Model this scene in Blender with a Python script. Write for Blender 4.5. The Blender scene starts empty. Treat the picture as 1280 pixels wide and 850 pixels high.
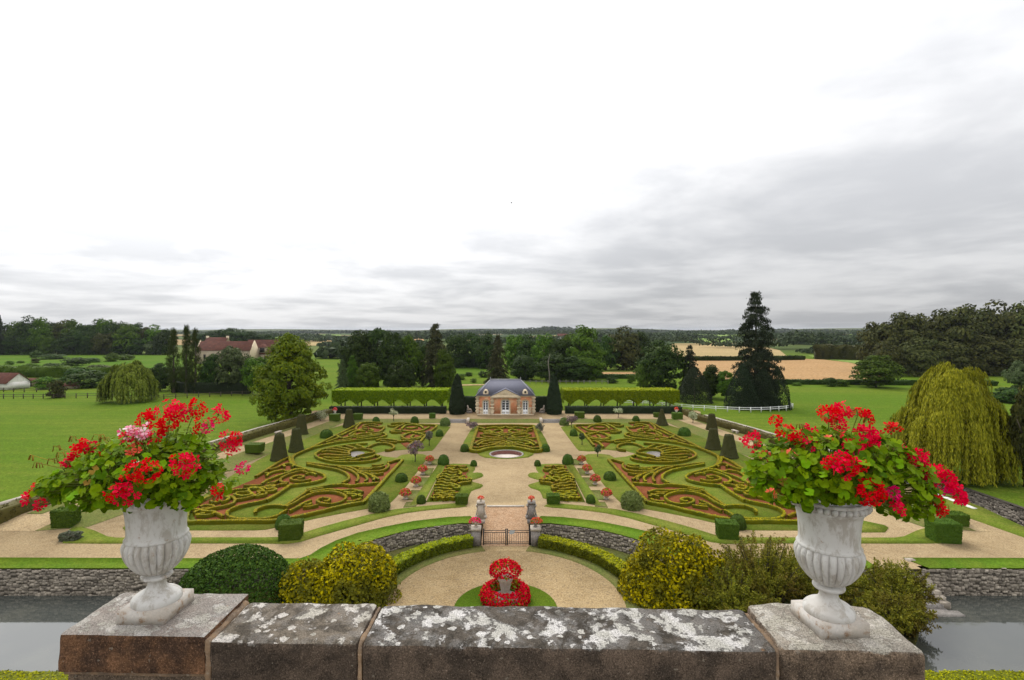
import bpy, math, random
import numpy as np
from mathutils import Vector
from mathutils.geometry import tessellate_polygon

# ------------------------------------------------------------------ camera, sky, sun, exposure
S = bpy.context.scene
COL = S.collection
F, CX, CY, EYE = 650.0, 632.0, 413.0, 18.0      # focal length and principal point (photo pixels), eye height in metres
cam = bpy.data.objects.new('camera', bpy.data.cameras.new('camera'))
COL.objects.link(cam)
cam.location = (0, 0, EYE)
cam.rotation_euler = (math.radians(90), 0, 0)
cam.data.sensor_width = 36
cam.data.lens = 36 * F / 1280
cam.data.shift_x = 8 / 1280
cam.data.shift_y = -12 / 1280
cam.data.clip_start = 0.05
cam.data.clip_end = 30000
S.camera = cam
S.view_settings.view_transform = 'Standard'
S.view_settings.look = 'None'
S.view_settings.exposure = 0.0
S.view_settings.gamma = 1
SUN_EL, SUN_AZ = math.radians(50), math.radians(-22)    # azimuth from +Y, negative = towards the farm side
sun = bpy.data.objects.new('sun', bpy.data.lights.new('sun', 'SUN'))
COL.objects.link(sun)
sun.data.energy = 1.5
sun.data.angle = math.radians(24)
sun.data.color = (1, 0.96, 0.9)
sdir = Vector((math.sin(SUN_AZ) * math.cos(SUN_EL), math.cos(SUN_AZ) * math.cos(SUN_EL), math.sin(SUN_EL)))
sun.rotation_euler = sdir.to_track_quat('Z', 'Y').to_euler()
sun.location = sdir * 200
try:
    S.cycles.max_bounces = 6
    S.cycles.diffuse_bounces = 3
    S.cycles.glossy_bounces = 3
    S.cycles.transmission_bounces = 3
    S.cycles.use_denoising = True
    S.cycles.caustics_reflective = False
    S.cycles.caustics_refractive = False
except Exception:
    pass


class NT:
    """small node-tree writer"""
    def __init__(self, tree):
        self.t = tree
        tree.nodes.clear()
    def n(self, kind, **kw):
        nd = self.t.nodes.new(kind)
        for k, v in kw.items():
            if k.startswith('i_'):
                key = k[2:]
                nd.inputs[int(key) if key.isdigit() else key.replace('_', ' ')].default_value = v
            else:
                setattr(nd, k, v)
        return nd
    def l(self, a, b):
        self.t.links.new(a, b)
    def put(self, sock, v):
        if hasattr(v, 'is_output'):
            self.l(v, sock)
        else:
            sock.default_value = v
    def m(self, op, a, b=0.0, c=None, clamp=False):
        nd = self.n('ShaderNodeMath', operation=op, use_clamp=clamp)
        self.put(nd.inputs[0], a)
        self.put(nd.inputs[1], b)
        if c is not None:
            self.put(nd.inputs[2], c)
        return nd.outputs[0]
    def mix(self, f, a, b, blend='MIX'):
        nd = self.n('ShaderNodeMix', data_type='RGBA', blend_type=blend)
        self.put(nd.inputs[0], f)
        for s, v in ((nd.inputs[6], a), (nd.inputs[7], b)):
            if isinstance(v, (tuple, list)):
                v = tuple(v) + (1,) if len(v) == 3 else tuple(v)
            self.put(s, v)
        return nd.outputs[2]
    def ramp(self, f, lo, hi):
        nd = self.n('ShaderNodeMapRange', interpolation_type='SMOOTHSTEP')
        self.put(nd.inputs['Value'], f)
        nd.inputs['From Min'].default_value = lo
        nd.inputs['From Max'].default_value = hi
        return nd.outputs[0]
    def noise(self, vec, scale, detail=4, rough=.55, dist=0.0):
        nd = self.n('ShaderNodeTexNoise')
        self.l(vec, nd.inputs['Vector'])
        nd.inputs['Scale'].default_value = scale
        nd.inputs['Detail'].default_value = detail
        nd.inputs['Roughness'].default_value = rough
        nd.inputs['Distortion'].default_value = dist
        return nd.outputs[0]
    def vor(self, vec, scale, feature='F1', rnd=1.0):
        nd = self.n('ShaderNodeTexVoronoi', feature=feature)
        self.l(vec, nd.inputs['Vector'])
        nd.inputs['Scale'].default_value = scale
        nd.inputs['Randomness'].default_value = rnd
        return nd


W = bpy.data.worlds.new('World')
S.world = W
W.use_nodes = True
w = NT(W.node_tree)
tc = w.n('ShaderNodeTexCoord')
sep = w.n('ShaderNodeSeparateXYZ')
w.l(tc.outputs['Generated'], sep.inputs[0])
zc = w.m('MAXIMUM', sep.outputs[2], 0.0)
den = w.m('ADD', zc, 0.10)
comb = w.n('ShaderNodeCombineXYZ')
w.l(w.m('DIVIDE', sep.outputs[0], den), comb.inputs[0])
w.l(w.m('DIVIDE', sep.outputs[1], den), comb.inputs[1])
big = w.noise(comb.outputs[0], 0.50, 6, .55, .35)
small = w.noise(comb.outputs[0], 1.5, 5, .55, .3)
cl = w.m('ADD', w.m('MULTIPLY', big, 0.7), w.m('MULTIPLY', small, 0.3))
cloud = w.ramp(cl, 0.38, 0.60)
dotp = w.n('ShaderNodeVectorMath', operation='DOT_PRODUCT')
w.l(tc.outputs['Generated'], dotp.inputs[0])
dotp.inputs[1].default_value = Vector((-0.62, 0.60, 0.50)).normalized()
glow = w.ramp(dotp.outputs['Value'], 0.35, 0.98)
cloud = w.m('MAXIMUM', cloud, w.m('MULTIPLY', w.m('MULTIPLY', glow, 0.85), w.ramp(zc, 0.06, 0.30)))
lum = w.m('ADD', w.m('MULTIPLY', w.m('POWER', zc, 0.8), 1.58), 0.60)
lum = w.m('MULTIPLY', lum, w.m('ADD', w.m('MULTIPLY', glow, 0.50), 0.93))
skyc = w.mix(cloud, (0.70, 0.71, 0.735), (1.0, 1.0, 1.01))
skyl = w.n('ShaderNodeVectorMath', operation='SCALE')
w.l(skyc, skyl.inputs[0])
w.l(lum, skyl.inputs['Scale'])
below = w.ramp(sep.outputs[2], -0.06, 0.0)
skyv = w.mix(below, (0.16, 0.17, 0.14), skyl.outputs[0])
nish = w.n('ShaderNodeTexSky', sky_type='NISHITA', sun_disc=False, sun_elevation=SUN_EL, sun_rotation=SUN_AZ)
bg1 = w.n('ShaderNodeBackground', i_Strength=0.08)
w.l(nish.outputs[0], bg1.inputs[0])
bg2 = w.n('ShaderNodeBackground', i_Strength=1.0)
w.l(skyv, bg2.inputs[0])
ms = w.n('ShaderNodeMixShader')
ms.inputs[0].default_value = 0.95
w.l(bg1.outputs[0], ms.inputs[1])
w.l(bg2.outputs[0], ms.inputs[2])
wo = w.n('ShaderNodeOutputWorld')
w.l(ms.outputs[0], wo.inputs[0])

# ------------------------------------------------------------------ helpers
def gp(px, py, z=0.0):
    """ground point (X, Y) on the level z that is sighted at a survey pixel"""
    Y = (EYE - z) * F / (py - CY)
    return ((px - CX) * Y / F, Y)

def up(py, Y):
    """height of the point sighted at row py at distance Y"""
    return EYE - (py - CY) * Y / F

def xx(px, Y):
    return (px - CX) * Y / F


class B:
    """collects geometry (any polygon sizes) and links it as ONE mesh object"""
    def __init__(self):
        self.v, self.f, self.n = [], [], 0
        self.slot, self.fm = 0, []
    def add(self, V, Fs):
        V = np.asarray(V, dtype=np.float64).reshape(-1, 3)
        self.v.append(V)
        if isinstance(Fs, np.ndarray):
            Fs = [Fs]
        else:
            by = {}
            for q in Fs:
                by.setdefault(len(q), []).append(q)
            Fs = [np.array(x) for x in by.values()]
        for q in Fs:
            if len(q):
                self.f.append(np.asarray(q, dtype=np.int64) + self.n)
                self.fm.append(self.slot)
        self.n += len(V)
        return self
    def box(self, x0, x1, y0, y1, z0, z1, t=0.0):
        """box; t pulls the top in on all sides"""
        V = [(x0, y0, z0), (x1, y0, z0), (x1, y1, z0), (x0, y1, z0), (x0 + t, y0 + t, z1), (x1 - t, y0 + t, z1), (x1 - t, y1 - t, z1), (x0 + t, y1 - t, z1)]
        return self.add(V, [(3, 2, 1, 0), (4, 5, 6, 7), (0, 1, 5, 4), (1, 2, 6, 5), (2, 3, 7, 6), (3, 0, 4, 7)])
    def tube(self, pts, rad, n=6, cap=True):
        pts = np.asarray(pts, float)
        k = len(pts)
        rad = np.full(k, rad) if np.isscalar(rad) else np.asarray(rad, float)
        t = np.gradient(pts, axis=0)
        t /= np.maximum(np.linalg.norm(t, axis=1, keepdims=True), 1e-9)
        ref = np.where(np.abs(t[:, 2:3]) < 0.9, np.array([[0, 0, 1.0]]), np.array([[1.0, 0, 0]]))
        a = np.cross(t, ref)
        a /= np.maximum(np.linalg.norm(a, axis=1, keepdims=True), 1e-9)
        b = np.cross(t, a)
        th = np.arange(n) * 2 * math.pi / n
        ring = a[:, None, :] * np.cos(th)[None, :, None] + b[:, None, :] * np.sin(th)[None, :, None]
        V = (pts[:, None, :] + ring * rad[:, None, None]).reshape(-1, 3)
        Q = [(i * n + j, i * n + (j + 1) % n, (i + 1) * n + (j + 1) % n, (i + 1) * n + j) for i in range(k - 1) for j in range(n)]
        if cap:
            Q += [tuple(range(n))[::-1], tuple((k - 1) * n + j for j in range(n))]
        return self.add(V, Q)
    def lathe(self, prof, n=32, c=(0, 0, 0), fn=None):
        prof = np.asarray(prof, float)
        th = np.arange(n) * 2 * math.pi / n
        k = len(prof)
        R = np.repeat(prof[:, 0:1], n, 1)
        if fn is not None:
            R = R * fn(th[None, :], prof[:, 1:2])
        V = np.stack([R * np.cos(th) + c[0], R * np.sin(th) + c[1], np.repeat(prof[:, 1:2], n, 1) + c[2]], -1).reshape(-1, 3)
        Q = np.array([(i * n + j, i * n + (j + 1) % n, (i + 1) * n + (j + 1) % n, (i + 1) * n + j) for i in range(k - 1) for j in range(n)])
        return self.add(V, Q)
    def poly(self, loops, z, skirt=0.0):
        """flat sheet (first loop outer, others holes) at height z with an optional skirt down"""
        L3 = [[Vector((p[0], p[1], 0)) for p in lp] for lp in loops]
        V = [(p[0], p[1], z) for lp in loops for p in lp]
        T = []
        for t in tessellate_polygon(L3):
            a, b_, c = (V[i] for i in t)
            ar = (b_[0] - a[0]) * (c[1] - a[1]) - (b_[1] - a[1]) * (c[0] - a[0])
            if abs(ar) > 1e-9:
                T.append(tuple(t) if ar > 0 else tuple(t)[::-1])
        Q = []
        if skirt:
            n0 = len(V)
            V += [(x, y, z - skirt) for x, y, _ in V[:n0]]
            o = 0
            for lp in loops:
                m = len(lp)
                Q += [(o + i, o + (i + 1) % m, n0 + o + (i + 1) % m, n0 + o + i) for i in range(m)]
                o += m
        return self.add(V, T + Q)
    def mesh(self, name, mat, origin=(0, 0, 0), smooth=False):
        V = np.concatenate(self.v) - np.asarray(origin, float)
        me = bpy.data.meshes.new(name)
        me.vertices.add(len(V))
        me.vertices.foreach_set('co', V.astype(np.float32).ravel())
        nl = sum(q.size for q in self.f)
        npoly = sum(len(q) for q in self.f)
        me.loops.add(nl)
        me.polygons.add(npoly)
        me.loops.foreach_set('vertex_index', np.concatenate([q.ravel() for q in self.f]).astype(np.int32))
        tot = np.concatenate([np.full(len(q), q.shape[1]) for q in self.f]).astype(np.int32)
        me.polygons.foreach_set('loop_start', np.concatenate([[0], np.cumsum(tot)[:-1]]).astype(np.int32))
        me.polygons.foreach_set('loop_total', tot)
        if smooth:
            me.polygons.foreach_set('use_smooth', np.ones(npoly, dtype=bool))
        mats = mat if isinstance(mat, (list, tuple)) else [mat]
        if len(mats) > 1:
            me.polygons.foreach_set('material_index', np.concatenate([np.full(len(q), s) for q, s in zip(self.f, self.fm)]).astype(np.int32))
        me.update(calc_edges=True)
        me.validate()
        for m_ in mats:
            if m_ is not None:
                me.materials.append(m_)
        return me
    def build(self, name, mat, parent=None, origin=(0, 0, 0), smooth=False, loc=None):
        """mesh object; with a parent, geometry given in world space is stored relative to ORIGIN"""
        return put(name, self.mesh(name, mat, origin, smooth), parent, loc)


def put(name, me, parent=None, loc=None, rot=None, scale=None):
    o = bpy.data.objects.new(name, me)
    COL.objects.link(o)
    if parent is not None:
        o.parent = parent
    if loc is not None:
        o.location = loc
    if rot is not None:
        o.rotation_euler = rot
    if scale is not None:
        o.scale = scale if hasattr(scale, '__len__') else (scale,) * 3
    return o

def tag(o, label=None, cat=None, group=None, kind=None):
    if label:
        o['label'] = label
    if cat:
        o['category'] = cat
    if group:
        o['group'] = group
    if kind:
        o['kind'] = kind
    return o

def thing(name, label, cat, loc=(0, 0, 0), group=None, rz=0.0):
    o = bpy.data.objects.new(name, None)
    COL.objects.link(o)
    o.location = loc
    o.rotation_euler = (0, 0, rz)
    o.empty_display_size = 0.2
    return tag(o, label, cat, group)

def dup(root, loc, label, group=None, rz=0.0, scale=1.0):
    """copy of a thing with copies of its parts and sub-parts"""
    def cp(o, parent):
        c = o.copy()
        COL.objects.link(c)
        if parent is not None:
            c.parent = parent
        for ch in o.children:
            cp(ch, c)
        return c
    r = cp(root, None)
    r.location = loc
    r.rotation_euler = (0, 0, rz)
    r.scale = scale if hasattr(scale, '__len__') else (scale,) * 3
    r['label'] = label
    if group:
        r['group'] = group
    return r

ORD = ['first', 'second', 'third', 'fourth', 'fifth', 'sixth', 'seventh', 'eighth', 'ninth', 'tenth', 'eleventh', 'twelfth', 'thirteenth',
       'fourteenth', 'fifteenth', 'sixteenth', 'seventeenth', 'eighteenth', 'nineteenth', 'twentieth']

def smooth_path(pts, step, closed=False):
    """Catmull-Rom through the points, resampled evenly"""
    P = np.asarray(pts, float)
    if len(P) < 3:
        out = [P[0] + (P[1] - P[0]) * t for t in np.linspace(0, 1, 12)]
    else:
        ext = np.vstack([P[-1], P, P[0], P[1]]) if closed else np.vstack([2 * P[0] - P[1], P, 2 * P[-1] - P[-2]])
        out = []
        for i in range(1, len(ext) - 2):
            p0, p1, p2, p3 = ext[i - 1], ext[i], ext[i + 1], ext[i + 2]
            for t in np.linspace(0, 1, 10, endpoint=False):
                out.append(.5 * ((2 * p1) + (p2 - p0) * t + (2 * p0 - 5 * p1 + 4 * p2 - p3) * t * t + (3 * p1 - p0 - 3 * p2 + p3) * t ** 3))
        out.append(ext[-2])
    out = np.array(out)
    d = np.concatenate([[0], np.cumsum(np.linalg.norm(np.diff(out, axis=0), axis=1))])
    n = max(2, int(d[-1] / step) + 1)
    s = np.linspace(0, d[-1], n)
    return np.stack([np.interp(s, d, out[:, k]) for k in range(out.shape[1])], 1)

def nrm(a):
    return a / np.maximum(np.linalg.norm(a, axis=-1, keepdims=True), 1e-9)

def cards(b, P, N, size, rng, asp=0.62, jitter=0.5):
    """leaf-shaped quads at points P facing about N"""
    P = np.asarray(P, float)
    n = len(P)
    N = nrm(nrm(np.asarray(N, float)) + jitter * rng.normal(size=(n, 3)))
    t = nrm(np.cross(N, rng.normal(size=(n, 3))))
    s = np.cross(N, t)
    sz = (np.full(n, size) if np.isscalar(size) else np.asarray(size))[:, None] * rng.uniform(.7, 1.3, (n, 1))
    V = np.stack([P - t * sz, P + s * sz * asp, P + t * sz, P - s * sz * asp], 1).reshape(-1, 3)
    b.add(V, np.arange(4 * n).reshape(-1, 4))

def ribbon(b, pts, wd, h, rng, z0=0.0, step=0.3, rough=0.05, closed=False, caps=True):
    """clipped hedge swept along a plan line"""
    p = smooth_path(pts, step, closed)
    n = len(p)
    t = nrm(np.gradient(p, axis=0))
    nn = np.stack([-t[:, 1], t[:, 0]], 1)
    prof = np.array([(-.41, 0), (-.47, .5), (-.50, .92), (-.43, 1), (0, 1.01), (.43, 1), (.50, .92), (.47, .5), (.41, 0)])
    k = len(prof)
    V = np.zeros((n, k, 3))
    V[:, :, :2] = p[:, None, :] + nn[:, None, :] * (prof[None, :, 0:1] * wd)
    V[:, :, 2] = z0 + prof[None, :, 1] * h
    V[:, 1:-1] += rng.normal(size=(n, k - 2, 3)) * rough * np.array([1, 1, .7])
    V = V.reshape(-1, 3)
    i, j = np.meshgrid(np.arange(n - 1), np.arange(k - 1), indexing='ij')
    a = (i * k + j).ravel()
    Q = np.stack([a, a + 1, a + k + 1, a + k], 1)
    b.add(V, [tuple(q) for q in Q] + ([tuple(range(k)), tuple((n - 1) * k + q for q in range(k))[::-1]] if caps else []))
    return V.reshape(n, k, 3), nn

# ------------------------------------------------------------------ materials
def newmat(name):
    m = bpy.data.materials.new(name)
    m.use_nodes = True
    return m, NT(m.node_tree)

def finish(m, t, color, rough=.8, bump=None, bstr=.3, bdist=.02, spec=.3, trans=0.0, tcol=None, metal=0.0):
    p = t.n('ShaderNodeBsdfPrincipled')
    t.put(p.inputs['Base Color'], color if hasattr(color, 'is_output') else tuple(color) + (1,))
    t.put(p.inputs['Roughness'], rough)
    p.inputs['Specular IOR Level'].default_value = spec
    p.inputs['Metallic'].default_value = metal
    if bump is not None:
        bn = t.n('ShaderNodeBump', i_Strength=bstr, i_Distance=bdist)
        t.l(bump, bn.inputs['Height'])
        t.l(bn.outputs[0], p.inputs['Normal'])
    out = t.n('ShaderNodeOutputMaterial')
    if trans:
        tr = t.n('ShaderNodeBsdfTranslucent')
        t.put(tr.inputs[0], tcol if tcol is not None else color)
        mx = t.n('ShaderNodeMixShader')
        mx.inputs[0].default_value = trans
        t.l(p.outputs[0], mx.inputs[1])
        t.l(tr.outputs[0], mx.inputs[2])
        t.l(mx.outputs[0], out.inputs[0])
    else:
        t.l(p.outputs[0], out.inputs[0])
    return m

def leaf_mat(name, c1, c2, trans=.18, rough=.55, objvar=.25, nscale=0.0, c3=None, huevar=.03):
    """each leaf its own tint between c1 and c2, each plant its own lightness, patches towards c3"""
    m, t = newmat(name)
    g = t.n('ShaderNodeNewGeometry')
    col = t.mix(g.outputs['Random Per Island'], c1, c2)
    if c3 is not None:
        tcn = t.n('ShaderNodeTexCoord')
        col = t.mix(t.ramp(t.noise(tcn.outputs['Object'], nscale, 3), .42, .66), col, c3)
    oi = t.n('ShaderNodeObjectInfo')
    hv = t.n('ShaderNodeHueSaturation', i_Saturation=1.06)
    t.l(t.m('ADD', t.m('MULTIPLY', oi.outputs['Random'], objvar * 2), 1.14 - objvar), hv.inputs['Value'])
    t.l(t.m('ADD', t.m('MULTIPLY', oi.outputs['Random'], huevar), .5 - huevar * .8), hv.inputs['Hue'])
    t.l(col, hv.inputs['Color'])
    return finish(m, t, hv.outputs[0], rough, spec=.06, trans=trans)

def ground_mat(name, c1, c2, c3, s1, s2, s3, bump=.4, bdist=.02, rough=.95, stretch=None, speck=None):
    """three-colour ground in world space: big patches, mid mottling, fine grain"""
    m, t = newmat(name)
    g = t.n('ShaderNodeNewGeometry')
    vec = g.outputs['Position']
    if stretch is not None:
        mp = t.n('ShaderNodeMapping')
        mp.inputs['Scale'].default_value = stretch
        t.l(vec, mp.inputs[0])
        v2 = mp.outputs[0]
    else:
        v2 = vec
    a = t.ramp(t.noise(v2, s1, 4), .35, .65)
    b_ = t.ramp(t.noise(vec, s2, 4, .65), .3, .7)
    c = t.noise(vec, s3, 3, .7)
    col = t.mix(a, c1, c2)
    col = t.mix(t.m('MULTIPLY', b_, .55), col, c3)
    gr = t.m('ADD', t.m('MULTIPLY', t.ramp(c, .25, .75), .8), .6)
    sc = t.n('ShaderNodeVectorMath', operation='SCALE')
    t.l(col, sc.inputs[0])
    t.l(gr, sc.inputs['Scale'])
    col = sc.outputs[0]
    if speck is not None:
        vv = t.vor(vec, speck[0])
        col = t.mix(t.m('MULTIPLY', t.ramp(t.noise(vec, speck[0] * .7, 2), .58, .66), speck[2]), col, speck[1])
    return finish(m, t, col, rough, bump=c, bstr=bump, bdist=bdist, spec=.02)

M = {}
M['gravel'] = ground_mat('gravel', (.345, .255, .142), (.265, .19, .105), (.395, .305, .178), .22, 1.6, 9.0, .5, .03, speck=(6, (.20, .15, .10), .5))
M['court_gravel'] = ground_mat('court_gravel', (.345, .248, .128), (.265, .188, .095), (.395, .30, .168), .35, 1.8, 8.0, .6, .03, speck=(5, (.19, .14, .09), .55))
M['ramp'] = ground_mat('ramp_gravel', (.37, .235, .14), (.32, .195, .11), (.41, .29, .185), .3, 1.7, 8.0, .5, .03)
M['lawn'] = ground_mat('lawn', (.118, .158, .020), (.168, .172, .032), (.085, .130, .013), .30, 1.0, 9.0, .5, .03)
M['lawn_fresh'] = ground_mat('fresh_lawn', (.088, .160, .013), (.125, .175, .018), (.068, .130, .010), .3, 1.4, 9.0, .5, .03)
M['bank'] = ground_mat('dry_lawn', (.12, .135, .036), (.16, .14, .05), (.095, .125, .03), .3, 1.5, 8.0, .5, .03)
M['meadow'] = ground_mat('meadow', (.066, .135, .010), (.098, .150, .018), (.052, .108, .011), .035, .5, 5.0, .6, .05, stretch=(.5, 1.6, 1), speck=(1.2, (.11, .15, .03), .5))
def plain_mat():
    # meadow near the garden; a patchwork of dark pasture, stubble and woodland tints far out on the plain
    m, t = newmat('meadow_and_plain')
    g = t.n('ShaderNodeNewGeometry')
    pos = g.outputs['Position']
    sp = t.n('ShaderNodeSeparateXYZ')
    t.l(pos, sp.inputs[0])
    mp = t.n('ShaderNodeMapping')
    mp.inputs['Scale'].default_value = (.5, 1.6, 1)
    t.l(pos, mp.inputs[0])
    near = t.mix(t.ramp(t.noise(mp.outputs[0], .035, 4), .35, .65), (.084, .146, .011), (.128, .165, .018))
    near = t.mix(t.m('MULTIPLY', t.ramp(t.noise(pos, .5, 5, .7), .35, .7), .6), near, (.068, .116, .011))
    near = t.mix(t.m('MULTIPLY', t.ramp(t.noise(pos, .9, 3), .60, .68), .6), near, (.15, .16, .030))
    wv = t.n('ShaderNodeTexWave', wave_type='BANDS', bands_direction='Y')
    t.l(pos, wv.inputs[0])
    wv.inputs['Scale'].default_value = .09
    wv.inputs['Distortion'].default_value = 3.5
    wv.inputs['Detail'].default_value = 2
    near = t.mix(t.m('MULTIPLY', wv.outputs[1], .40), near, (.070, .122, .011))
    vo = t.vor(pos, .0042)
    cs = t.n('ShaderNodeSeparateColor')
    t.l(vo.outputs['Color'], cs.inputs[0])
    far = t.mix(t.ramp(cs.outputs[0], .45, .55), (.062, .085, .024), (.10, .125, .036))
    far = t.mix(t.m('GREATER_THAN', cs.outputs[1], .70), far, (.28, .20, .10))
    far = t.mix(t.m('GREATER_THAN', cs.outputs[2], .62), far, (.035, .055, .020))
    col = t.mix(t.ramp(sp.outputs[1], 300, 520), near, far)
    f = t.noise(pos, 5, 3, .7)
    sc = t.n('ShaderNodeVectorMath', operation='SCALE')
    t.l(col, sc.inputs[0])
    t.l(t.m('ADD', t.m('MULTIPLY', t.ramp(f, .25, .75), .8), .6), sc.inputs['Scale'])
    return finish(m, t, sc.outputs[0], .95, bump=f, bstr=.6, bdist=.05, spec=.02)
M['plain'] = plain_mat()
M['farhill'] = ground_mat('far_hill', (.05, .075, .028), (.075, .095, .036), (.12, .11, .05), .004, .02, .3, .2, .05)
M['brickred'] = ground_mat('crushed_brick', (.205, .066, .027), (.17, .055, .023), (.235, .092, .043), .5, 2.0, 9.0, .5, .02)
M['field'] = ground_mat('stubble', (.35, .212, .098), (.31, .19, .086), (.38, .25, .125), .01, .12, .9, .2, .05, stretch=(.25, 2.0, 1))
M['field_pale'] = ground_mat('pale_stubble', (.38, .27, .14), (.33, .245, .12), (.29, .24, .105), .01, .12, .9, .2, .05, stretch=(.25, 2, 1))
M['field_green'] = ground_mat('green_field', (.16, .24, .05), (.20, .26, .07), (.12, .20, .04), .008, .08, .6, .2, .05)
M['earth'] = ground_mat('earth', (.12, .085, .05), (.09, .065, .04), (.15, .11, .06), .4, 2, 8, .5, .03)

M['box_young_lit'] = leaf_mat('young_lit_box_leaves', (.21, .180, .010), (.46, .38, .016), .08, objvar=.08)  # yellow young growth, with the light on the hedge tops put into its colour
M['box'] = leaf_mat('box_leaves', (.052, .058, .007), (.165, .155, .012), .06, objvar=.10, nscale=.5, c3=(.075, .090, .010))
M['box_dark'] = leaf_mat('old_box_leaves', (.022, .045, .010), (.045, .075, .015), .08, objvar=.15)
M['topiary'] = leaf_mat('topiary_leaves', (.022, .050, .010), (.050, .092, .015), .1, objvar=.2, nscale=1.2, c3=(.035, .065, .012))
M['yew'] = leaf_mat('yew_needles', (.027, .032, .012), (.058, .058, .021), .05, objvar=.1)
M['darkyew'] = leaf_mat('dark_yew_needles', (.010, .018, .009), (.022, .032, .014), .05, objvar=.15)
M['cube_top'] = leaf_mat('cube_leaves', (.030, .064, .011), (.080, .130, .019), .1, objvar=.1)
M['laurel_young_lit'] = leaf_mat('young_lit_laurel_leaves', (.15, .19, .012), (.33, .36, .022), .2, objvar=.06)  # young laurel shoots, their colour also carrying painted light for the tops
M['laurel'] = leaf_mat('laurel_leaves', (.040, .060, .009), (.13, .155, .016), .15, objvar=.08)
M['goldbush'] = leaf_mat('golden_bush_leaves', (.026, .042, .009), (.52, .46, .024), .2, objvar=.05, nscale=.45, c3=(.10, .105, .014))
M['domeyew'] = leaf_mat('dome_leaves', (.020, .050, .009), (.060, .108, .017), .12, objvar=.05)
M['juniper'] = leaf_mat('juniper_leaves', (.065, .090, .013), (.25, .255, .034), .2, objvar=.12, nscale=.5, c3=(.13, .11, .022))
M['lime_young_lit'] = leaf_mat('young_lit_lime_leaves', (.15, .23, .012), (.29, .36, .020), .2, objvar=.06)  # young lime leaves of the flat tops, light from above painted in too
M['lime'] = leaf_mat('lime_leaves', (.06, .12, .010), (.19, .27, .018), .14, objvar=.08)
M['hedgewall'] = leaf_mat('hedge_wall_leaves', (.045, .044, .014), (.105, .088, .030), .08, objvar=.1)
M['tree_a'] = leaf_mat('tree_leaves_dark', (.012, .030, .007), (.040, .070, .013), .18, objvar=.3)
M['tree_b'] = leaf_mat('tree_leaves_green', (.028, .064, .008), (.078, .138, .017), .22, objvar=.3)
M['tree_d'] = leaf_mat('bush_leaves', (.018, .044, .009), (.052, .092, .016), .18, objvar=.2)
M['tree_c'] = leaf_mat('tree_leaves_olive', (.026, .034, .009), (.062, .066, .018), .18, objvar=.3)
M['tree_lime'] = leaf_mat('lime_tree_leaves', (.045, .076, .008), (.165, .185, .014), .22, objvar=.1, nscale=4, c3=(.085, .115, .012))
M['tree_grey'] = leaf_mat('grey_green_leaves', (.04, .065, .022), (.09, .115, .05), .2, objvar=.2)
M['tree_light'] = leaf_mat('light_green_leaves', (.05, .10, .014), (.10, .16, .03), .25, objvar=.2)
M['beech'] = leaf_mat('beech_leaves', (.026, .036, .012), (.078, .084, .024), .16, objvar=.22)
M['conifer'] = leaf_mat('conifer_needles', (.011, .019, .010), (.034, .044, .020), .06, objvar=.15)
M['conifer_brown'] = leaf_mat('brown_conifer_needles', (.03, .034, .014), (.06, .06, .024), .08, objvar=.15)
M['willow_green'] = leaf_mat('green_willow_leaves', (.065, .10, .014), (.21, .25, .045), .25, objvar=.06)
M['willow'] = leaf_mat('willow_leaves', (.10, .125, .013), (.34, .355, .040), .25, objvar=.06)
M['poplar'] = leaf_mat('poplar_leaves', (.022, .038, .010), (.055, .075, .018), .18, objvar=.2)
M['farwood'] = leaf_mat('far_wood_leaves', (.020, .036, .014), (.042, .062, .022), .1, objvar=.25)
M['gleaf'] = leaf_mat('geranium_leaves', (.050, .140, .009), (.20, .345, .022), .3, rough=.45, objvar=.3)
M['gyellow'] = leaf_mat('yellowing_leaves', (.24, .15, .03), (.30, .20, .05), .3, objvar=.3)
M['petal_red'] = leaf_mat('red_petals', (.58, .004, .007), (.70, .008, .022), .3, rough=.5, objvar=.1, huevar=0)
M['petal_pinkred'] = leaf_mat('pinkish_red_petals', (.62, .006, .028), (.74, .016, .062), .3, rough=.5, objvar=.1, huevar=0)
M['petal_magenta'] = leaf_mat('magenta_petals', (.72, .02, .11), (.78, .05, .20), .3, rough=.5, objvar=.1, huevar=0)
M['petal_white'] = leaf_mat('white_pink_petals', (.75, .12, .25), (.82, .70, .74), .3, rough=.5, objvar=.05, huevar=0)
M['petal_salmon'] = leaf_mat('orange_petals', (.62, .09, .06), (.70, .16, .11), .3, rough=.5, objvar=.05, huevar=0)
M['gstem'] = leaf_mat('geranium_stems', (.13, .18, .035), (.17, .20, .05), .1, objvar=.2)
M['bed_red'] = leaf_mat('bedding_petals', (.44, .006, .010), (.60, .022, .045), .2, objvar=.05, huevar=0)
M['bed_pink'] = leaf_mat('rose_petals', (.56, .05, .05), (.66, .17, .16), .2, objvar=.1, huevar=0)
M['mauve'] = leaf_mat('mauve_leaves', (.08, .085, .045), (.24, .15, .19), .2, objvar=.1)
M['hydra'] = leaf_mat('cream_flower_leaves', (.13, .18, .07), (.56, .58, .40), .2, objvar=.1)
M['greyleaf'] = leaf_mat('grey_shrub_leaves', (.07, .09, .05), (.17, .16, .13), .15, objvar=.1)
M['variegated'] = leaf_mat('mottled_shrub_leaves', (.06, .10, .02), (.20, .26, .10), .2, objvar=.05)

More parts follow.
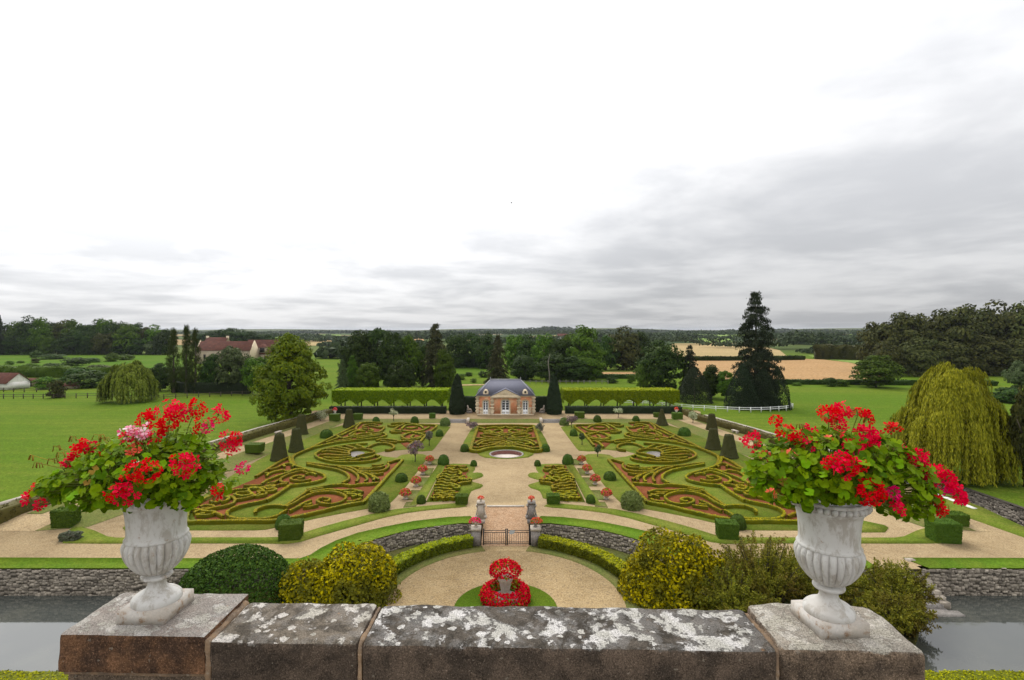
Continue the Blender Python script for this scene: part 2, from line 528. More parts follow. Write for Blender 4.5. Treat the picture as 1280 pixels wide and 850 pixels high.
def stone_mat(name, c1, c2, c3, scale=6, bump=.5, bdist=.01, rough=.9, fine=60):
    m, t = newmat(name)
    tcn = t.n('ShaderNodeTexCoord')
    v = tcn.outputs['Object']
    a = t.ramp(t.noise(v, scale, 5), .35, .65)
    f = t.noise(v, fine, 4, .7)
    col = t.mix(a, c1, c2)
    col = t.mix(t.ramp(t.noise(v, scale * 3.1, 5, .65), .5, .72), col, c3)
    g = t.n('ShaderNodeNewGeometry')
    oi = t.n('ShaderNodeObjectInfo')
    var = t.m('ADD', t.m('MULTIPLY', g.outputs['Random Per Island'], .7), .65)
    fin = t.m('MULTIPLY', var, t.m('ADD', t.m('MULTIPLY', f, .7), .65))
    sc = t.n('ShaderNodeVectorMath', operation='SCALE')
    t.l(col, sc.inputs[0])
    t.l(fin, sc.inputs['Scale'])
    return finish(m, t, sc.outputs[0], rough, bump=f, bstr=bump, bdist=bdist, spec=.15)

M['rubble'] = stone_mat('rubble_stone', (.33, .285, .23), (.21, .18, .145), (.48, .42, .34), 1.2, .6, .03, fine=10)
M['mortar'] = stone_mat('dark_mortar', (.06, .052, .042), (.085, .07, .055), (.05, .045, .035), 2, .5, .02, fine=8)
M['palestone'] = stone_mat('pale_stone', (.46, .41, .34), (.36, .31, .25), (.55, .50, .43), 4, .3, .01, fine=30)
M['greystone'] = stone_mat('grey_stone', (.26, .235, .21), (.17, .155, .14), (.40, .37, .34), 5, .4, .01, fine=30)
M['cream'] = stone_mat('cream_stone', (.60, .50, .35), (.52, .42, .28), (.66, .57, .43), 1.5, .2, .01, fine=20)
M['render'] = stone_mat('farm_render', (.34, .28, .20), (.28, .22, .16), (.40, .34, .27), .6, .2, .01, fine=8)
M['whitewash'] = stone_mat('whitewash', (.68, .66, .62), (.60, .57, .52), (.72, .70, .68), .6, .1, .01, fine=8)
M['tile'] = stone_mat('clay_tiles', (.125, .052, .038), (.095, .042, .034), (.17, .08, .058), .5, .3, .03, fine=5)
M['wood'] = stone_mat('weathered_wood', (.09, .07, .05), (.06, .05, .04), (.12, .10, .08), 3, .2, .01, fine=30)
M['bark'] = stone_mat('bark', (.075, .06, .045), (.05, .042, .032), (.11, .09, .07), 3, .5, .02, fine=14)
M['deadwood'] = stone_mat('dead_wood', (.20, .175, .15), (.15, .13, .115), (.24, .21, .18), 1, .3, .02, fine=8)

def plain(name, c, rough=.5, metal=0.0, spec=.5):
    m, t = newmat(name)
    tcn = t.n('ShaderNodeTexCoord')
    f = t.noise(tcn.outputs['Object'], 8, 4)
    col = t.mix(t.m('MULTIPLY', f, .5), c, tuple(x * .72 for x in c))
    return finish(m, t, col, rough, spec=spec, metal=metal)

M['white'] = plain('white_paint', (.76, .76, .75), .5)
M['iron'] = plain('black_iron', (.018, .018, .020), .45, .3)
M['glass'] = plain('dark_glass', (.045, .05, .055), .12)
M['dark'] = plain('dark_opening', (.015, .013, .012), .9)
M['lead'] = plain('lead_ridge', (.32, .32, .33), .6)
M['zinc'] = plain('sign_face', (.42, .46, .48), .5)
M['terracotta'] = plain('terracotta', (.42, .14, .06), .8)
M['poolfloor'] = stone_mat('pool_floor', (.54, .47, .41), (.46, .38, .33), (.58, .52, .46), .8, .2, .01, fine=8)
M['poolwall'] = stone_mat('pool_wall', (.20, .09, .075), (.15, .065, .055), (.26, .14, .12), 1, .3, .01, fine=8)
M['birdblack'] = plain('bird_feathers', (.03, .03, .03), .8)

def brick_mat():
    m, t = newmat('orange_brick')
    tcn = t.n('ShaderNodeTexCoord')
    br = t.n('ShaderNodeTexBrick')
    mp = t.n('ShaderNodeMapping')
    mp.inputs['Rotation'].default_value = (math.radians(90), 0, 0)
    t.l(tcn.outputs['Object'], mp.inputs[0])
    t.l(mp.outputs[0], br.inputs['Vector'])
    br.inputs['Scale'].default_value = 2.2
    br.inputs['Color1'].default_value = (.58, .225, .10, 1)
    br.inputs['Color2'].default_value = (.50, .17, .07, 1)
    br.inputs['Mortar'].default_value = (.46, .33, .22, 1)
    br.inputs['Mortar Size'].default_value = .02
    col = t.mix(t.ramp(t.noise(tcn.outputs['Object'], .9, 4), .45, .7), br.outputs[0], (.56, .36, .21))
    return finish(m, t, col, .9, bump=br.outputs[1], bstr=.2, bdist=.01, spec=.1)
M['brick'] = brick_mat()

def slate_mat():
    m, t = newmat('blue_slate')
    tcn = t.n('ShaderNodeTexCoord')
    v = tcn.outputs['Object']
    wv = t.n('ShaderNodeTexWave', wave_type='BANDS', bands_direction='Z', wave_profile='SAW')
    t.l(v, wv.inputs[0])
    wv.inputs['Scale'].default_value = 1.3
    col = t.mix(t.noise(v, 2.5, 4), (.105, .11, .145), (.155, .155, .19))
    col = t.mix(t.ramp(t.noise(v, 9, 2), .55, .7), col, (.12, .115, .14))
    return finish(m, t, col, .75, bump=wv.outputs[1], bstr=.4, bdist=.02, spec=.2)
M['slate'] = slate_mat()

def water_mat():
    m, t = newmat('moat_water')
    g = t.n('ShaderNodeNewGeometry')
    f = t.noise(g.outputs['Position'], 1.6, 3)
    col = t.mix(t.ramp(t.noise(g.outputs['Position'], .25, 3), .4, .7), (.055, .060, .054), (.075, .078, .066))
    return finish(m, t, col, .05, bump=f, bstr=.08, bdist=.02, spec=1.0)
M['water'] = water_mat()

def parapet_mat(name, top1, top2, face1, face2, lichen, amount):
    """weathered coping: pale lichen rosettes on the upward side, grainy dark stone on the faces"""
    m, t = newmat(name)
    tcn = t.n('ShaderNodeTexCoord')
    v = tcn.outputs['Object']
    g = t.n('ShaderNodeNewGeometry')
    sp = t.n('ShaderNodeSeparateXYZ')
    t.l(g.outputs['Normal'], sp.inputs[0])
    wob = t.noise(v, 22, 4, .6)
    topm = t.ramp(t.m('ADD', sp.outputs[2], t.m('MULTIPLY', t.m('SUBTRACT', wob, .5), .7)), .35, .62)
    fine = t.noise(v, 140, 4, .75)
    fine2 = t.noise(v, 420, 2, .7)
    mott = t.ramp(t.noise(v, 14, 5, .65), .38, .62)
    top = t.mix(mott, top1, top2)
    # lichen: large ragged sheets plus small round rosettes
    n1 = t.noise(v, 6.4, 8, .70, .15)
    sheet = t.ramp(n1, .54 - amount, .575 - amount)
    vd = t.n('ShaderNodeVectorMath', operation='ADD')
    dn = t.n('ShaderNodeTexNoise')
    t.l(v, dn.inputs['Vector'])
    dn.inputs['Scale'].default_value = 40
    dsc = t.n('ShaderNodeVectorMath', operation='SCALE')
    t.l(dn.outputs['Color'], dsc.inputs[0])
    dsc.inputs['Scale'].default_value = .03
    t.l(v, vd.inputs[0])
    t.l(dsc.outputs[0], vd.inputs[1])
    vr = t.vor(vd.outputs[0], 21)
    pick = t.n('ShaderNodeSeparateColor')
    t.l(vr.outputs['Color'], pick.inputs[0])
    rad = t.m('MULTIPLY', pick.outputs[0], .52)
    spot = t.m('MULTIPLY', t.m('LESS_THAN', vr.outputs['Distance'], rad), t.m('GREATER_THAN', pick.outputs[1], .35))
    lich = t.m('MAXIMUM', sheet, t.m('MULTIPLY', spot, t.ramp(t.noise(v, 2.3, 3), .40, .52)), clamp=True)
    pits = t.ramp(fine, .30, .42)
    lich = t.m('MULTIPLY', lich, t.m('ADD', t.m('MULTIPLY', pits, .55), .35))
    thin = t.ramp(t.noise(v, 6.1, 8, .72, .4), .47 - amount, .56 - amount)
    top = t.mix(t.m('MULTIPLY', thin, .32), top, tuple(x * .5 for x in lichen))
    lcol = t.mix(t.ramp(t.noise(v, 9, 4), .4, .6), lichen, tuple(x * .76 for x in lichen[:2]) + (lichen[2] * .71,))
    top = t.mix(lich, top, lcol)
    oran = t.m('MULTIPLY', t.ramp(t.noise(v, 7.5, 5, .7), .66, .72), .55)
    top = t.mix(oran, top, (.38, .20, .09))
    face = t.mix(t.ramp(t.noise(v, 8, 5, .65), .35, .65), face1, face2)
    face = t.mix(t.m('MULTIPLY', t.ramp(fine, .58, .72), .55), face, tuple(min(1, x * 2.6 + .03) for x in face2))
    face = t.mix(t.m('MULTIPLY', t.m('LESS_THAN', vr.outputs['Distance'], t.m('MULTIPLY', pick.outputs[2], .16)), .5), face, (.30, .26, .2))
    col = t.mix(topm, face, top)
    sc = t.n('ShaderNodeVectorMath', operation='SCALE')
    t.l(col, sc.inputs[0])
    t.l(t.m('ADD', t.m('MULTIPLY', t.ramp(fine2, .32, .68), .65), t.m('ADD', t.m('MULTIPLY', t.ramp(fine, .34, .66), .75), .32)), sc.inputs['Scale'])
    h = t.m('ADD', t.m('MULTIPLY', fine, .7), t.m('MULTIPLY', lich, .35))
    return finish(m, t, sc.outputs[0], .95, bump=h, bstr=1.0, bdist=.012, spec=.1)

M['coping'] = parapet_mat('lichened_coping', (.105, .088, .070), (.050, .043, .034), (.070, .054, .041), (.150, .110, .080), (.60, .575, .545), .02)
M['coping_rough'] = parapet_mat('lichened_dark_coping', (.18, .15, .115), (.085, .072, .056), (.060, .046, .035), (.125, .092, .067), (.58, .54, .49), .008)
M['pier'] = parapet_mat('lichened_pier', (.36, .32, .28), (.27, .23, .20), (.075, .045, .030), (.20, .105, .055), (.50, .47, .43), .02)
M['pier_pale'] = parapet_mat('pale_lichened_pier', (.38, .34, .28), (.30, .26, .21), (.10, .075, .055), (.22, .16, .11), (.52, .48, .42), .05)
M['joint'] = stone_mat('lime_mortar', (.30, .20, .12), (.18, .13, .09), (.36, .29, .22), 18, .9, .01, fine=110)

def urn_mat():
    m, t = newmat('peeling_white_paint')
    tcn = t.n('ShaderNodeTexCoord')
    v = tcn.outputs['Object']
    oi = t.n('ShaderNodeObjectInfo')
    off = t.n('ShaderNodeVectorMath', operation='ADD')
    t.l(v, off.inputs[0])
    cmb = t.n('ShaderNodeCombineXYZ')
    t.l(t.m('MULTIPLY', oi.outputs['Random'], 7), cmb.inputs[0])
    t.l(cmb.outputs[0], off.inputs[1])
    v = off.outputs[0]
    mp = t.n('ShaderNodeMapping')
    mp.inputs['Scale'].default_value = (1, 1, .38)
    t.l(v, mp.inputs[0])
    fl = t.noise(mp.outputs[0], 17, 8, .74, .15)
    fine = t.noise(v, 90, 4, .7)
    col = t.mix(t.ramp(fl, .47, .60), (.56, .545, .515), (.40, .37, .325))
    col = t.mix(t.m('MULTIPLY', t.ramp(t.noise(v, 4, 4), .5, .7), .5), col, (.40, .36, .31))
    col = t.mix(t.m('MULTIPLY', t.ramp(t.noise(v, 22, 6, .75), .59, .70), .75), col, (.26, .15, .07))
    col = t.mix(t.m('MULTIPLY', t.ramp(fine, .66, .72), .8), col, (.12, .10, .08))
    h = t.m('ADD', t.m('MULTIPLY', t.ramp(fl, .50, .56), -.5), t.m('MULTIPLY', fine, .35))
    return finish(m, t, col, .6, bump=h, bstr=.4, bdist=.0018, spec=.3)
M['urn'] = urn_mat()
M['urn_base'] = stone_mat('rusty_white_iron', (.50, .47, .43), (.44, .39, .33), (.27, .16, .085), 9, .2, .001, .6, fine=70)

# ------------------------------------------------------------------ the setting: plain, garden terrace, court, moat
def R6(u, v): return (700 + u / 7.083, 510 + v / 7.083)
def R7(u, v): return (840 + u / 7.083, 510 + v / 7.083)
def R8(u, v): return (750 + u / 4.741, 570 + v / 4.741)
def L3(u, v): return (1264 - (220 + u / 7.083), 570 + v / 7.083)
def C5(u, v): return (520 + u / 7.083, 510 + v / 7.083)
def tr(fn, pts, z=0.0): return [gp(*fn(*p), z) for p in pts]
def mir(p): return [(-x, y) for x, y in p]
def px(pts, z=0.0): return [gp(a, b, z) for a, b in pts]

TZ, CZ, WZ = 0.45, -1.4, -2.0           # raised walk, court and water levels

# plan of the top edge of the curved court wall (willow-free half is mirrored)
wall_l = px([(592, 653.5), (576, 654.5), (545, 658.2), (517.5, 662), (494, 667.5), (470.6, 674), (445, 683.5), (425, 693), (408, 701), (390, 708), (375, 711.5)])
wall_l = [(min(-2.55, p[0]), p[1]) for p in wall_l]
wall_l[0] = (-2.55, 48.4)
MY = 39.25                               # moat wall line
wall_l += [(-16.9, MY)]
wall_r = mir(wall_l)
GX, CHY = 47.4, 78.0                     # garden's willow-side edge and end of the side channel
hole = [(-75, -40), (-75, MY)] + wall_l[::-1] + [(-2.2, 48.4), (-2.2, 53.3), (2.2, 53.3), (2.2, 48.4)] + wall_r + [(GX, MY), (GX, CHY), (53, CHY), (53, -40)]
pool = [(0.12 + 2.35 * math.cos(a), 75.6 + 2.35 * math.sin(a)) for a in np.linspace(0, 2 * math.pi, 40, endpoint=False)]
outer = [(-9000, -600), (9000, -600), (9000, 14000), (-9000, 14000)]

def structure(b, name, mat, **k):
    o = b.build(name, mat, **k)
    o['kind'] = 'structure'
    return o

structure(B().poly([outer, hole, pool], -0.06), 'ground', M['plain'])
garden = [(-49, MY)] + wall_l[::-1] + [(-2.2, 48.4), (-2.2, 53.3), (2.2, 53.3), (2.2, 48.4)] + wall_r + [(GX, MY), (GX, 62), (46, 62), (38.5, 101), (38.5, 109), (-38.5, 109), (-38.5, 101), (-47.5, 47)]
structure(B().poly([garden, pool], 0.0, .05), 'gravel_path', M['gravel'])
structure(B().poly([[(-80, -45), (60, -45), (60, CHY + 4), (-80, CHY + 4)]], WZ), 'moat_water', M['water'])
# bed of the court between the moat arms, castle-side bank
court = [(-27, 33.5), (-24, 31), (-11, 31), (-11, 26.95), (11, 26.95), (11, 31), (24, 31), (27, 34), (28, MY + .5)] + [(x, y + .6) for x, y in wall_r[::-1]] + [(2.4, 46.6), (-2.4, 46.6)] + [(x, y + .6) for x, y in wall_l] + [(-27, MY + .5)]
structure(B().poly([court], CZ - .02, 1.0), 'court_earth', M['bank'])
structure(B().poly([[(-80, -45), (60, -45), (60, 26.9), (-80, 26.9)]], -0.7, 1.6), 'castle_bank', M['lawn'])

CC, CR = (0, 37.3), 8.5
def arc(c, r, a0, a1, n=40): return [(c[0] + r * math.cos(a), c[1] + r * math.sin(a)) for a in np.linspace(a0, a1, n)]
gr = arc(CC, CR, math.radians(-45), math.radians(225), 60)
structure(B().poly([arc(CC, CR, 0, 2 * math.pi, 73)[:-1]], CZ + .02, .05), 'court_gravel', M['court_gravel'])
structure(B().poly([[(-2.3, 44.5), (2.3, 44.5), (2.3, 46.75), (-2.3, 46.75)]], CZ + .014, .04), 'court_gravel', M['court_gravel'])
ring = arc(CC, CR, math.radians(-45), math.radians(78), 30) + arc(CC, CR + 1.3, math.radians(77), math.radians(-45), 30)
structure(B().poly([ring], CZ + .06, .1), 'court_verge', M['bank'])
structure(B().poly([mir(ring)[::-1]], CZ + .06, .1), 'court_verge', M['bank'])
structure(B().poly([arc((0, 36.3), 3.6, 0, 2 * math.pi, 49)[:-1]], CZ + .07, .08), 'round_lawn', M['lawn_fresh'])
# ramp from the court gate up to the garden
b = B()
n = 8
V = []
for i in range(n + 1):
    t = i / n
    y = 46.7 + t * (53.3 - 46.7)
    z = CZ + .02 + (0 - CZ - .02) * t
    V += [(-2.2, y, z), (2.2, y, z)]
b.add(V, [(2 * i, 2 * i + 1, 2 * i + 3, 2 * i + 2) for i in range(n)])
structure(b, 'ramp', M['ramp'])
# bank and raised walk round the garden (U shape)
bot_l = [(-38.2, 47.6), (-37.4, 50.7), (-35.8, 65), (-34.5, 75), (-32.5, 90.8), (-31.6, 101)]
top_l = [(-41.4, 49.7), (-41.2, 52), (-39.4, 65), (-37.9, 75.3), (-35.7, 88), (-33.6, 103)]
out_l = [(-48.5, 49.7), (-48.2, 52), (-46, 65), (-44, 75.3), (-42, 88), (-38.4, 103)]
for s, nm in ((-1, 0), (1, 1)):
    fx = (lambda p: (p[0], p[1])) if s < 0 else (lambda p: (-p[0], p[1]))
    b = B()
    V = [(*fx(p), .03) for p in bot_l] + [(*fx(p), TZ + .03) for p in top_l]
    k = len(bot_l)
    q = [(i, i + 1, k + i + 1, k + i) for i in range(k - 1)]
    V += [(*fx((-42.2, 46.6)), .03)]
    q += [(0, k, 2 * k)]
    b.add(V, q)
    structure(b, 'grass_bank', M['bank'])
    b = B()
    ol = out_l if s < 0 else [(-43.3, 49.7), (-43.5, 53), (-45.0, 65), (-44, 75.3), (-42, 88), (-38.4, 103)]
    V = [(*fx(p), TZ) for p in top_l] + [(*fx(p), TZ) for p in ol] + [(*fx((-42.2, 46.6)), .012), (*fx((-48.9 if s < 0 else -43.6, 46.6)), .012)]
    q = [(i, i + 1, k + i + 1, k + i) for i in range(k - 1)] + [(2 * k, 0, k, 2 * k + 1)]
    b.add(V, q)
    structure(b, 'raised_walk', M['gravel'])
    b = B()
    V = [(*fx((p[0] - 2.9, p[1])), TZ + .04) for p in top_l] + [(*fx((p[0] - 4.4, p[1])), TZ + .04) for p in top_l]
    b.add(V, [(i, i + 1, k + i + 1, k + i) for i in range(0 if s < 0 else 2, k - 1)])
    structure(b, 'walk_verge', M['bank'])
b = B()
b.poly([[(-33.6, 103), (33.6, 103), (38.4, 103), (42, 112), (42, 114), (-42, 114), (-42, 112), (-38.4, 103)]], TZ, .5)
structure(b, 'pavilion_terrace', M['gravel'])
for x0, x1 in ((-31.6, -11.6), (-7.3, 6.9), (11.2, 31.6)):
    e0 = -33.6 if x0 < -30 else x0
    e1 = 33.6 if x1 > 30 else x1
    b = B().add([(x0, 101, .03), (x1, 101, .03), (e1, 103, TZ + .03), (e0, 103, TZ + .03)], [(0, 1, 2, 3)])
    structure(b, 'grass_bank', M['bank'])

# ------------------------------------------------------------------ lawns, mirrored about the axis
def lawn(name, pts, mat='lawn', z=.05, both=True, holes=()):
    o = [structure(B().poly([pts] + list(holes), z, z + .02), name, M[mat])]
    if both:
        structure(B().poly([mir(pts)[::-1]], z, z + .02), name, M[mat])
    return o

edge_in_far = tr(R6, [(130, 155), (215, 230), (300, 330)])
edge_in_near = tr(R6, [(430, 460), (620, 655), (790, 842)])
# big compartments: one sheet of lawn with the gravel bay cut into its inner side
comp = ([gp(713, 531), gp(718.5, 530.4)] + px([(760, 528.9), (800, 528.4), (826, 529.2)]) + px([(870, 541), (905, 556.5), (938, 573.5), (975, 595), (1010, 620), (1036, 640), (1044, 651)], 0)
        + px([(1029, 663), (992, 663.2), (945, 663), (932, 662.3), (905, 656.5), (870, 648.5), (835, 641.5), (806, 636.3), (789, 633.6)])
        + px([(778, 630.5), (770, 623), (757, 609), (744, 592), (733, 577), (728, 571.5), (735, 568), (750, 567.5), (762, 569), (768, 572.5), (783, 571), (795, 567.3), (783, 564), (768, 563.2), (756, 562), (748, 563.8), (736, 564.4), (724, 563.5), (721, 561), (712, 549), (701, 534)]))
lawn('parterre_lawn', comp)
# strip of lawn outside the thin gravel walk
lawn('border_lawn', px([(688, 629), (715, 631.2), (745, 634), (770, 637), (800, 643), (834, 651.5), (868, 661), (893, 669), (905, 671.5), (935, 672.3), (992, 672.3), (1050, 672.4), (1118, 672.6), (1130, 671), (1145, 664), (1168, 657), (1178, 663), (1182, 672), (1186, 679.2), (1140, 679.6), (1050, 679.2), (940, 679.4), (905, 680), (888, 677.5), (868, 671), (840, 663), (815, 656), (785, 647.5), (757, 641.5), (730, 638), (704, 635.6), (690, 634.6), (680, 633)]), 'lawn')
# tip lawn in front of the bank
lawn('tip_lawn', px([(1060, 655.5), (1078, 651), (1106, 657), (1110.5, 660), (1106, 665.5), (1060, 665.8)]), 'lawn')
# verge along the top of the court wall and the moat wall
vo = px([(588, 645.5), (560, 646.8), (517.5, 651.7), (480, 659), (447, 666.5), (420, 676), (400, 686), (388, 694), (374.5, 698.6)])
wl = [(x, y + .02) for x, y in wall_l]          # gate -> moat
structure(B().poly([[(-49, MY + .02)] + wl[::-1] + vo + [(-24, 41.0), (-49, 41.2)]], .05, .07), 'wall_verge', M['lawn_fresh'])
st0, st1 = 28.2, 31.4                            # opening of the moat stair
structure(B().poly([mir(wl) + [(st0, MY + .02), (st0, 40.9), (24, 41.0)] + mir(vo)[::-1]], .05, .07), 'wall_verge', M['lawn_fresh'])
structure(B().poly([[(st1 + .6, MY + .02), (GX - .3, MY + .02), (GX - .3, 41.0), (st1, 41.1)]], .05, .07), 'wall_verge', M['lawn_fresh'])
structure(B().poly([px([(1163, 610), (1228.5, 634.8), (1280, 659)]) + [(46.9, 42), (45.2, 42)] + px([(1280, 672), (1212, 648), (1150, 628)])], .05, .07), 'side_verge', M['lawn'])
# inner lawns beside the planter strip and the small parterres
strip_l = px([(716.5, 581), (709, 581), (735, 630), (752, 632)])
lawn('planter_lawn', strip_l)
lawn('small_parterre_lawn', tr(C5, [(245, 505), (330, 495), (440, 498), (525, 505), (522, 545), (498, 578), (540, 573), (580, 578), (597, 596), (585, 612), (540, 628), (498, 640), (500, 655), (545, 668), (583, 678), (594, 690), (570, 710), (520, 724), (490, 738), (475, 765), (462, 800), (350, 822), (90, 835)]))
lawn('pool_lawn', tr(C5, [(555, 152), (1035, 150), (1052, 152), (1075, 175), (1105, 205), (1150, 280), (1190, 375), (1170, 388), (1110, 397), (1045, 402), (1030, 420), (990, 438), (900, 448), (800, 452), (700, 449), (610, 440), (570, 425), (545, 402), (470, 395), (440, 388), (388, 378), (430, 290), (480, 205), (510, 170), (530, 155)]), both=False, holes=[pool])

# ------------------------------------------------------------------ parterres of clipped box on crushed brick
def clip_hedge(b, pts, wd, h, r):
    V, nn = ribbon(b, pts, wd, h, r, .03, .2, .018)
    n, k = V.shape[:2]
    m = int(n * .2 * 110)
    i, j = r.integers(0, n - 1, m), r.choice(k - 1, m, p=[.07, .07, .08, .28, .28, .08, .07, .07])
    u, v = r.uniform(0, 1, (m, 1)), r.uniform(0, 1, (m, 1))
    P = V[i, j] * (1 - u) * (1 - v) + V[i + 1, j] * u * (1 - v) + V[i + 1, j + 1] * u * v + V[i, j + 1] * (1 - u) * v
    N = np.cross(V[i + 1, j] - V[i, j], V[i, j + 1] - V[i, j])
    N *= np.sign((N * (P - V.mean(axis=1)[i])).sum(1, keepdims=True))
    P = P + nrm(N) * r.uniform(-.005, .03, (m, 1))
    top = nrm(N)[:, 2] > .5
    cards(b, P[~top], N[~top], .042, r, .65, .6)
    b.slot = 1  # upward leaves: new growth plus painted top light
    cards(b, P[top], N[top], .042, r, .65, .3)
    b.slot = 0
HT = .35                                  # survey height of the hedge tops
def T(fn, pts): return tr(fn, pts, HT)

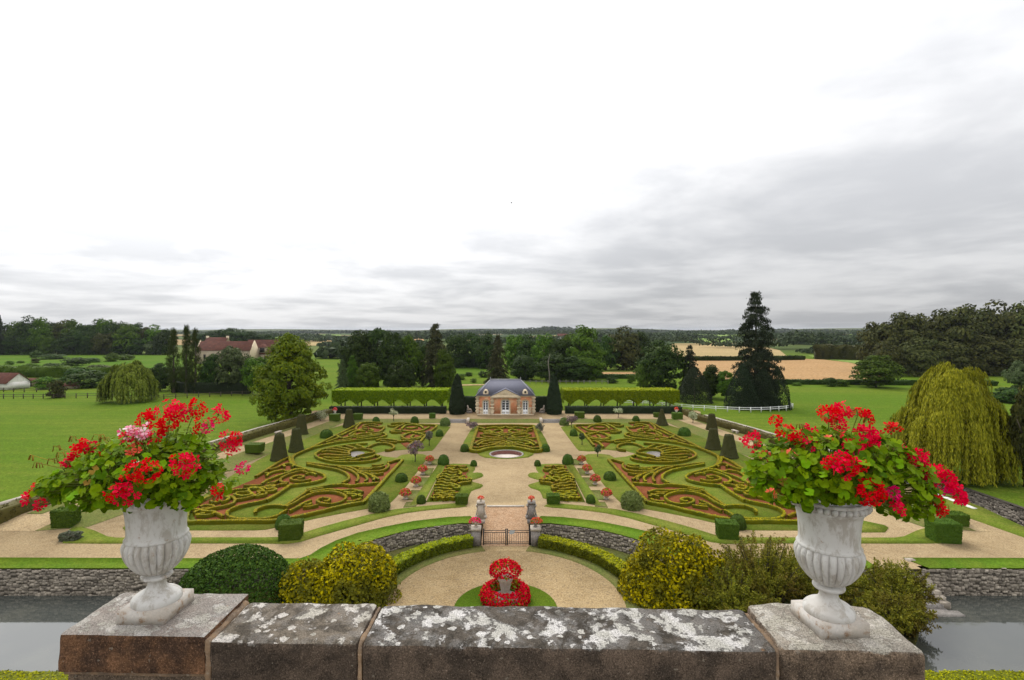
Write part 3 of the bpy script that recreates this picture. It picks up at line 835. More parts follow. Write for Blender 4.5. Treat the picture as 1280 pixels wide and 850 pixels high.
SCROLLS = [
    # far half: inner curls
    (R6, [(190, 165), (230, 185), (270, 200), (330, 206), (420, 201), (480, 196), (535, 207)]),
    (R6, [(245, 178), (270, 158), (330, 146), (395, 150), (425, 168), (440, 186)]),
    (R6, [(415, 140), (465, 162), (500, 185), (540, 205)]), (R6, [(440, 212), (480, 214), (530, 212)]),
    (R6, [(235, 240), (280, 226), (340, 215), (400, 228), (430, 250)]), (R6, [(330, 236), (352, 252), (345, 268), (300, 262), (255, 248)]),
    (R6, [(380, 225), (425, 232), (440, 250), (410, 268), (360, 275)]), (R6, [(290, 290), (330, 298), (360, 318), (385, 345)]),
    (R6, [(320, 300), (390, 288), (450, 294), (520, 280), (600, 274), (665, 283)]), (R6, [(480, 302), (545, 300), (625, 290)]),
    (R6, [(260, 262), (320, 278), (380, 276), (440, 272)]), (R6, [(300, 170), (350, 178), (400, 174)]), (R6, [(470, 150), (520, 160), (560, 150)]),
    (R6, [(230, 215), (300, 222), (350, 205)]),
    # far half: outer leaf compartment
    (R6, [(1245, 352), (1050, 308), (900, 288), (760, 275), (640, 262), (580, 243), (578, 230), (600, 222), (650, 228), (720, 240), (800, 250), (900, 255), (960, 264)]),
    (R6, [(590, 165), (606, 190), (648, 215), (705, 216)]), (R6, [(590, 165), (640, 172), (680, 162), (730, 158)]),
    (R6, [(655, 150), (700, 141), (755, 148), (782, 162), (745, 172)]), (R6, [(800, 132), (842, 172), (832, 194), (780, 192)]),
    (R6, [(760, 205), (820, 200), (870, 214), (905, 238)]), (R6, [(850, 225), (885, 248), (960, 270)]), (R6, [(930, 215), (965, 235), (1005, 250), (965, 264)]),
    (R6, [(1000, 262), (1060, 284), (1110, 304)]), (R6, [(720, 184), (692, 198), (738, 206)]), (R6, [(860, 190), (905, 205), (950, 230)]),
    (R6, [(700, 228), (760, 222), (820, 232), (850, 244)]), (R6, [(740, 190), (790, 182), (835, 205)]), (R6, [(880, 270), (960, 284), (1040, 296)]),
    (R6, [(620, 235), (680, 245), (760, 258), (840, 268)]),
    # shell oval
    (R6, [(625, 440), (660, 457), (740, 471), (860, 479), (980, 479), (1080, 467), (1160, 446), (1203, 420), (1190, 394), (1130, 365), (1040, 345), (920, 326), (830, 316), (740, 311)]),
    (R6, [(585, 370), (532, 365), (506, 348), (522, 325), (575, 311), (645, 313), (705, 330), (745, 352)]),
    (R6, [(840, 430), (780, 412), (722, 400), (682, 390), (702, 372), (762, 360), (842, 362), (892, 376), (908, 400), (895, 412)]),
    (R6, [(900, 420), (1000, 418), (1100, 412), (1170, 416)]), (R6, [(905, 402), (1000, 390), (1090, 382), (1150, 388)]), (R6, [(895, 388), (980, 370), (1060, 360), (1110, 366)]),
    (R6, [(880, 374), (940, 356), (1010, 346)]), (R6, [(840, 358), (890, 342), (930, 332)]), (R6, [(880, 432), (980, 440), (1080, 440), (1130, 436)]),
    (R6, [(850, 440), (920, 455), (1000, 462), (1060, 456)]), (R6, [(770, 355), (800, 338), (840, 326)]), (R6, [(800, 446), (850, 458), (900, 464)]),
    (R6, [(640, 424), (672, 416), (700, 430), (760, 446), (800, 440)]),
    # near half: under the oval
    (R6, [(455, 455), (490, 462), (560, 482)]), (R6, [(562, 490), (556, 520), (602, 550), (700, 561), (770, 561), (832, 551)]), (R6, [(590, 512), (640, 525), (720, 531), (780, 530), (850, 520), (905, 525)]),
    (R6, [(640, 632), (690, 602), (740, 582), (820, 561), (880, 531), (960, 516), (1060, 510), (1160, 496), (1280, 484)]),
    (R6, [(692, 640), (682, 620), (722, 590), (765, 575)]), (R6, [(762, 652), (742, 622), (772, 592), (832, 570)]), (R6, [(842, 652), (822, 622), (842, 582), (902, 546), (1000, 521)]),
    (R6, [(962, 662), (912, 632), (906, 606), (932, 576), (1000, 546), (1100, 525), (1280, 494)]), (R6, [(602, 575), (660, 585), (720, 580)]), (R6, [(600, 498), (650, 508), (700, 506)]),
    (R6, [(640, 662), (720, 669), (800, 673), (880, 686), (950, 676), (1050, 681), (1150, 696), (1275, 720)]), (R6, [(700, 540), (760, 545), (820, 538)]),
    (R8, [(520, 188), (612, 205), (642, 226), (700, 265), (746, 296)]),
    # near half: great spiral
    (R8, [(745, 302), (690, 276), (622, 236), (562, 216), (482, 210), (422, 220), (386, 240), (400, 262), (442, 280), (500, 285), (546, 275), (556, 260), (520, 248), (482, 255), (492, 267), (520, 269)]),
    (R8, [(722, 326), (682, 306), (640, 282), (592, 262)]), (R8, [(285, 214), (342, 200), (422, 204), (502, 198), (600, 214)]), (R8, [(290, 240), (340, 226), (384, 226)]), (R8, [(300, 255), (332, 266), (382, 270)]),
    (R8, [(550, 290), (600, 300), (642, 304)]), (R8, [(330, 212), (360, 218), (400, 214)]), (R8, [(590, 282), (612, 290), (632, 288)]), (R8, [(300, 226), (330, 236), (352, 242)]),
    # near half: lobe round the lawn
    (R8, [(735, 320), (762, 332), (802, 356), (862, 370), (962, 372), (1040, 370), (1086, 355), (1090, 332), (1062, 311), (1000, 291), (930, 276), (870, 262), (800, 226), (740, 186), (712, 166)]),
    (R8, [(745, 297), (800, 291), (860, 296), (908, 311), (928, 328), (920, 335)]),
    # outer compartment
    (R7, [(430, 682), (320, 671), (200, 651), (132, 626), (130, 600), (170, 576), (280, 546), (370, 516), (412, 498), (435, 466), (440, 432)]),
    (R7, [(250, 631), (330, 645), (420, 636), (424, 616), (372, 600), (312, 606), (335, 620), (372, 622)]), (R7, [(280, 570), (342, 560), (422, 580), (500, 611), (522, 640), (492, 660), (450, 656)]),
    (R7, [(300, 545), (382, 545), (452, 571), (542, 601), (640, 641), (682, 671)]), (R7, [(422, 522), (402, 506), (440, 490), (492, 500), (482, 521)]), (R7, [(380, 540), (432, 556), (485, 560)]),
    (R7, [(480, 550), (542, 556), (602, 572), (645, 602)]), (R7, [(460, 671), (542, 681), (620, 721), (662, 701), (602, 681), (560, 688)]), (R7, [(600, 580), (655, 576)]),
    (R7, [(430, 682), (500, 731), (562, 771), (642, 816)]), (R7, [(662, 742), (702, 711), (762, 701), (802, 721), (772, 761), (722, 781), (672, 761)]), (R7, [(500, 505), (560, 530), (620, 545)]),
    (R7, [(200, 590), (250, 575), (300, 585)]), (R7, [(540, 640), (580, 660), (640, 668)]),
    # outer corner (seen beside the farm-side urn)
    (L3, [(160, 505), (200, 482), (262, 490), (335, 492), (335, 510), (262, 525), (180, 520), (250, 508)]), (L3, [(140, 465), (162, 441), (232, 391), (310, 346)]),
    (L3, [(212, 450), (260, 436), (330, 440), (322, 460), (222, 465)]), (L3, [(140, 470), (250, 476), (352, 456), (432, 440), (500, 421), (522, 391), (500, 362), (440, 352)]),
    (L3, [(520, 386), (602, 376), (702, 350), (742, 330), (720, 316)]), (L3, [(515, 336), (562, 351), (622, 350), (672, 335), (640, 316), (572, 320), (525, 330)]),
    (L3, [(480, 312), (522, 300), (622, 291), (702, 285), (782, 275), (882, 265)]), (L3, [(720, 310), (800, 316), (872, 305), (880, 291), (762, 290)]), (L3, [(742, 350), (792, 341), (802, 326)]),
    (L3, [(400, 406), (442, 396), (470, 372), (430, 352)]), (L3, [(345, 500), (390, 520), (420, 535)]), (L3, [(300, 400), (350, 410), (390, 395)]), (L3, [(600, 262), (680, 262), (760, 258)]),
]
EDGES = [
    (R6, [(300, 330), (215, 230), (130, 155), (240, 147), (330, 139), (430, 130), (535, 137)]), (R6, [(610, 130), (700, 125), (800, 130), (900, 180), (1000, 230), (1120, 290), (1245, 352)]),
    (R7, [(240, 350), (330, 386), (404, 425), (412, 470), (385, 508)]), (R7, [(440, 432), (520, 470), (600, 520), (662, 560), (740, 606)]),
    (R8, [(50, 20), (165, 146), (280, 270)]), (R8, [(280, 270), (400, 291), (520, 321), (650, 351), (760, 371), (850, 382), (1000, 381), (1170, 385), (1268, 384)]),
]
corner = [gp(1031, 650.5, HT), gp(1025, 633.5, HT), gp(999, 618, HT)]

BEDS = [
    T(R6, [(430, 460), (480, 458), (560, 480), (640, 505), (750, 520), (900, 522), (960, 515), (1100, 503), (1275, 485), (1275, 495), (1100, 526), (1000, 547), (932, 577), (906, 606), (912, 632), (962, 661), (1050, 681), (1150, 696), (1275, 720)])
    + T(R8, [(612, 205), (642, 226), (700, 265), (745, 297), (735, 320), (762, 332), (802, 356), (850, 380), (760, 370), (650, 350), (520, 320), (400, 290), (280, 269)]),
    T(R7, [(440, 432), (435, 466), (412, 498), (370, 516), (280, 546), (170, 576), (130, 600), (132, 626), (200, 651), (320, 671), (430, 682)])
    + T(R8, [(740, 186), (800, 226), (870, 262), (930, 276), (1000, 291), (1062, 311), (1090, 332), (1086, 355), (1060, 378), (1170, 384), (1268, 383)]) + corner[1:] + T(R7, [(740, 606), (662, 560), (600, 520), (520, 470)]),
    T(R6, [(130, 156), (240, 148), (430, 132), (470, 160), (540, 206), (440, 216), (440, 250), (420, 272), (450, 294), (385, 345), (300, 328), (215, 230)]),
    T(R6, [(612, 131), (800, 131), (1000, 230), (1240, 350), (1050, 307), (900, 287), (760, 274), (640, 261), (580, 240), (600, 222), (650, 215), (606, 190), (592, 166), (680, 160)]),
    T(R6, [(630, 440), (740, 470), (860, 478), (980, 478), (1160, 445), (1200, 420), (1190, 395), (1040, 346), (920, 327), (890, 374), (905, 402), (880, 425), (780, 412), (740, 430), (680, 420)]),
]

def parterre(s, label):
    rng = np.random.default_rng(5)
    sg = (lambda P: [(x * s, y) for x, y in P])
    ctr = (s * 22.5, 74, 0)
    t = thing('box_parterre', label, 'parterre', ctr, 'great scrolled parterres')
    for bd in BEDS:
        pts = sg(bd)
        B().poly([pts if s > 0 else pts[::-1]], .085, .04).build('brick_bed', M['brickred'], t, ctr)
    for fn, p in SCROLLS:
        b = B()
        Y = np.mean([q[1] for q in T(fn, p)])
        clip_hedge(b, sg(T(fn, p)), .245 + .0022 * (Y - 50), .40, rng)
        b.build('box_scroll', [M['box'], M['box_young_lit']], t, ctr)
    for fn, p in EDGES:
        b = B()
        clip_hedge(b, sg(T(fn, p)), .36, .40, rng)
        b.build('box_edging', [M['box'], M['box_young_lit']], t, ctr)
    b = B()
    ribbon(b, sg([T(R8, [(1268, 384)])[0]] + corner), .42, .40, rng, .03, .25, .022)
    b.build('box_edging', [M['box'], M['box_young_lit']], t, ctr)
    # grey shell of stone chips inside the oval
    c = sg(T(R6, [(850, 392)]))[0]
    B().poly([[(c[0] + 1.3 * math.cos(a), c[1] + 1.7 * math.sin(a)) for a in np.linspace(0, 2 * math.pi, 20, endpoint=False)]], .10, .04).build('grey_stone_bed', M['greystone'], t, ctr)
    return t
parterre(-1, 'great parterre of clipped box scrolls on red brick, on the farm side of the garden')
parterre(1, 'great parterre of clipped box scrolls on red brick, on the weeping willow side')

def small_parterre(s, label):
    rng = np.random.default_rng(11)
    ctr = (s * 9.6, 63.5, 0)
    t = thing('small_box_parterre', label, 'parterre', ctr, 'small box parterres by the gate')
    sg = (lambda P: [(-x * s, y) for x, y in P])           # traced on the farm side (x < 0)
    bed = tr(C5, [(262, 512), (445, 512), (470, 560), (440, 590), (480, 640), (400, 670), (385, 700), (375, 745), (350, 795), (125, 805)])
    bed = sg(bed)
    B().poly([bed if s < 0 else bed[::-1]], .085, .04).build('brick_bed', M['brickred'], t, ctr)
    L = [[(268, 520), (320, 512), (360, 520)], [(375, 512), (410, 522), (445, 516)], [(250, 545), (300, 540), (340, 552), (380, 545)], [(395, 540), (430, 548), (455, 542)],
         [(240, 570), (280, 562), (330, 575), (365, 568)], [(380, 560), (400, 575), (380, 588)], [(222, 592), (262, 586), (310, 600), (360, 592)], [(205, 615), (250, 605), (300, 622), (350, 610), (400, 616)],
         [(195, 640), (240, 630), (285, 645), (330, 640)], [(345, 640), (380, 630), (400, 610), (430, 600)], [(180, 662), (225, 652), (270, 668), (320, 662)], [(400, 640), (420, 620), (440, 638)],
         [(455, 640), (470, 618), (488, 636)], [(370, 672), (410, 660), (450, 655), (488, 650)], [(165, 688), (210, 680), (260, 692), (310, 688), (340, 700)], [(300, 670), (340, 678), (380, 690), (375, 712), (335, 706)],
         [(165, 712), (215, 708), (270, 716), (320, 722)], [(160, 738), (205, 732), (250, 744), (300, 738), (345, 740)], [(175, 755), (225, 752), (270, 762), (320, 756), (370, 752)], [(150, 775), (195, 768), (240, 780), (290, 772), (335, 776)],
         [(130, 798), (150, 790), (165, 800)], [(180, 798), (215, 788), (250, 800)], [(262, 798), (300, 788), (345, 796)], [(280, 530), (310, 530), (345, 534)], [(225, 580), (200, 600), (190, 626)], [(350, 655), (330, 640), (300, 632)]]
    for p in L:
        b = B()
        clip_hedge(b, sg(tr(C5, p, HT)), .30, .40, rng)
        b.build('box_scroll', [M['box'], M['box_young_lit']], t, ctr)
    return t
small_parterre(-1, 'small parterre of short wavy box hedges, beside the planters on the farm side')
small_parterre(1, 'small parterre of short wavy box hedges, beside the planters on the willow side')

ctr = (0, 86, 0)
t = thing('box_parterre', 'square box parterre of crossing scrolls between the round pool and the pavilion', 'parterre', ctr)
rng = np.random.default_rng(3)
B().poly([tr(C5, [(552, 160), (1038, 157), (1105, 370), (1040, 372), (960, 352), (800, 340), (620, 355), (550, 374), (486, 370)])[::-1]], .085, .04).build('brick_bed', M['brickred'], t, ctr)
for p in ([(548, 165), (515, 265), (480, 370)], [(1041, 162), (1078, 265), (1112, 370)], [(550, 157), (795, 151), (1038, 155)], [(480, 372), (550, 379), (620, 360), (700, 349), (800, 345), (890, 349), (960, 360), (1050, 378), (1110, 372)]):
    b = B()
    clip_hedge(b, tr(C5, p, HT), .45, .45, rng)
    b.build('box_edging', [M['box'], M['box_young_lit']], t, ctr)
HALF = [[(560, 195), (620, 204), (700, 220), (770, 240), (797, 246)], [(570, 240), (620, 230), (680, 235), (742, 250), (702, 262), (640, 258), (590, 250)], [(520, 320), (542, 300), (602, 280), (682, 275), (762, 265), (797, 258)],
        [(540, 332), (602, 296), (702, 285), (785, 276)], [(500, 350), (560, 352), (622, 336), (702, 326), (797, 320)], [(600, 342), (662, 330), (742, 302), (792, 290)], [(690, 200), (742, 190), (765, 208), (722, 226)],
        [(620, 180), (692, 170), (752, 175), (797, 165)], [(560, 172), (612, 186)], [(640, 312), (702, 305), (752, 315), (797, 302)], [(600, 215), (640, 222), (680, 220)], [(530, 265), (570, 268), (620, 270)], [(640, 196), (672, 206), (700, 204)],
        [(560, 312), (600, 318), (640, 322)], [(700, 345), (740, 336), (795, 334)], [(755, 220), (780, 228), (797, 224)]]
for p in HALF:
    for f in (0, 1):
        b = B()
        q = tr(C5, p, HT)
        clip_hedge(b, [(-x + .04, y) for x, y in q] if f else q, .36, .42, rng)
        b.build('box_scroll', [M['box'], M['box_young_lit']], t, ctr)

# round pool: stone kerb, brick-red wall, pale floor
t = thing('round_pool', 'round empty pool with pale stone kerb in the gravel crossing', 'pool', (.12, 75.6, 0))
B().lathe([(2.28, -.55), (2.28, .02), (2.28, .09), (2.50, .09), (2.50, -.02)], 48).build('kerb', M['greystone'], t)
B().lathe([(2.279, -.6), (2.279, -.01)], 48).build('pool_wall', M['poolwall'], t)
B().poly([[(2.3 * math.cos(a), 2.3 * math.sin(a)) for a in np.linspace(0, 2 * math.pi, 40, endpoint=False)]], -.5).build('pool_floor', M['poolfloor'], t)

# ------------------------------------------------------------------ topiary
def lumpy(b, shape, nu, nv, rng, rough, n_cards, csize, jitter=.55):
    """closed form from shape(u, v) -> point, roughened, with leaf cards over its surface"""
    u = np.linspace(0, 2 * math.pi, nu, endpoint=False)
    v = np.linspace(0, 1, nv)
    P = np.array([[shape(a, c) for a in u] for c in v])
    P[1:] += rng.normal(size=P[1:].shape) * rough
    V = P.reshape(-1, 3)
    Q = np.array([(i * nu + j, i * nu + (j + 1) % nu, (i + 1) * nu + (j + 1) % nu, (i + 1) * nu + j) for i in range(nv - 1) for j in range(nu)])
    b.add(V, Q)
    A = V[Q[:, 1]] - V[Q[:, 0]]
    C = V[Q[:, 3]] - V[Q[:, 0]]
    N = np.cross(A, C)
    ar = np.linalg.norm(N, axis=1) + 1e-9
    k = rng.choice(len(Q), n_cards, p=ar / ar.sum())
    r = rng.uniform(0, 1, (n_cards, 2))
    P2 = V[Q[k, 0]] * ((1 - r[:, :1]) * (1 - r[:, 1:])) + V[Q[k, 1]] * (r[:, :1] * (1 - r[:, 1:])) + V[Q[k, 2]] * (r[:, :1] * r[:, 1:]) + V[Q[k, 3]] * ((1 - r[:, :1]) * r[:, 1:])
    cards(b, P2, N[k], csize, rng, .6, jitter)

def ball_shape(r, h, flat=.35):
    def f(a, t):
        th = t * math.pi / 2
        rr = r * (math.cos(th) ** .7 if t > .15 else .93 + .07 * t / .15)
        return (rr * math.cos(a), rr * math.sin(a), h * math.sin(th) ** .95)
    return f

def sub(name, mat, mesh_b, root):
    return mesh_b.build(name, mat, root)

def topi(name, label, cat, mesh, loc, group, scale=1.0, rz=0.0):
    o = put(name, mesh, None, loc, (0, 0, rz), scale)
    return tag(o, label, cat, group)

rng = np.random.default_rng(21)
b = B(); lumpy(b, ball_shape(.5, .82), 20, 9, rng, .012, 900, .05); BALL = b.mesh('box_ball', M['topiary'])
b = B(); lumpy(b, ball_shape(.5, .62), 20, 9, rng, .012, 900, .05); DOME = b.mesh('box_dome', M['topiary'])
b = B(); lumpy(b, ball_shape(.5, .74), 18, 8, rng, .03, 1500, .06, 1.1); SHRUB = b.mesh('mottled_shrub', M['variegated'])

def cube_shape(sx, sy, h, taper=0.0):
    def f(a, t):
        ca, sa = math.cos(a + math.pi / 4), math.sin(a + math.pi / 4)
        k = 1 / max(abs(ca), abs(sa))
        if t < .72:
            q = t / .72
            g = 1 - taper * (1 - q)
            return (sx * .5 * ca * k * g, sy * .5 * sa * k * g, h * q)
        q = (t - .72) / .28
        return (sx * .5 * ca * k * (1 - q), sy * .5 * sa * k * (1 - q), h * (1 + .01 * q))
    return f
def cube_mesh(sx, sy, h, seed, n=1400, cs=.06, taper=.06):
    b = B()
    lumpy(b, cube_shape(sx, sy, h, taper), 32, 22, np.random.default_rng(seed), .014, n, cs)
    return b.mesh('box_cube', M['cube_top'])

def cone_shape(r0, r1, h, rnd=.08):
    def f(a, t):
        if t < .9:
            q = t / .9
            r = r0 + (r1 - r0) * q ** .82 if q > .06 else r0 * (.96 + .04 * q / .06)
            return (r * math.cos(a), r * math.sin(a), h * q)
        q = (t - .9) / .1
        return (r1 * (1 - q) * math.cos(a), r1 * (1 - q) * math.sin(a), h * (1 + .02 * q))
    return f
b = B(); lumpy(b, cone_shape(.5, .23, 1.0), 24, 22, rng, .008, 2200, .025); CONE = b.mesh('clipped_yew_cone', M['yew'])
b = B(); lumpy(b, cone_shape(.5, .10, 1.0), 24, 22, rng, .008, 2200, .025); CONEP = b.mesh('clipped_yew_cone', M['yew'])

FS, WS = 'on the farm side', 'on the willow side'
def at_base(x, y, z=0.0):
    X, Y = gp(x, y, z)
    return (X, Y, z)

def ball(px_, py_, wpx, label, mesh=None, z=0.0, hs=1.0, name='box_ball', group='clipped box balls on the lawns', cat='topiary'):
    X, Y = gp(px_, py_, z)
    d = wpx * Y / F
    topi(name, label, cat, mesh or BALL, (X, Y + d * .3, z), group, (d, d, d * hs), rng.uniform(0, 6))

pairs = [  # farm-side pixel, willow-side pixel, width, description
    ((580.5, 565), (682.4, 565), 11, 'round box ball at the corner of the square parterre near the pool'),
    ((553.9, 581.5), (710.3, 581), 14.5, 'large box ball at the top of the gravel strip with red planters'),
    ((592, 583), (672, 583), 8.7, 'smallest box ball at the pool end of the small parterre'),
    ((501, 603), (763.2, 601), 16, 'wide box ball alone on the lawn between great parterre and planters'),
    ((526, 630), (738.8, 629.5), 12, 'box ball at the gate end of the gravel strip with red planters'),
    ((406.4, 548), (857, 545.3), 16, 'low box dome beside the side path between the clipped cones'),
    ((549, 546), (717.4, 545.5), 10, 'box ball by the far inner corner of the great parterre'),
    ((469.4, 529.5), (795.7, 528), 9.5, 'small box ball behind the great parterre, farther from the pavilion'),
    ((517.7, 529.8), (747.3, 528.3), 10.5, 'small box ball behind the great parterre, nearer to the pavilion'),
    ((352, 662), (925, 662), 20, 'box ball tucked against a clipped box cube by the front lawns'),
]
for l, r, wd, tx in pairs:
    low = 'low' in tx
    ball(l[0], l[1], wd, tx + ', farm side', DOME if low or 'wide' in tx else BALL)
    ball(r[0], r[1], wd, tx + ', willow side', DOME if low or 'wide' in tx else BALL)
ball(471.8, 639.5, 28, 'largest mottled yellow-green shrub ball beside the curved path, farm side', SHRUB, group='mottled shrub balls', name='mottled_shrub', cat='shrub')
ball(791.5, 637.5, 27, 'largest mottled yellow-green shrub ball beside the curved path, willow side', SHRUB, group='mottled shrub balls', name='mottled_shrub', cat='shrub')
ball(556, 532.7, 13, 'yellow-green shrub at the foot of the pavilion bank, farm side', SHRUB, group='shrubs at the bank foot', name='mottled_shrub', cat='shrub')
ball(705.6, 532, 12, 'yellow-green shrub at the foot of the pavilion bank, willow side', SHRUB, group='shrubs at the bank foot', name='mottled_shrub', cat='shrub')

cones = [((345.7, 577), 22.5, 33, 'nearest to the front'), ((367.5, 566), 20, 29, 'second'), ((374.3, 545.5), 17.5, 26, 'third'), ((434.7, 535), 16, 22.5, 'farthest')]
conesr = [((914.8, 574), 23, 29, 0), ((894.5, 563.2), 20.5, 26, 0), ((892, 541.5), 16.5, 23, 0), ((829, 532.5), 16, 20, 0)]
CT = ['tallest flat-topped dark yew cone beside the side path', 'flat-topped yew cone just behind the tallest cone', 'flat-topped yew cone third along the side path', 'yew cone at the back corner near the pleached hedge']
for side, lst, sn in ((-1, cones, 'farm side'), (1, conesr, 'willow side')):
    for k, (c, wd, hp, _) in enumerate(lst):
        X, Y = gp(*c)
        d, h = wd * Y / F, hp * Y / F
        m = CONEP if (k == 3 and side > 0) else CONE
        topi('clipped_yew_cone', CT[k] + ', ' + sn, 'topiary', m, (X, Y + d * .35, 0), 'clipped yew cones', (d, d, h), rng.uniform(0, 6))

def cube(pxc, pyb, wpx, hpx, label, z=0.0, rz=0.0, n=1400, dpt=.8, seed=1, cs=.06, group='clipped box cubes'):
    X, Y = gp(pxc, pyb, z)
    wd, h = wpx * Y / F, hpx * Y / F
    me = cube_mesh(wd, wd * dpt, h, seed, n, cs)
    topi('box_cube', label, 'topiary', me, (X, Y + wd * dpt * .5, z), group, 1.0, rz)
cube(359.5, 677, 27, 21, 'large clipped box cube between the front paths, farm side', rz=.18, n=3200, seed=2)
cube(913, 675.5, 25, 20, 'large clipped box cube between the front paths, willow side', rz=-.18, n=3200, seed=3)
cube(576.7, 631.2, 15.5, 10.5, 'low dark box cube beside the gate pillars, farm side', seed=4, n=1800)
cube(692, 631, 16, 11, 'low dark box cube beside the gate pillars, willow side', seed=5, n=1800)
cube(417, 526, 12, 8, 'box cube under a white statue at the back corner of the walk', z=TZ, seed=6, n=900)
cube(446.4, 524.5, 10.5, 7, 'box cube beside the back hedge behind the back-corner yew cone, farm side', z=TZ, seed=7, n=900)
cube(540, 523, 7.5, 6, 'small box cube in front of the back hedge, near the farm-side columnar yew', z=TZ, seed=8, n=700)
cube(725, 523, 12, 7.5, 'box cube in front of the back hedge, near the willow-side columnar yew', z=TZ, seed=9, n=900)
cube(821.5, 521.8, 7, 5.5, 'small box cube behind the back-corner yew cone, willow side', z=TZ, seed=10, n=700)
cube(848, 524.5, 12, 8, 'box cube under an urn of pink flowers at the back corner of the walk', z=TZ, seed=12, n=900)
cube(315, 566.5, 19, 10.5, 'wide box cube on the raised walk behind the bench, farm side', z=TZ, seed=13, n=1200)
cube(949.5, 561.5, 9, 8, 'dark box cube half hidden behind the flowers of the willow-side urn', z=TZ, seed=14, n=700)
cube(1188, 680, 31, 25, 'big box cube on the gravel at the front end of the bank, willow side', rz=-.12, n=3600, seed=15, dpt=.7)
cube(1201, 660, 23, 16, 'second box cube behind the big one at the bank end, willow side', rz=-.1, n=2600, seed=16, dpt=.7)
cube(75, 661, 25, 22, 'ragged half-bare box cube at the front end of the bank, farm side', rz=.1, n=2600, seed=17, dpt=.7, cs=.09)
# stump of a failed cube
b = B()
lumpy(b, cube_shape(1.3, .8, .55, -.1), 26, 12, rng, .09, 900, .08, 1.0)
o = b.build('dying_box_shrub', M['greyleaf'], None, loc=(*gp(88, 674.5), 0))
tag(o, 'low dying remains of a box cube on the bank end, farm side', 'shrub')

# ------------------------------------------------------------------ hedges
def hedge_obj(name, label, cat, pts, wd, h, mat, z0=0.0, dens=26, cs=.09, step=.5, group=None, kind=None, seed=1, rough=.05, young_lit=None):
    r = np.random.default_rng(seed)
    c = np.mean(np.array(pts), axis=0)
    b = B()
    V, nn = ribbon(b, pts, wd, h, r, z0, step, rough)
    n, k = V.shape[:2]
    L = np.linalg.norm(np.diff(V[:, 4], axis=0), axis=1).sum()
    m = int(L * (2 * h + wd) * dens)
    i = r.integers(0, n - 1, m)
    w8 = np.array([.4, .4, .1, .35, .35, .1, .4, .4]) * np.array([h, h, h, wd, wd, h, h, h])
    j = r.choice(k - 1, m, p=w8 / w8.sum())
    u, v = r.uniform(0, 1, (m, 1)), r.uniform(0, 1, (m, 1))
    P = V[i, j] * (1 - u) * (1 - v) + V[i + 1, j] * u * (1 - v) + V[i + 1, j + 1] * u * v + V[i, j + 1] * (1 - u) * v
    N = np.cross(V[i + 1, j] - V[i, j], V[i, j + 1] - V[i, j])
    ctr3 = V.mean(axis=1)[i]
    N *= np.sign((N * (P - ctr3)).sum(1, keepdims=True))
    P = P + nrm(N) * r.uniform(-.02, .05, (m, 1))
    mats = mat
    if young_lit is not None:
        top_ = nrm(N)[:, 2] > .5
        cards(b, P[~top_], N[~top_], cs, r, .62, .7)
        b.slot = 1  # hedge top: young shoots, brightened in colour as if lit from above
        cards(b, P[top_], N[top_], cs, r, .62, .4)
        mats = [mat, young_lit]
    else:
        cards(b, P, N, cs, r, .62, .7)
    o = b.build(name, mats, None, (c[0], c[1], z0), loc=(c[0], c[1], z0))
    return tag(o, label, cat, group, kind)

def hedge_run(off):     # hedge line following the outer walk
    return [(x - off, y) for x, y in [(-47.2, 46.2), (-46.2, 52), (-44.4, 65), (-42.3, 75.3), (-40.3, 88), (-37.4, 101.5)]]
hl = hedge_run(0.5)
hedge_obj('yew_hedge', 'long brownish clipped hedge bounding the raised walk, with meadow and big lime tree behind', 'hedge', [(-60, 45.0), (-52, 45.4)] + hl + [(-37.0, 109)], 1.5, 1.55, M['hedgewall'], 0, 22, .11, .6, 'boundary hedges', seed=4)
hr = mir(hl)[2:]
hedge_obj('yew_hedge', 'long brownish clipped hedge bounding the raised walk, towards the white paddock rails', 'hedge', hr + [(37.6, 109)], 1.3, 1.55, M['hedgewall'], 0, 22, .11, .6, 'boundary hedges', seed=5)
for s, lb in ((-1, 'low dark clipped hedge along the back of the terrace, under the farm-side pleached trees'), (1, 'low dark clipped hedge along the back of the terrace, under the willow-side pleached trees')):
    hedge_obj('yew_hedge', lb, 'hedge', [(s * 37.2, 110.2), (s * 24, 110.2), (s * 12.6, 110.2)], 1.4, 1.45, M['darkyew'], TZ, 18, .12, .6, 'back hedges', seed=6)
    hedge_obj('yew_hedge', 'tall dark hedge between the pavilion and the columnar yew, ' + ('farm side' if s < 0 else 'willow side'), 'hedge', [(s * 9.6, 112.2), (s * 6.3, 112.2)], 1.2, 3.3, M['darkyew'], TZ, 18, .12, .6, 'hedges beside the pavilion', seed=7)
    # stone coping of the ha-ha wall behind the hedge
    cp = [(s * abs(x) + s * 1.05, y) for x, y in (hl if s < 0 else hl[2:])]
    b = B()
    V = []
    for x, y in cp:
        V += [(x - .28, y, -.2), (x + .28, y, -.2), (x + .28, y, 1.56), (x - .28, y, 1.56)]
    q = []
    for i in range(len(cp) - 1):
        a = 4 * i
        q += [(a, a + 4, a + 7, a + 3), (a + 3, a + 7, a + 6, a + 2), (a + 1, a + 2, a + 6, a + 5)]
    b.add(V, q + [(0, 3, 2, 1), (len(V) - 4, len(V) - 3, len(V) - 2, len(V) - 1)])
    o = b.build('boundary_wall', M['palestone'], None)
    tag(o, 'pale stone coped wall standing behind the boundary hedge, ' + ('meadow and lime tree side' if s < 0 else 'white paddock rail side'), 'wall', 'boundary walls')

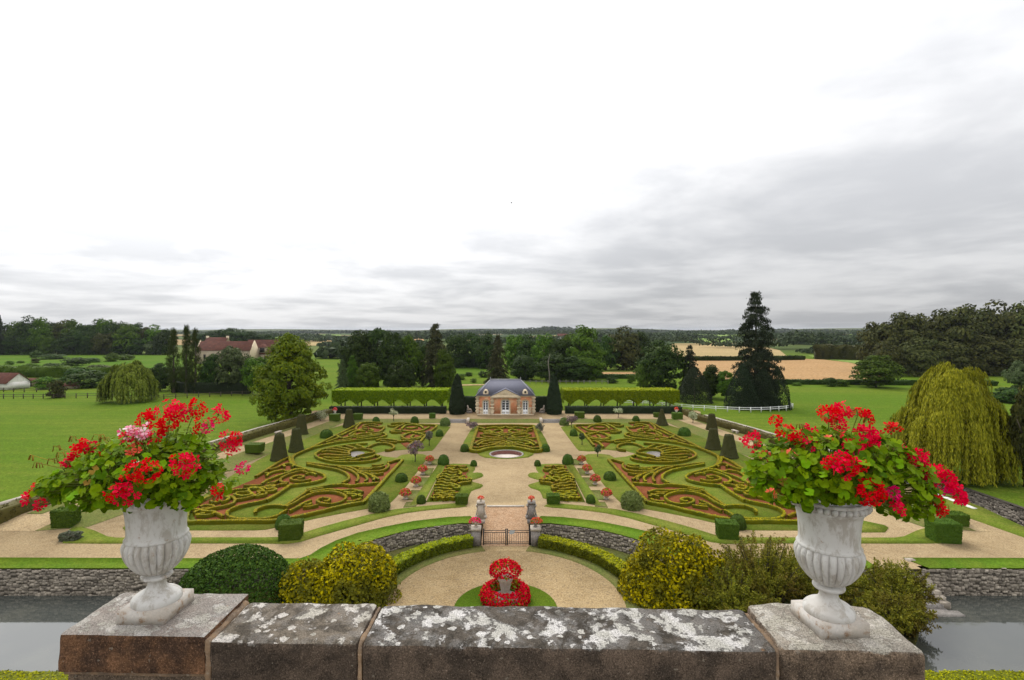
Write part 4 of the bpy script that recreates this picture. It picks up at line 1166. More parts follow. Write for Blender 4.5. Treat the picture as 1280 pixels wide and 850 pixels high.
# court hedges and verge
for s, lb in ((-1, 'curved clipped laurel hedge under the court wall, ending at the farm-side golden bush'), (1, 'curved clipped laurel hedge under the court wall, ending at the willow-side golden bush')):
    pts = [(CC[0] + s * 9.9 * math.cos(a), CC[1] + 9.9 * math.sin(a)) for a in np.radians(np.linspace(72, 10, 12))]
    hedge_obj('laurel_hedge', lb, 'hedge', pts, 1.1, .92, M['laurel'], CZ, 150, .085, .35, 'court hedges', seed=9, young_lit=M['laurel_young_lit'])
hedge_obj('box_hedge', 'low clipped hedge on the castle bank beside the dark rusty pier', 'hedge', [(-45, 26.3), (-30, 26.3), (-15, 26.3)], 1.1, 1.15, M['laurel'], -.7, 150, .06, .4, 'castle bank hedges', seed=10, young_lit=M['laurel_young_lit'])
hedge_obj('box_hedge', 'low clipped hedge on the castle bank beside the pale pier', 'hedge', [(15, 26.3), (30, 26.3), (45, 26.3)], 1.1, 1.15, M['laurel'], -.7, 150, .06, .4, 'castle bank hedges', seed=11, young_lit=M['laurel_young_lit'])

# columnar yews
def column_shape(r, h):
    def f(a, t):
        rr = r * min(1, .86 + t) * (max(0.0, 1 - max(0, t - .12) / .88) ** .55 if t > .12 else 1) 
        return (rr * math.cos(a), rr * math.sin(a), h * t)
    return f
for s, lb in ((-1, 'tall dark columnar yew flanking the pavilion, beside the farm-side pleached trees'), (1, 'tall dark columnar yew flanking the pavilion, beside the willow-side pleached trees')):
    b = B()
    lumpy(b, column_shape(1.78, 8.4), 26, 30, np.random.default_rng(31 + s), .06, 5200, .13)
    o = b.build('columnar_yew', M['darkyew'], None, loc=(s * 10.2, 109.6, TZ))
    tag(o, lb, 'tree', 'columnar yews')

# pleached limes
def pleached(s, label):
    x0, x1, y0, y1 = 12.9, 38.6, 115.6, 121.2
    t = thing('pleached_limes', label, 'tree', (s * (x0 + x1) / 2, 118.4, 0), 'pleached lime screens')
    r = np.random.default_rng(40 + s)
    xs = np.linspace(x0 + 1.6, x1 - 1.6, 7)
    P, N = [], []
    zt = 4.6
    def low(x):      # scalloped underside between the trunks
        ph = (x - xs[0]) / (xs[1] - xs[0])
        return 1.55 + 1.15 * abs(math.sin(math.pi * ph)) ** 1.3
    n = 26000
    face = r.choice(4, n, p=[.42, .32, .18, .08])
    X = r.uniform(x0, x1, n)
    lw = np.array([low(x) for x in X])
    Z = lw + (zt - lw) * r.uniform(0, 1, n)
    Y = r.uniform(y0, y1, n)
    k = r.normal(size=n) * .07
    P = np.stack([X, Y, Z], 1)
    N = np.zeros((n, 3))
    m = face == 0; P[m, 1] = y0 + k[m]; N[m] = (0, -1, 0)
    m = face == 1; P[m, 2] = zt + k[m]; N[m] = (0, 0, 1)
    m = face == 2; P[m, 1] = y1 + k[m]; N[m] = (0, 1, 0)
    m = face == 3
    e = r.choice([x0, x1], n); P[m, 0] = (e + k)[m]; N[m] = np.stack([np.sign(e - 20), 0 * e, 0 * e], 1)[m]
    extra = r.uniform(0, 1, (9000, 3))
    X = x0 + (x1 - x0) * extra[:, 0]
    lw = np.array([low(x) for x in X])
    P = np.vstack([P, np.stack([X, y0 + (y1 - y0) * extra[:, 1], lw + (zt - lw) * extra[:, 2] ** 1.6], 1)])
    N = np.vstack([N, r.normal(size=(9000, 3))])
    P[:, 0] *= s
    N[:, 0] *= s
    b = B()
    top_lit = (P[:, 2] > zt - .22) & (np.abs(N[:, 2]) > .5)
    cards(b, P[~top_lit], N[~top_lit], .17, r, .65, .5)
    b.slot = 1  # crown top: young leaves with daylight added to their colour
    cards(b, P[top_lit], N[top_lit], .17, r, .65, .3)
    b.build('crown', [M['lime'], M['lime_young_lit']], t, (s * (x0 + x1) / 2, 118.4, 0))
    for y in (117.0, 119.9):
        for x in xs:
            b = B()
            b.tube([(s * (x + r.normal() * .05), y, -.05), (s * x, y, 1.2), (s * (x + r.normal() * .1), y, 3.6)], [.17, .14, .09], 6)
            b.build('trunk', M['bark'], t, (s * (x0 + x1) / 2, 118.4, 0))
pleached(-1, 'flat-topped row of pleached lime trees on bare trunks, beside the big lime tree')
pleached(1, 'flat-topped row of pleached lime trees on bare trunks, beside the tall spruce')

# ------------------------------------------------------------------ rubble walls
def rubble(root, path, z0, z1, r, h=.2, w_=.30, depth=.10, origin=(0, 0, 0), side=1):
    """irregular coursed stones proud of a wall line, joined (each is only a few pixels across)"""
    p = smooth_path(path, .05)
    d = np.concatenate([[0], np.cumsum(np.linalg.norm(np.diff(p, axis=0), axis=1))])
    L = d[-1]
    b = B()
    z = z0
    while z < z1 - .04:
        hh = min(h * r.uniform(.7, 1.35), z1 - z)
        s = -r.uniform(0, .3)
        while s < L:
            ww = w_ * r.uniform(.5, 1.7)
            a0, a1 = max(0, s), min(L, s + ww - .02)
            if a1 - a0 > .06:
                q0 = np.array([np.interp(a0, d, p[:, 0]), np.interp(a0, d, p[:, 1])])
                q1 = np.array([np.interp(a1, d, p[:, 0]), np.interp(a1, d, p[:, 1])])
                tt = (q1 - q0) / np.linalg.norm(q1 - q0)
                nn = np.array([tt[1], -tt[0]]) * side
                dz = r.normal() * h * .28
                zz0, zz1 = max(z0, z + dz - r.uniform(0, .05)), min(z1, z + hh + dz - .01)
                zz1 = max(zz1, zz0 + .05)
                dd = depth * r.uniform(.3, 1.1)
                V = []
                for (q, zz) in ((q0, zz0), (q1, zz0), (q1, zz1), (q0, zz1)):
                    V.append((q[0], q[1], zz))
                c = (q0 + q1) / 2
                zc_ = (zz0 + zz1) / 2
                for (q, zz) in ((q0, zz0), (q1, zz0), (q1, zz1), (q0, zz1)):
                    f = r.uniform(.72, .9)
                    g = c + (q - c) * f + nn * dd * r.uniform(.7, 1.2)
                    V.append((g[0], g[1], zc_ + (zz - zc_) * f))
                b.add(V, [(4, 5, 6, 7), (0, 1, 5, 4), (1, 2, 6, 5), (2, 3, 7, 6), (3, 0, 4, 7)])
            s += ww
        z += hh
    o = b.build('rubble_stone', M['rubble'], root, origin)
    o['kind'] = 'stuff'

def wall_sheet(path, z0, z1, name, root, origin, mat, top=.5, side=1):
    p = np.array(path, float)
    b = B()
    t = nrm(np.gradient(p, axis=0))
    nn = np.stack([-t[:, 1], t[:, 0]], 1) * side
    V = []
    for (x, y), q in zip(p, nn):
        V += [(x, y, z0), (x, y, z1), (x + q[0] * top, y + q[1] * top, z1)]
    b.add(V, [f for i in range(len(p) - 1) for f in ((3 * i, 3 * i + 3, 3 * i + 4, 3 * i + 1), (3 * i + 1, 3 * i + 4, 3 * i + 5, 3 * i + 2))])
    return b.build(name, mat, root, origin)

rr = np.random.default_rng(77)
MO = [(-75, MY), (-40, MY), (-16.9, MY)]
wl_m = [(-75, MY), (-60, MY), (-45, MY), (-30, MY), (-17.5, MY)]
t = thing('moat_wall', 'rubble stone moat wall along the water, beside the dark dome yew', 'wall', (-30, MY, WZ), 'garden retaining walls')
wall_sheet(wl_m, WZ - .3, .0, 'mortar_bed', t, (-30, MY, WZ), M['mortar'])
rubble(t, [(-46, MY), (-17.2, MY)], WZ - .1, -.02, rr, origin=(-30, MY, WZ))
t = thing('moat_wall', 'rubble stone moat wall between the moat stairs and the side channel', 'wall', (38, MY, WZ), 'garden retaining walls')
wall_sheet([(st1, MY), (40, MY), (GX, MY)], WZ - .3, .0, 'mortar_bed', t, (38, MY, WZ), M['mortar'])
rubble(t, [(st1, MY), (GX, MY)], WZ - .1, -.02, rr, origin=(38, MY, WZ))
t = thing('moat_wall', 'short rubble wall behind the loose junipers beside the moat stairs', 'wall', (23, MY, WZ), 'garden retaining walls')
wall_sheet([(17.5, MY), (st0, MY)], WZ - .3, .0, 'mortar_bed', t, (23, MY, WZ), M['mortar'])
rubble(t, [(17.5, MY), (st0, MY)], CZ - .1, -.02, rr, origin=(23, MY, WZ))
for s, lb in ((-1, 'curved rubble court wall between the gate and the farm-side golden bush'), (1, 'curved rubble court wall between the gate and the willow-side golden bush')):
    pth = (wall_l if s < 0 else wall_r)[::-1]
    pth = pth if s < 0 else pth[::-1]
    t = thing('court_wall', lb, 'wall', (s * 8, 44, CZ), 'garden retaining walls')
    wall_sheet(pth, CZ - .3, .0, 'mortar_bed', t, (s * 8, 44, CZ), M['mortar'])
    rubble(t, pth, CZ, -.02, rr, .19, .28, origin=(s * 8, 44, CZ))
# side channel banks
t = thing('channel_wall', 'rubble bank wall of the side channel below the weeping willow', 'wall', (53, 55, WZ), 'garden retaining walls')
pth = [(53, CHY), (53, 60), (53, 45), (53, 30)]
wall_sheet(pth, WZ - .3, -.06, 'mortar_bed', t, (53, 55, WZ), M['mortar'], side=-1)
rubble(t, [(53, CHY), (53, 34)], WZ - .1, -.10, rr, .22, .34, origin=(53, 55, WZ), side=1)
t = thing('channel_wall', 'low channel edge with pale kerb stones along the gravel, willow side', 'wall', (GX, 55, WZ), 'garden retaining walls')
wall_sheet([(GX, MY), (GX, 60), (GX, CHY)], WZ - .3, .0, 'mortar_bed', t, (GX, 55, WZ), M['mortar'], side=1)
y = 52.3
while y < 70:
    B().box(GX - .42, GX + .03, y, y + .95, -.05, .12).build('kerb_stone', M['whitewash'], t, (GX, 55, WZ))
    y += .98

# moat stairs down to the water
t = thing('moat_stairs', 'worn stone stairs going down to the moat between junipers and rubble wall', 'stairs', ((st0 + st1) / 2, MY, WZ))
oo = ((st0 + st1) / 2, MY, WZ)
for i in range(9):
    z1 = -.02 - i * .235
    B().box(st0 + .1 * rr.uniform(-1, 1), st1 + .1 * rr.uniform(-1, 1), 40.6 - i * .42 - .42, 40.6 - i * .42 + .06, z1 - .5, z1 - .012 * rr.uniform(0, 1)).build('step', M['greystone'] if i > 2 else M['palestone'], t, oo)
for k in range(9):
    B().box(st1 - .05, st1 + .55, 40.5 - k * .40, 40.5 - k * .40 + .38, -2.2, .12 - k * .21).build('side_stone', M['rubble'], t, oo)
B().box(st0 + 1.0, st1 + .7, 36.3, 36.95, -2.3, -1.9).build('landing', M['greystone'], t, oo)
# steps up to the pavilion terrace
for s, sn in ((-1, 'farm side'), (1, 'willow side')):
    xa, xb = (-11.4, -7.5) if s < 0 else (7.1, 11.0)
    oo = ((xa + xb) / 2, 102, 0)
    t = thing('terrace_steps', 'short flight of stone steps up the pavilion bank, ' + sn, 'stairs', oo, 'pavilion bank steps')
    for i in range(3):
        B().box(xa, xb, 101.0 + i * .62, 103.05, i * .155 + .004, (i + 1) * .155).build('step', M['greystone'], t, oo)
    for xc in (xa - .15, xb + .15):
        B().box(xc - .28, xc + .28, 100.9, 103.0, 0, .75, .03).build('side_block', M['palestone'], t, oo)

# ------------------------------------------------------------------ court gate, piers and pillars
for s, sn in ((-1, 'farm side'), (1, 'willow side')):
    xo = .08 if s > 0 else -.05
    oo = (s * 2.62 + xo, 47.0, CZ)
    t = thing('gate_pier', 'low square stone pier holding the iron gate, ' + sn, 'pier', oo, 'court gate piers')
    B().box(-.40, .40, -.38, .38, 0, 1.42).build('shaft', M['greystone'], t)
    B().box(-.47, .47, -.45, .45, 1.42, 1.66, .02).build('cap', M['palestone'], t)
    # pillar with volutes on the garden level
    oo = (s * 2.33 - .02 * s + (-.02 if s < 0 else .12), 48.9, 0)
    t = thing('stone_pillar', 'tall weathered stone pillar with scroll brackets above the gate, ' + sn, 'pillar', oo, 'scrolled gate pillars')
    mat = M['palestone'] if s < 0 else M['greystone']
    B().box(-.40, .40, -.34, .34, -.05, .30).build('plinth', mat, t)
    B().box(-.29, .29, -.26, .26, .30, 1.74, .04).build('shaft', mat, t)
    B().box(-.36, .36, -.32, .32, 1.74, 1.92, -.02).build('cap', mat, t)
    for q in (-1, 1):
        b = B()
        b.tube([(q * .40, -.2, .48), (q * .40, .2, .48)], .17, 12)
        b.tube([(q * .36, -.16, 1.55), (q * .36, .16, 1.55)], .12, 12)
        b.tube([(q * .45, 0, .5), (q * .36, 0, .95), (q * .30, 0, 1.3), (q * .42, 0, 1.55)], [.10, .08, .07, .07], 6)
        b.build('scroll_bracket', mat, t)
    # terracotta-toned pot finial
    p = thing('flower_pot', 'small terracotta pot of red flowers topping the pillar, ' + sn, 'pot', (oo[0], oo[1], 1.93), 'pots on the gate pillars')
    B().lathe([(.0, 0), (.10, 0), (.09, .05), (.06, .09), (.14, .20), (.19, .30), (.17, .31), (.0, .29)], 14).build('pot', M['palestone'] if s < 0 else M['terracotta'], p)
    b = B()
    d = nrm(rr.normal(size=(160, 3)))
    d[:, 2] = abs(d[:, 2])
    cards(b, d * np.array([.30, .26, .20]) + np.array([0, 0, .30]), d, .05, rr, .8, .8)
    b.build('blossom', M['petal_salmon'], p)
    p = thing('flower_urn', 'low stone urn spilling pink flowers on the gate pier, ' + sn, 'urn', (s * 2.62 + xo, 47.0, CZ + 1.66), 'urns on the gate piers')
    B().lathe([(.0, 0), (.2, 0), (.18, .06), (.09, .12), (.22, .24), (.36, .36), (.38, .44), (.33, .45), (.0, .40)], 18).build('bowl', mat, p)
    b = B()
    d = nrm(rr.normal(size=(330, 3)))
    d[:, 2] = abs(d[:, 2])
    cards(b, d[:130] * np.array([.52, .42, .34]) + np.array([-.1 * s * -1, 0, .42]), d[:130], .07, rr, .8, .8)
    b.build('leaf_mass', M['gleaf'], p)['kind'] = 'stuff'
    b = B()
    cards(b, d[130:] * np.array([.55, .45, .40]) + np.array([-.1 * s * -1, 0, .42]), d[130:], .055, rr, .9, .8)
    b.build('blossom', M['petal_magenta'] if s < 0 else M['petal_salmon'], p)['kind'] = 'stuff'

def gate_leaf(x0, x1, label, sign):
    oo = (x0, 46.9, CZ)
    t = thing('iron_gate', label, 'gate', oo, 'court gate leaves')
    W_ = x1 - x0
    for x in (0, W_):
        B().box(x - .05, x + .05, -.05, .05, .0, 1.42).build('gate_post', M['iron'], t)
        b = B()
        b.lathe([(0, 1.42), (.06, 1.45), (.06, 1.5), (0, 1.55)], 8, (x, 0, 0))
        b.build('finial', M['iron'], t)
    for z in (.14, .30, 1.16, 1.34):
        B().box(min(.05, W_ - .05), max(.05, W_ - .05), -.022, .022, z, z + .045).build('rail', M['iron'], t)
    n = 9
    for i in range(n):
        x = W_ * (i + 1) / (n + 1)
        B().tube([(x, 0, .18), (x, 0, 1.18)], .017, 6).build('bar', M['iron'], t)
    if sign:
        b = B()
        b.add([(-.27, -.075, 1.20), (-.14, -.075, 1.42), (.28, -.075, 1.36), (.17, -.075, 1.10), (-.20, -.075, 1.02)], [(4, 3, 2, 1, 0)])
        b.add([(-.27, -.06, 1.20), (-.14, -.06, 1.42), (.28, -.06, 1.36), (.17, -.06, 1.10), (-.20, -.06, 1.02)], [(0, 1, 2, 3, 4)])
        o = b.build('sign_plate', M['zinc'], t)
        o.location = (.42, 0, 0)
gate_leaf(-1.98, .02, 'black iron gate leaf of upright bars, without a sign plate', False)
gate_leaf(.16, 2.14, 'black iron gate leaf of upright bars, with a pale sign plate', True)
b = B()
B().box(-1.9, 1.9, 53.1, 53.45, -.02, .05).build('kerb_row', M['palestone'])
o = bpy.data.objects['kerb_row']
o.name = 'stone_kerb'
tag(o, 'thin white stone kerb across the gravel at the top of the gate ramp', 'kerb')

# ------------------------------------------------------------------ court plants and planters
def mound_cards(b, c, rad, n, size, r, zmin=-.15, fill=.25, lump=.12, nl=26, asp=.62, jit=.6):
    """leaf cards over a lumpy ellipsoid"""
    d = nrm(r.normal(size=(int(n * 1.7), 3)))
    d = d[d[:, 2] > zmin][:n]
    k = nrm(r.normal(size=(nl, 3)))
    bump = np.max(np.clip((d @ k.T - .82) / .18, 0, 1) * r.uniform(.3, 1, nl)[None, :], axis=1)
    s = 1 - lump + lump * 1.6 * bump - fill * r.uniform(0, 1, len(d)) ** 3
    if lump > .1:
        out = r.uniform(0, 1, len(d)) < .07
        s = s + out * r.uniform(0, .13, len(d))
    cards(b, np.asarray(c) + d * np.asarray(rad) * s[:, None], d, size, r, asp, jit)

rb = np.random.default_rng(90)
def big_bush(name, label, c, blobs, mat, size, group, n, lump=.14, asp=.6, jit=.7):
    b = B()
    for (dx, dy, dz, rx, ry, rz_) in blobs:
        q = (c[0] + dx, c[1] + dy, c[2] + dz)
        mound_cards(b, q, (rx, ry, rz_), int(n * rx * (ry + rz_)), size, rb, -.4, .3, lump, 60, asp, jit)
    o = b.build(name, mat, None, c, loc=c)
    return tag(o, label, 'shrub', group)
big_bush('dome_yew', 'smooth dark green dome bush behind the farm-side urn', (-19.3, 37.4, CZ), [(0, 0, .1, 4.1, 3.3, 3.65)], M['domeyew'], .10, None, 640, .05, jit=.8)
big_bush('golden_bush', 'yellow-green rounded bush at the end of the laurel hedge, farm side', (-11.7, 37.7, CZ), [(.9, .2, .5, 2.9, 2.6, 3.4), (-1.8, -.4, .2, 2.6, 2.3, 2.9), (.2, -1.3, 0, 3.0, 1.7, 2.4)], M['goldbush'], .13, 'golden bushes by the court', 380, lump=.32)
big_bush('golden_bush', 'larger yellow-green rounded bush at the end of the laurel hedge, willow side', (12.2, 37.9, CZ), [(-.1, .3, .6, 3.0, 2.7, 3.9), (2.0, .2, .3, 2.3, 2.2, 3.5), (-1.6, -.2, .2, 2.2, 2.0, 3.2), (1.0, -1.6, 0, 2.9, 1.5, 1.9)], M['goldbush'], .13, 'golden bushes by the court', 380, lump=.32)

def juniper(label, c, w_, h, ns, seed):
    """loose spreading shrub: arching sprays with leaf tufts"""
    r = np.random.default_rng(seed)
    t = thing('juniper_shrub', label, 'shrub', c, 'loose junipers by the moat')
    b, bs = B(), B()
    for i in range(ns):
        a = r.uniform(0, 2 * math.pi)
        rr_ = w_ * .5 * math.sqrt(r.uniform(.0, 1))
        hh = h * (1.05 - .5 * (rr_ / (w_ * .5)) ** 2) * r.uniform(.55, 1.12)
        tip = np.array([rr_ * math.cos(a), rr_ * math.sin(a) * .8, hh])
        base = tip * np.array([.35, .35, 0])
        q = np.linspace(0, 1, 7)[:, None]
        pts = base + (tip - base) * q + np.array([0, 0, 1]) * (np.sin(q * math.pi) * h * .10)
        if i % 4 == 0:
            bs.tube(pts, np.linspace(.05, .015, 7), 5)
        m = 70
        u = r.uniform(.25, 1.0, m)
        P = np.stack([np.interp(u, q[:, 0], pts[:, k]) for k in range(3)], 1) + r.normal(size=(m, 3)) * .24 * (1.15 - u[:, None])
        cards(b, P, r.normal(size=(m, 3)) + np.array([0, -.3, .8]), .085, r, .45, .8)
    bs.build('stem', M['bark'], t)
    b.build('foliage', M['juniper'], t)
juniper('loose olive-green juniper between the golden bush and the pale-pier urn', (18.6, 37.4, CZ), 8.0, 4.3, 330, 1)
juniper('low juniper hugging the parapet, just below the willow-side golden bush', (15.6, 35.4, CZ), 6.0, 2.9, 200, 2)
juniper('loose juniper behind the foot of the pale-pier urn', (22.4, 37.0, CZ), 6.4, 3.2, 240, 3)
juniper('small drooping juniper hanging over the water beside the pale pier', (25.2, 33.6, CZ), 5.0, 2.4, 200, 6)
juniper('drooping juniper at the water edge beside the moat stairs', (27.2, 36.4, CZ), 5.6, 3.0, 230, 4)

# two-tier red planter on the round lawn
pc = (-.02, 37.2, CZ + .07)
t = thing('flower_planter', 'two-tier stone planter overflowing with red bedding flowers on the round lawn', 'planter', pc)
B().lathe([(.95, 0), (1.0, .25), (.9, .30), (0, .30)], 28).build('base', M['greystone'], t)
B().lathe([(.34, .3), (.30, .7), (.36, 1.0), (.44, 1.35), (.58, 1.62), (.56, 1.68), (0, 1.6)], 24).build('vase', M['palestone'], t)
r = np.random.default_rng(8)
for nm, mat, k in (('leaf_mass', M['gleaf'], 900), ('blossom', M['bed_red'], 4200)):
    b = B()
    for i in range(int(k * .68)):
        pass
    a = r.uniform(0, 2 * math.pi, int(k * .68))
    ph = r.uniform(-.6, 1.5, len(a))
    R0, rt = 1.08, .66
    P = np.stack([(R0 + rt * np.cos(ph)) * np.cos(a), (R0 + rt * np.cos(ph)) * np.sin(a), .42 + rt * .95 * np.sin(ph)], 1)
    N = np.stack([np.cos(ph) * np.cos(a), np.cos(ph) * np.sin(a), np.sin(ph)], 1)
    cards(b, P + r.normal(size=P.shape) * .05 - (N * .08 if nm == 'leaf_mass' else 0), N, .075 if nm == 'blossom' else .09, r, .85, .8)
    d = nrm(r.normal(size=(int(k * .42), 3)))
    d = d[d[:, 2] > -.35]
    cards(b, d * np.array([1.08, 1.0, .62]) * (1 - (.06 if nm == 'leaf_mass' else 0)) + np.array([0, 0, 2.18]) + r.normal(size=d.shape) * .05, d, .075 if nm == 'blossom' else .09, r, .85, .8)
    b.build(nm, mat, t)['kind'] = 'stuff'

# pot planters on their grass squares
base = thing('rose_planter', 'x', 'planter', (0, 0, -50), 'red planters in the gravel strips')
B().lathe([(0, 0), (.30, 0), (.26, .08), (.16, .16), (.34, .34), (.52, .44), (.50, .50), (0, .46)], 18).build('bowl', M['palestone'], base)
for nm, mat, k, sz in (('leaf_mass', M['gleaf'], 240, .08), ('blossom', M['bed_pink'], 560, .07)):
    b = B()
    d = nrm(r.normal(size=(k, 3)))
    d[:, 2] = np.abs(d[:, 2]) * 1.2 - .15
    cards(b, d * np.array([.60, .60, .50]) * r.uniform(.8, 1.1, (k, 1)) + np.array([0, 0, .56]), d, sz, r, .85, .9)
    b.build(nm, mat, base)['kind'] = 'stuff'
pl = [((537, 580), (726.8, 580)), ((528.3, 593), (734, 592)), ((520, 608), (744, 605.5)), ((507, 624), (758, 624))]
first = True
PT = ['nearest to the pool', 'second from the pool', 'third from the pool', 'nearest to the court gate']
PT = ['beside the large box ball at the pool end', 'second along from the pool end', 'third along from the pool end', 'last before the curved path and gate']
for k, pr in enumerate(pl):
    for s, c, sn in ((-1, pr[0], 'farm side'), (1, pr[1], 'willow side')):
        X, Y = gp(*c)
        lab = 'white bowl of coral flowers ' + PT[k] + ', ' + sn
        if first:
            base.location = (X, Y, 0.05)
            base['label'] = lab
            first = False
        else:
            dup(base, (X, Y, .05), lab, 'red planters in the gravel strips', r.uniform(0, 6))
sq = [[(533.5, 574), (542.5, 574), (538.5, 581.5), (529, 581.5)], [(523.5, 585.5), (534, 585.5), (529, 594.5), (518.5, 594.5)], [(515.5, 597), (530, 597), (524, 608), (508, 608)], [(504, 613), (521, 613), (515, 625), (497.5, 625)], [(497, 628), (512, 627), (509, 633), (493, 634.5)]]
for q in sq:
    pts = px(q)
    structure(B().poly([[(x + .9, y) for x, y in pts][::-1]], .045, .06), 'grass_square', M['bank'])
    structure(B().poly([[(-x - .9, y) for x, y in pts]], .045, .06), 'grass_square', M['bank'])

# flowering standards and shrubs in the garden
def standard(label, pxb, pyb, wpx, hpx, crown_lo, mat, cat='tree', z=0.0, n=700, cs=.10, trunk=True, group='flowering standards', name='flowering_shrub'):
    X, Y = gp(pxb, pyb, z)
    k = Y / F
    t = thing(name, label, cat, (X, Y, z), group)
    r = np.random.default_rng(int(pxb * 7))
    b = B()
    h0, h1, rad = crown_lo * k, hpx * k, wpx * k / 2
    zc_, hz = (h0 + h1) / 2, (h1 - h0) / 2
    for q in range(9):
        d = nrm(r.normal(size=3)) * np.array([rad * .6, rad * .6, hz * .6])
        mound_cards(b, d + np.array([0, 0, zc_]), (rad * .5, rad * .5, hz * .5), n // 9, cs, r, -.9, .5, .2, 20)
    b.build('crown', mat, t)
    if trunk:
        b = B()
        b.tube([(0, 0, -.05), (.02, 0, h0 * .6), (0, .02, zc_)], [.08, .06, .03], 6)
        for a in np.linspace(0, 6.28, 5)[:-1]:
            b.tube([(0, 0, h0 * .7), (rad * .35 * math.cos(a), rad * .35 * math.sin(a), zc_), (rad * .6 * math.cos(a), rad * .6 * math.sin(a), zc_ + hz * .4)], [.04, .03, .012], 5)
        b.build('trunk', M['bark'], t)
standard('mauve flowering tree on the lawn beside the gravel bay, farm side', 519, 577.5, 22, 27, 9, M['mauve'])
standard('small grey-green standard tree beyond the gravel bay, farm side', 536.5, 557.5, 14, 19, 8, M['greyleaf'])
standard('grey-mauve round shrub at the foot of the terrace steps, farm side', 589, 537.5, 17, 12, .5, M['mauve'], 'shrub', trunk=False, group='shrubs by the terrace steps')
standard('green shrub with grey leaves at the foot of the terrace steps, willow side', 675, 540, 12, 12, 1, M['greyleaf'], 'shrub', trunk=False, group='shrubs by the terrace steps')
standard('small lollipop tree beside the gravel bay, willow side', 747, 571, 9.5, 15, 5.5, M['tree_grey'])
standard('smallest lollipop tree at the edge of the path, willow side', 727.5, 556.5, 8, 15, 7, M['tree_grey'])
standard('pink flowering standard at the foot of the pavilion bank, willow side', 714.5, 534.5, 15, 17, 6, M['mauve'])
standard('cream flowering round bush at the back corner of the raised walk, farm side', 400.5, 526, 19, 13.5, 1, M['hydra'], 'shrub', TZ)
standard('cream flowering standard in front of the back hedge, farm side', 492, 525.8, 12, 15.5, 6, M['hydra'], 'tree', TZ)
standard('cream flowering standard at the back corner of the raised walk, willow side', 866.2, 528.5, 13, 14, 4, M['hydra'], 'tree', TZ)
standard('cream flowering standard in front of the back hedge, willow side', 772.7, 522, 13, 13, 5, M['hydra'], 'tree', TZ)

# statues, benches
def small_urn(label, c, flowers):
    t = thing('garden_urn', label, 'urn', c, 'white urns at the walk corners')
    B().lathe([(.0, 0), (.32, 0), (.30, .10), (.22, .14), (.20, .8), (.28, .86), (.28, .93), (.10, .98), (.08, 1.06), (.26, 1.22), (.30, 1.42), (.36, 1.5), (.0, 1.48)], 18).build('urn_body', M['whitewash'], t)
    b = B()
    d = nrm(r.normal(size=(150, 3)))
    d[:, 2] = np.abs(d[:, 2])
    cards(b, d * np.array([.42, .42, .55]) + np.array([0, 0, 1.5]), d, .08, r, .8, .9)
    b.build('blossom', flowers, t)['kind'] = 'stuff'
X, Y = gp(414.8, 524, TZ)
small_urn('slender white urn with reddish plant above a box cube, farm side', (X, Y + 1.9, TZ), M['bed_pink'])
X, Y = gp(849.5, 523.5, TZ)
small_urn('slender white urn with pink flowers above a box cube, willow side', (X, Y + 1.9, TZ), M['petal_salmon'])
def bench(label, pxc, pyb, rz):
    X, Y = gp(pxc, pyb, TZ)
    t = thing('stone_bench', label, 'bench', (X, Y, TZ), 'stone benches on the raised walk', rz)
    B().box(-.8, .8, -.25, .25, .40, .52, .02).build('seat', M['palestone'], t)
    for q in (-.55, .55):
        B().box(q - .1, q + .1, -.2, .2, 0, .40).build('leg', M['palestone'], t)
bench('white stone bench against the boundary hedge, farm side', 347.8, 543, math.radians(80))
bench('white stone bench against the boundary hedge, willow side', 919, 541.5, math.radians(-80))
for s, sn in ((-1, 'farm side'), (1, 'willow side')):
    t = thing('sphinx_sculpture', 'weathered stone reclining beast on a low base beside the pavilion, ' + sn, 'sculpture', (s * 7.7 + .05, 110.4, TZ), 'reclining sculptures')
    B().box(-.62, .62, -.35, .35, 0, .45, .03).build('base', M['greystone'], t)
    b = B()
    b.tube([(s * .50, 0, .50), (s * .45, 0, .72), (s * .1, 0, .80), (-s * -.28, 0, 1.0)], [.10, .26, .24, .22], 10)
    b.tube([(s * .25, 0, .9), (s * .36, 0, 1.25), (s * .40, 0, 1.5)], [.2, .17, .14], 10)
    b.tube([(s * .40, 0, 1.38), (s * .42, 0, 1.52), (s * .42, 0, 1.68)], [.13, .17, .09], 10)
    for yy in (-.18, .18):
        b.tube([(s * .32, yy, .95), (s * .42, yy, .6), (s * .62, yy, .52)], [.1, .08, .07], 7)
    b.tube([(-s * .45, .1, .5), (-s * .2, .15, .75), (s * .1, .1, .8)], [.09, .2, .22], 8)
    b.build('beast', M['palestone'], t, smooth=True)

# ------------------------------------------------------------------ pavilion
PX, PY = -.02, 107.7
FZ = TZ
po = (PX, PY, FZ)
pav = thing('pavilion', 'small brick and stone garden pavilion with hipped blue slate roof and three white doors', 'pavilion', po)
hw, dp, eh = 5.82, 9.0, 3.85
def P_(b, name, mat, parent=pav, **k): return b.build(name, mat, parent, **k)
P_(B().box(-hw, hw, 0, dp, 0, eh), 'wall', M['brick'])
P_(B().box(-2.75, 2.55 + .2, -.18, -.002, 0, eh), 'central_bay', M['brick'])
P_(B().box(-hw - .06, hw + .06, -.07, dp + .06, -.1, .28), 'stone_base', M['cream'])
P_(B().box(-2.85, 2.85, -.25, -.075, -.1, .30), 'bay_base', M['cream'])
b = B()
for xq, y0 in ((-hw, -.05), (hw, -.05), (-2.75, -.235), (2.75, -.235)):
    z, k = .30, 0
    while z < eh - .12:
        wq = .42 if k % 2 else .28
        b.box(xq - wq, xq + wq, y0, y0 + .04, z + .012, min(z + .34, eh - .05))
        z += .35
        k += 1
P_(b, 'quoin_stone', M['cream'])['kind'] = 'stuff'
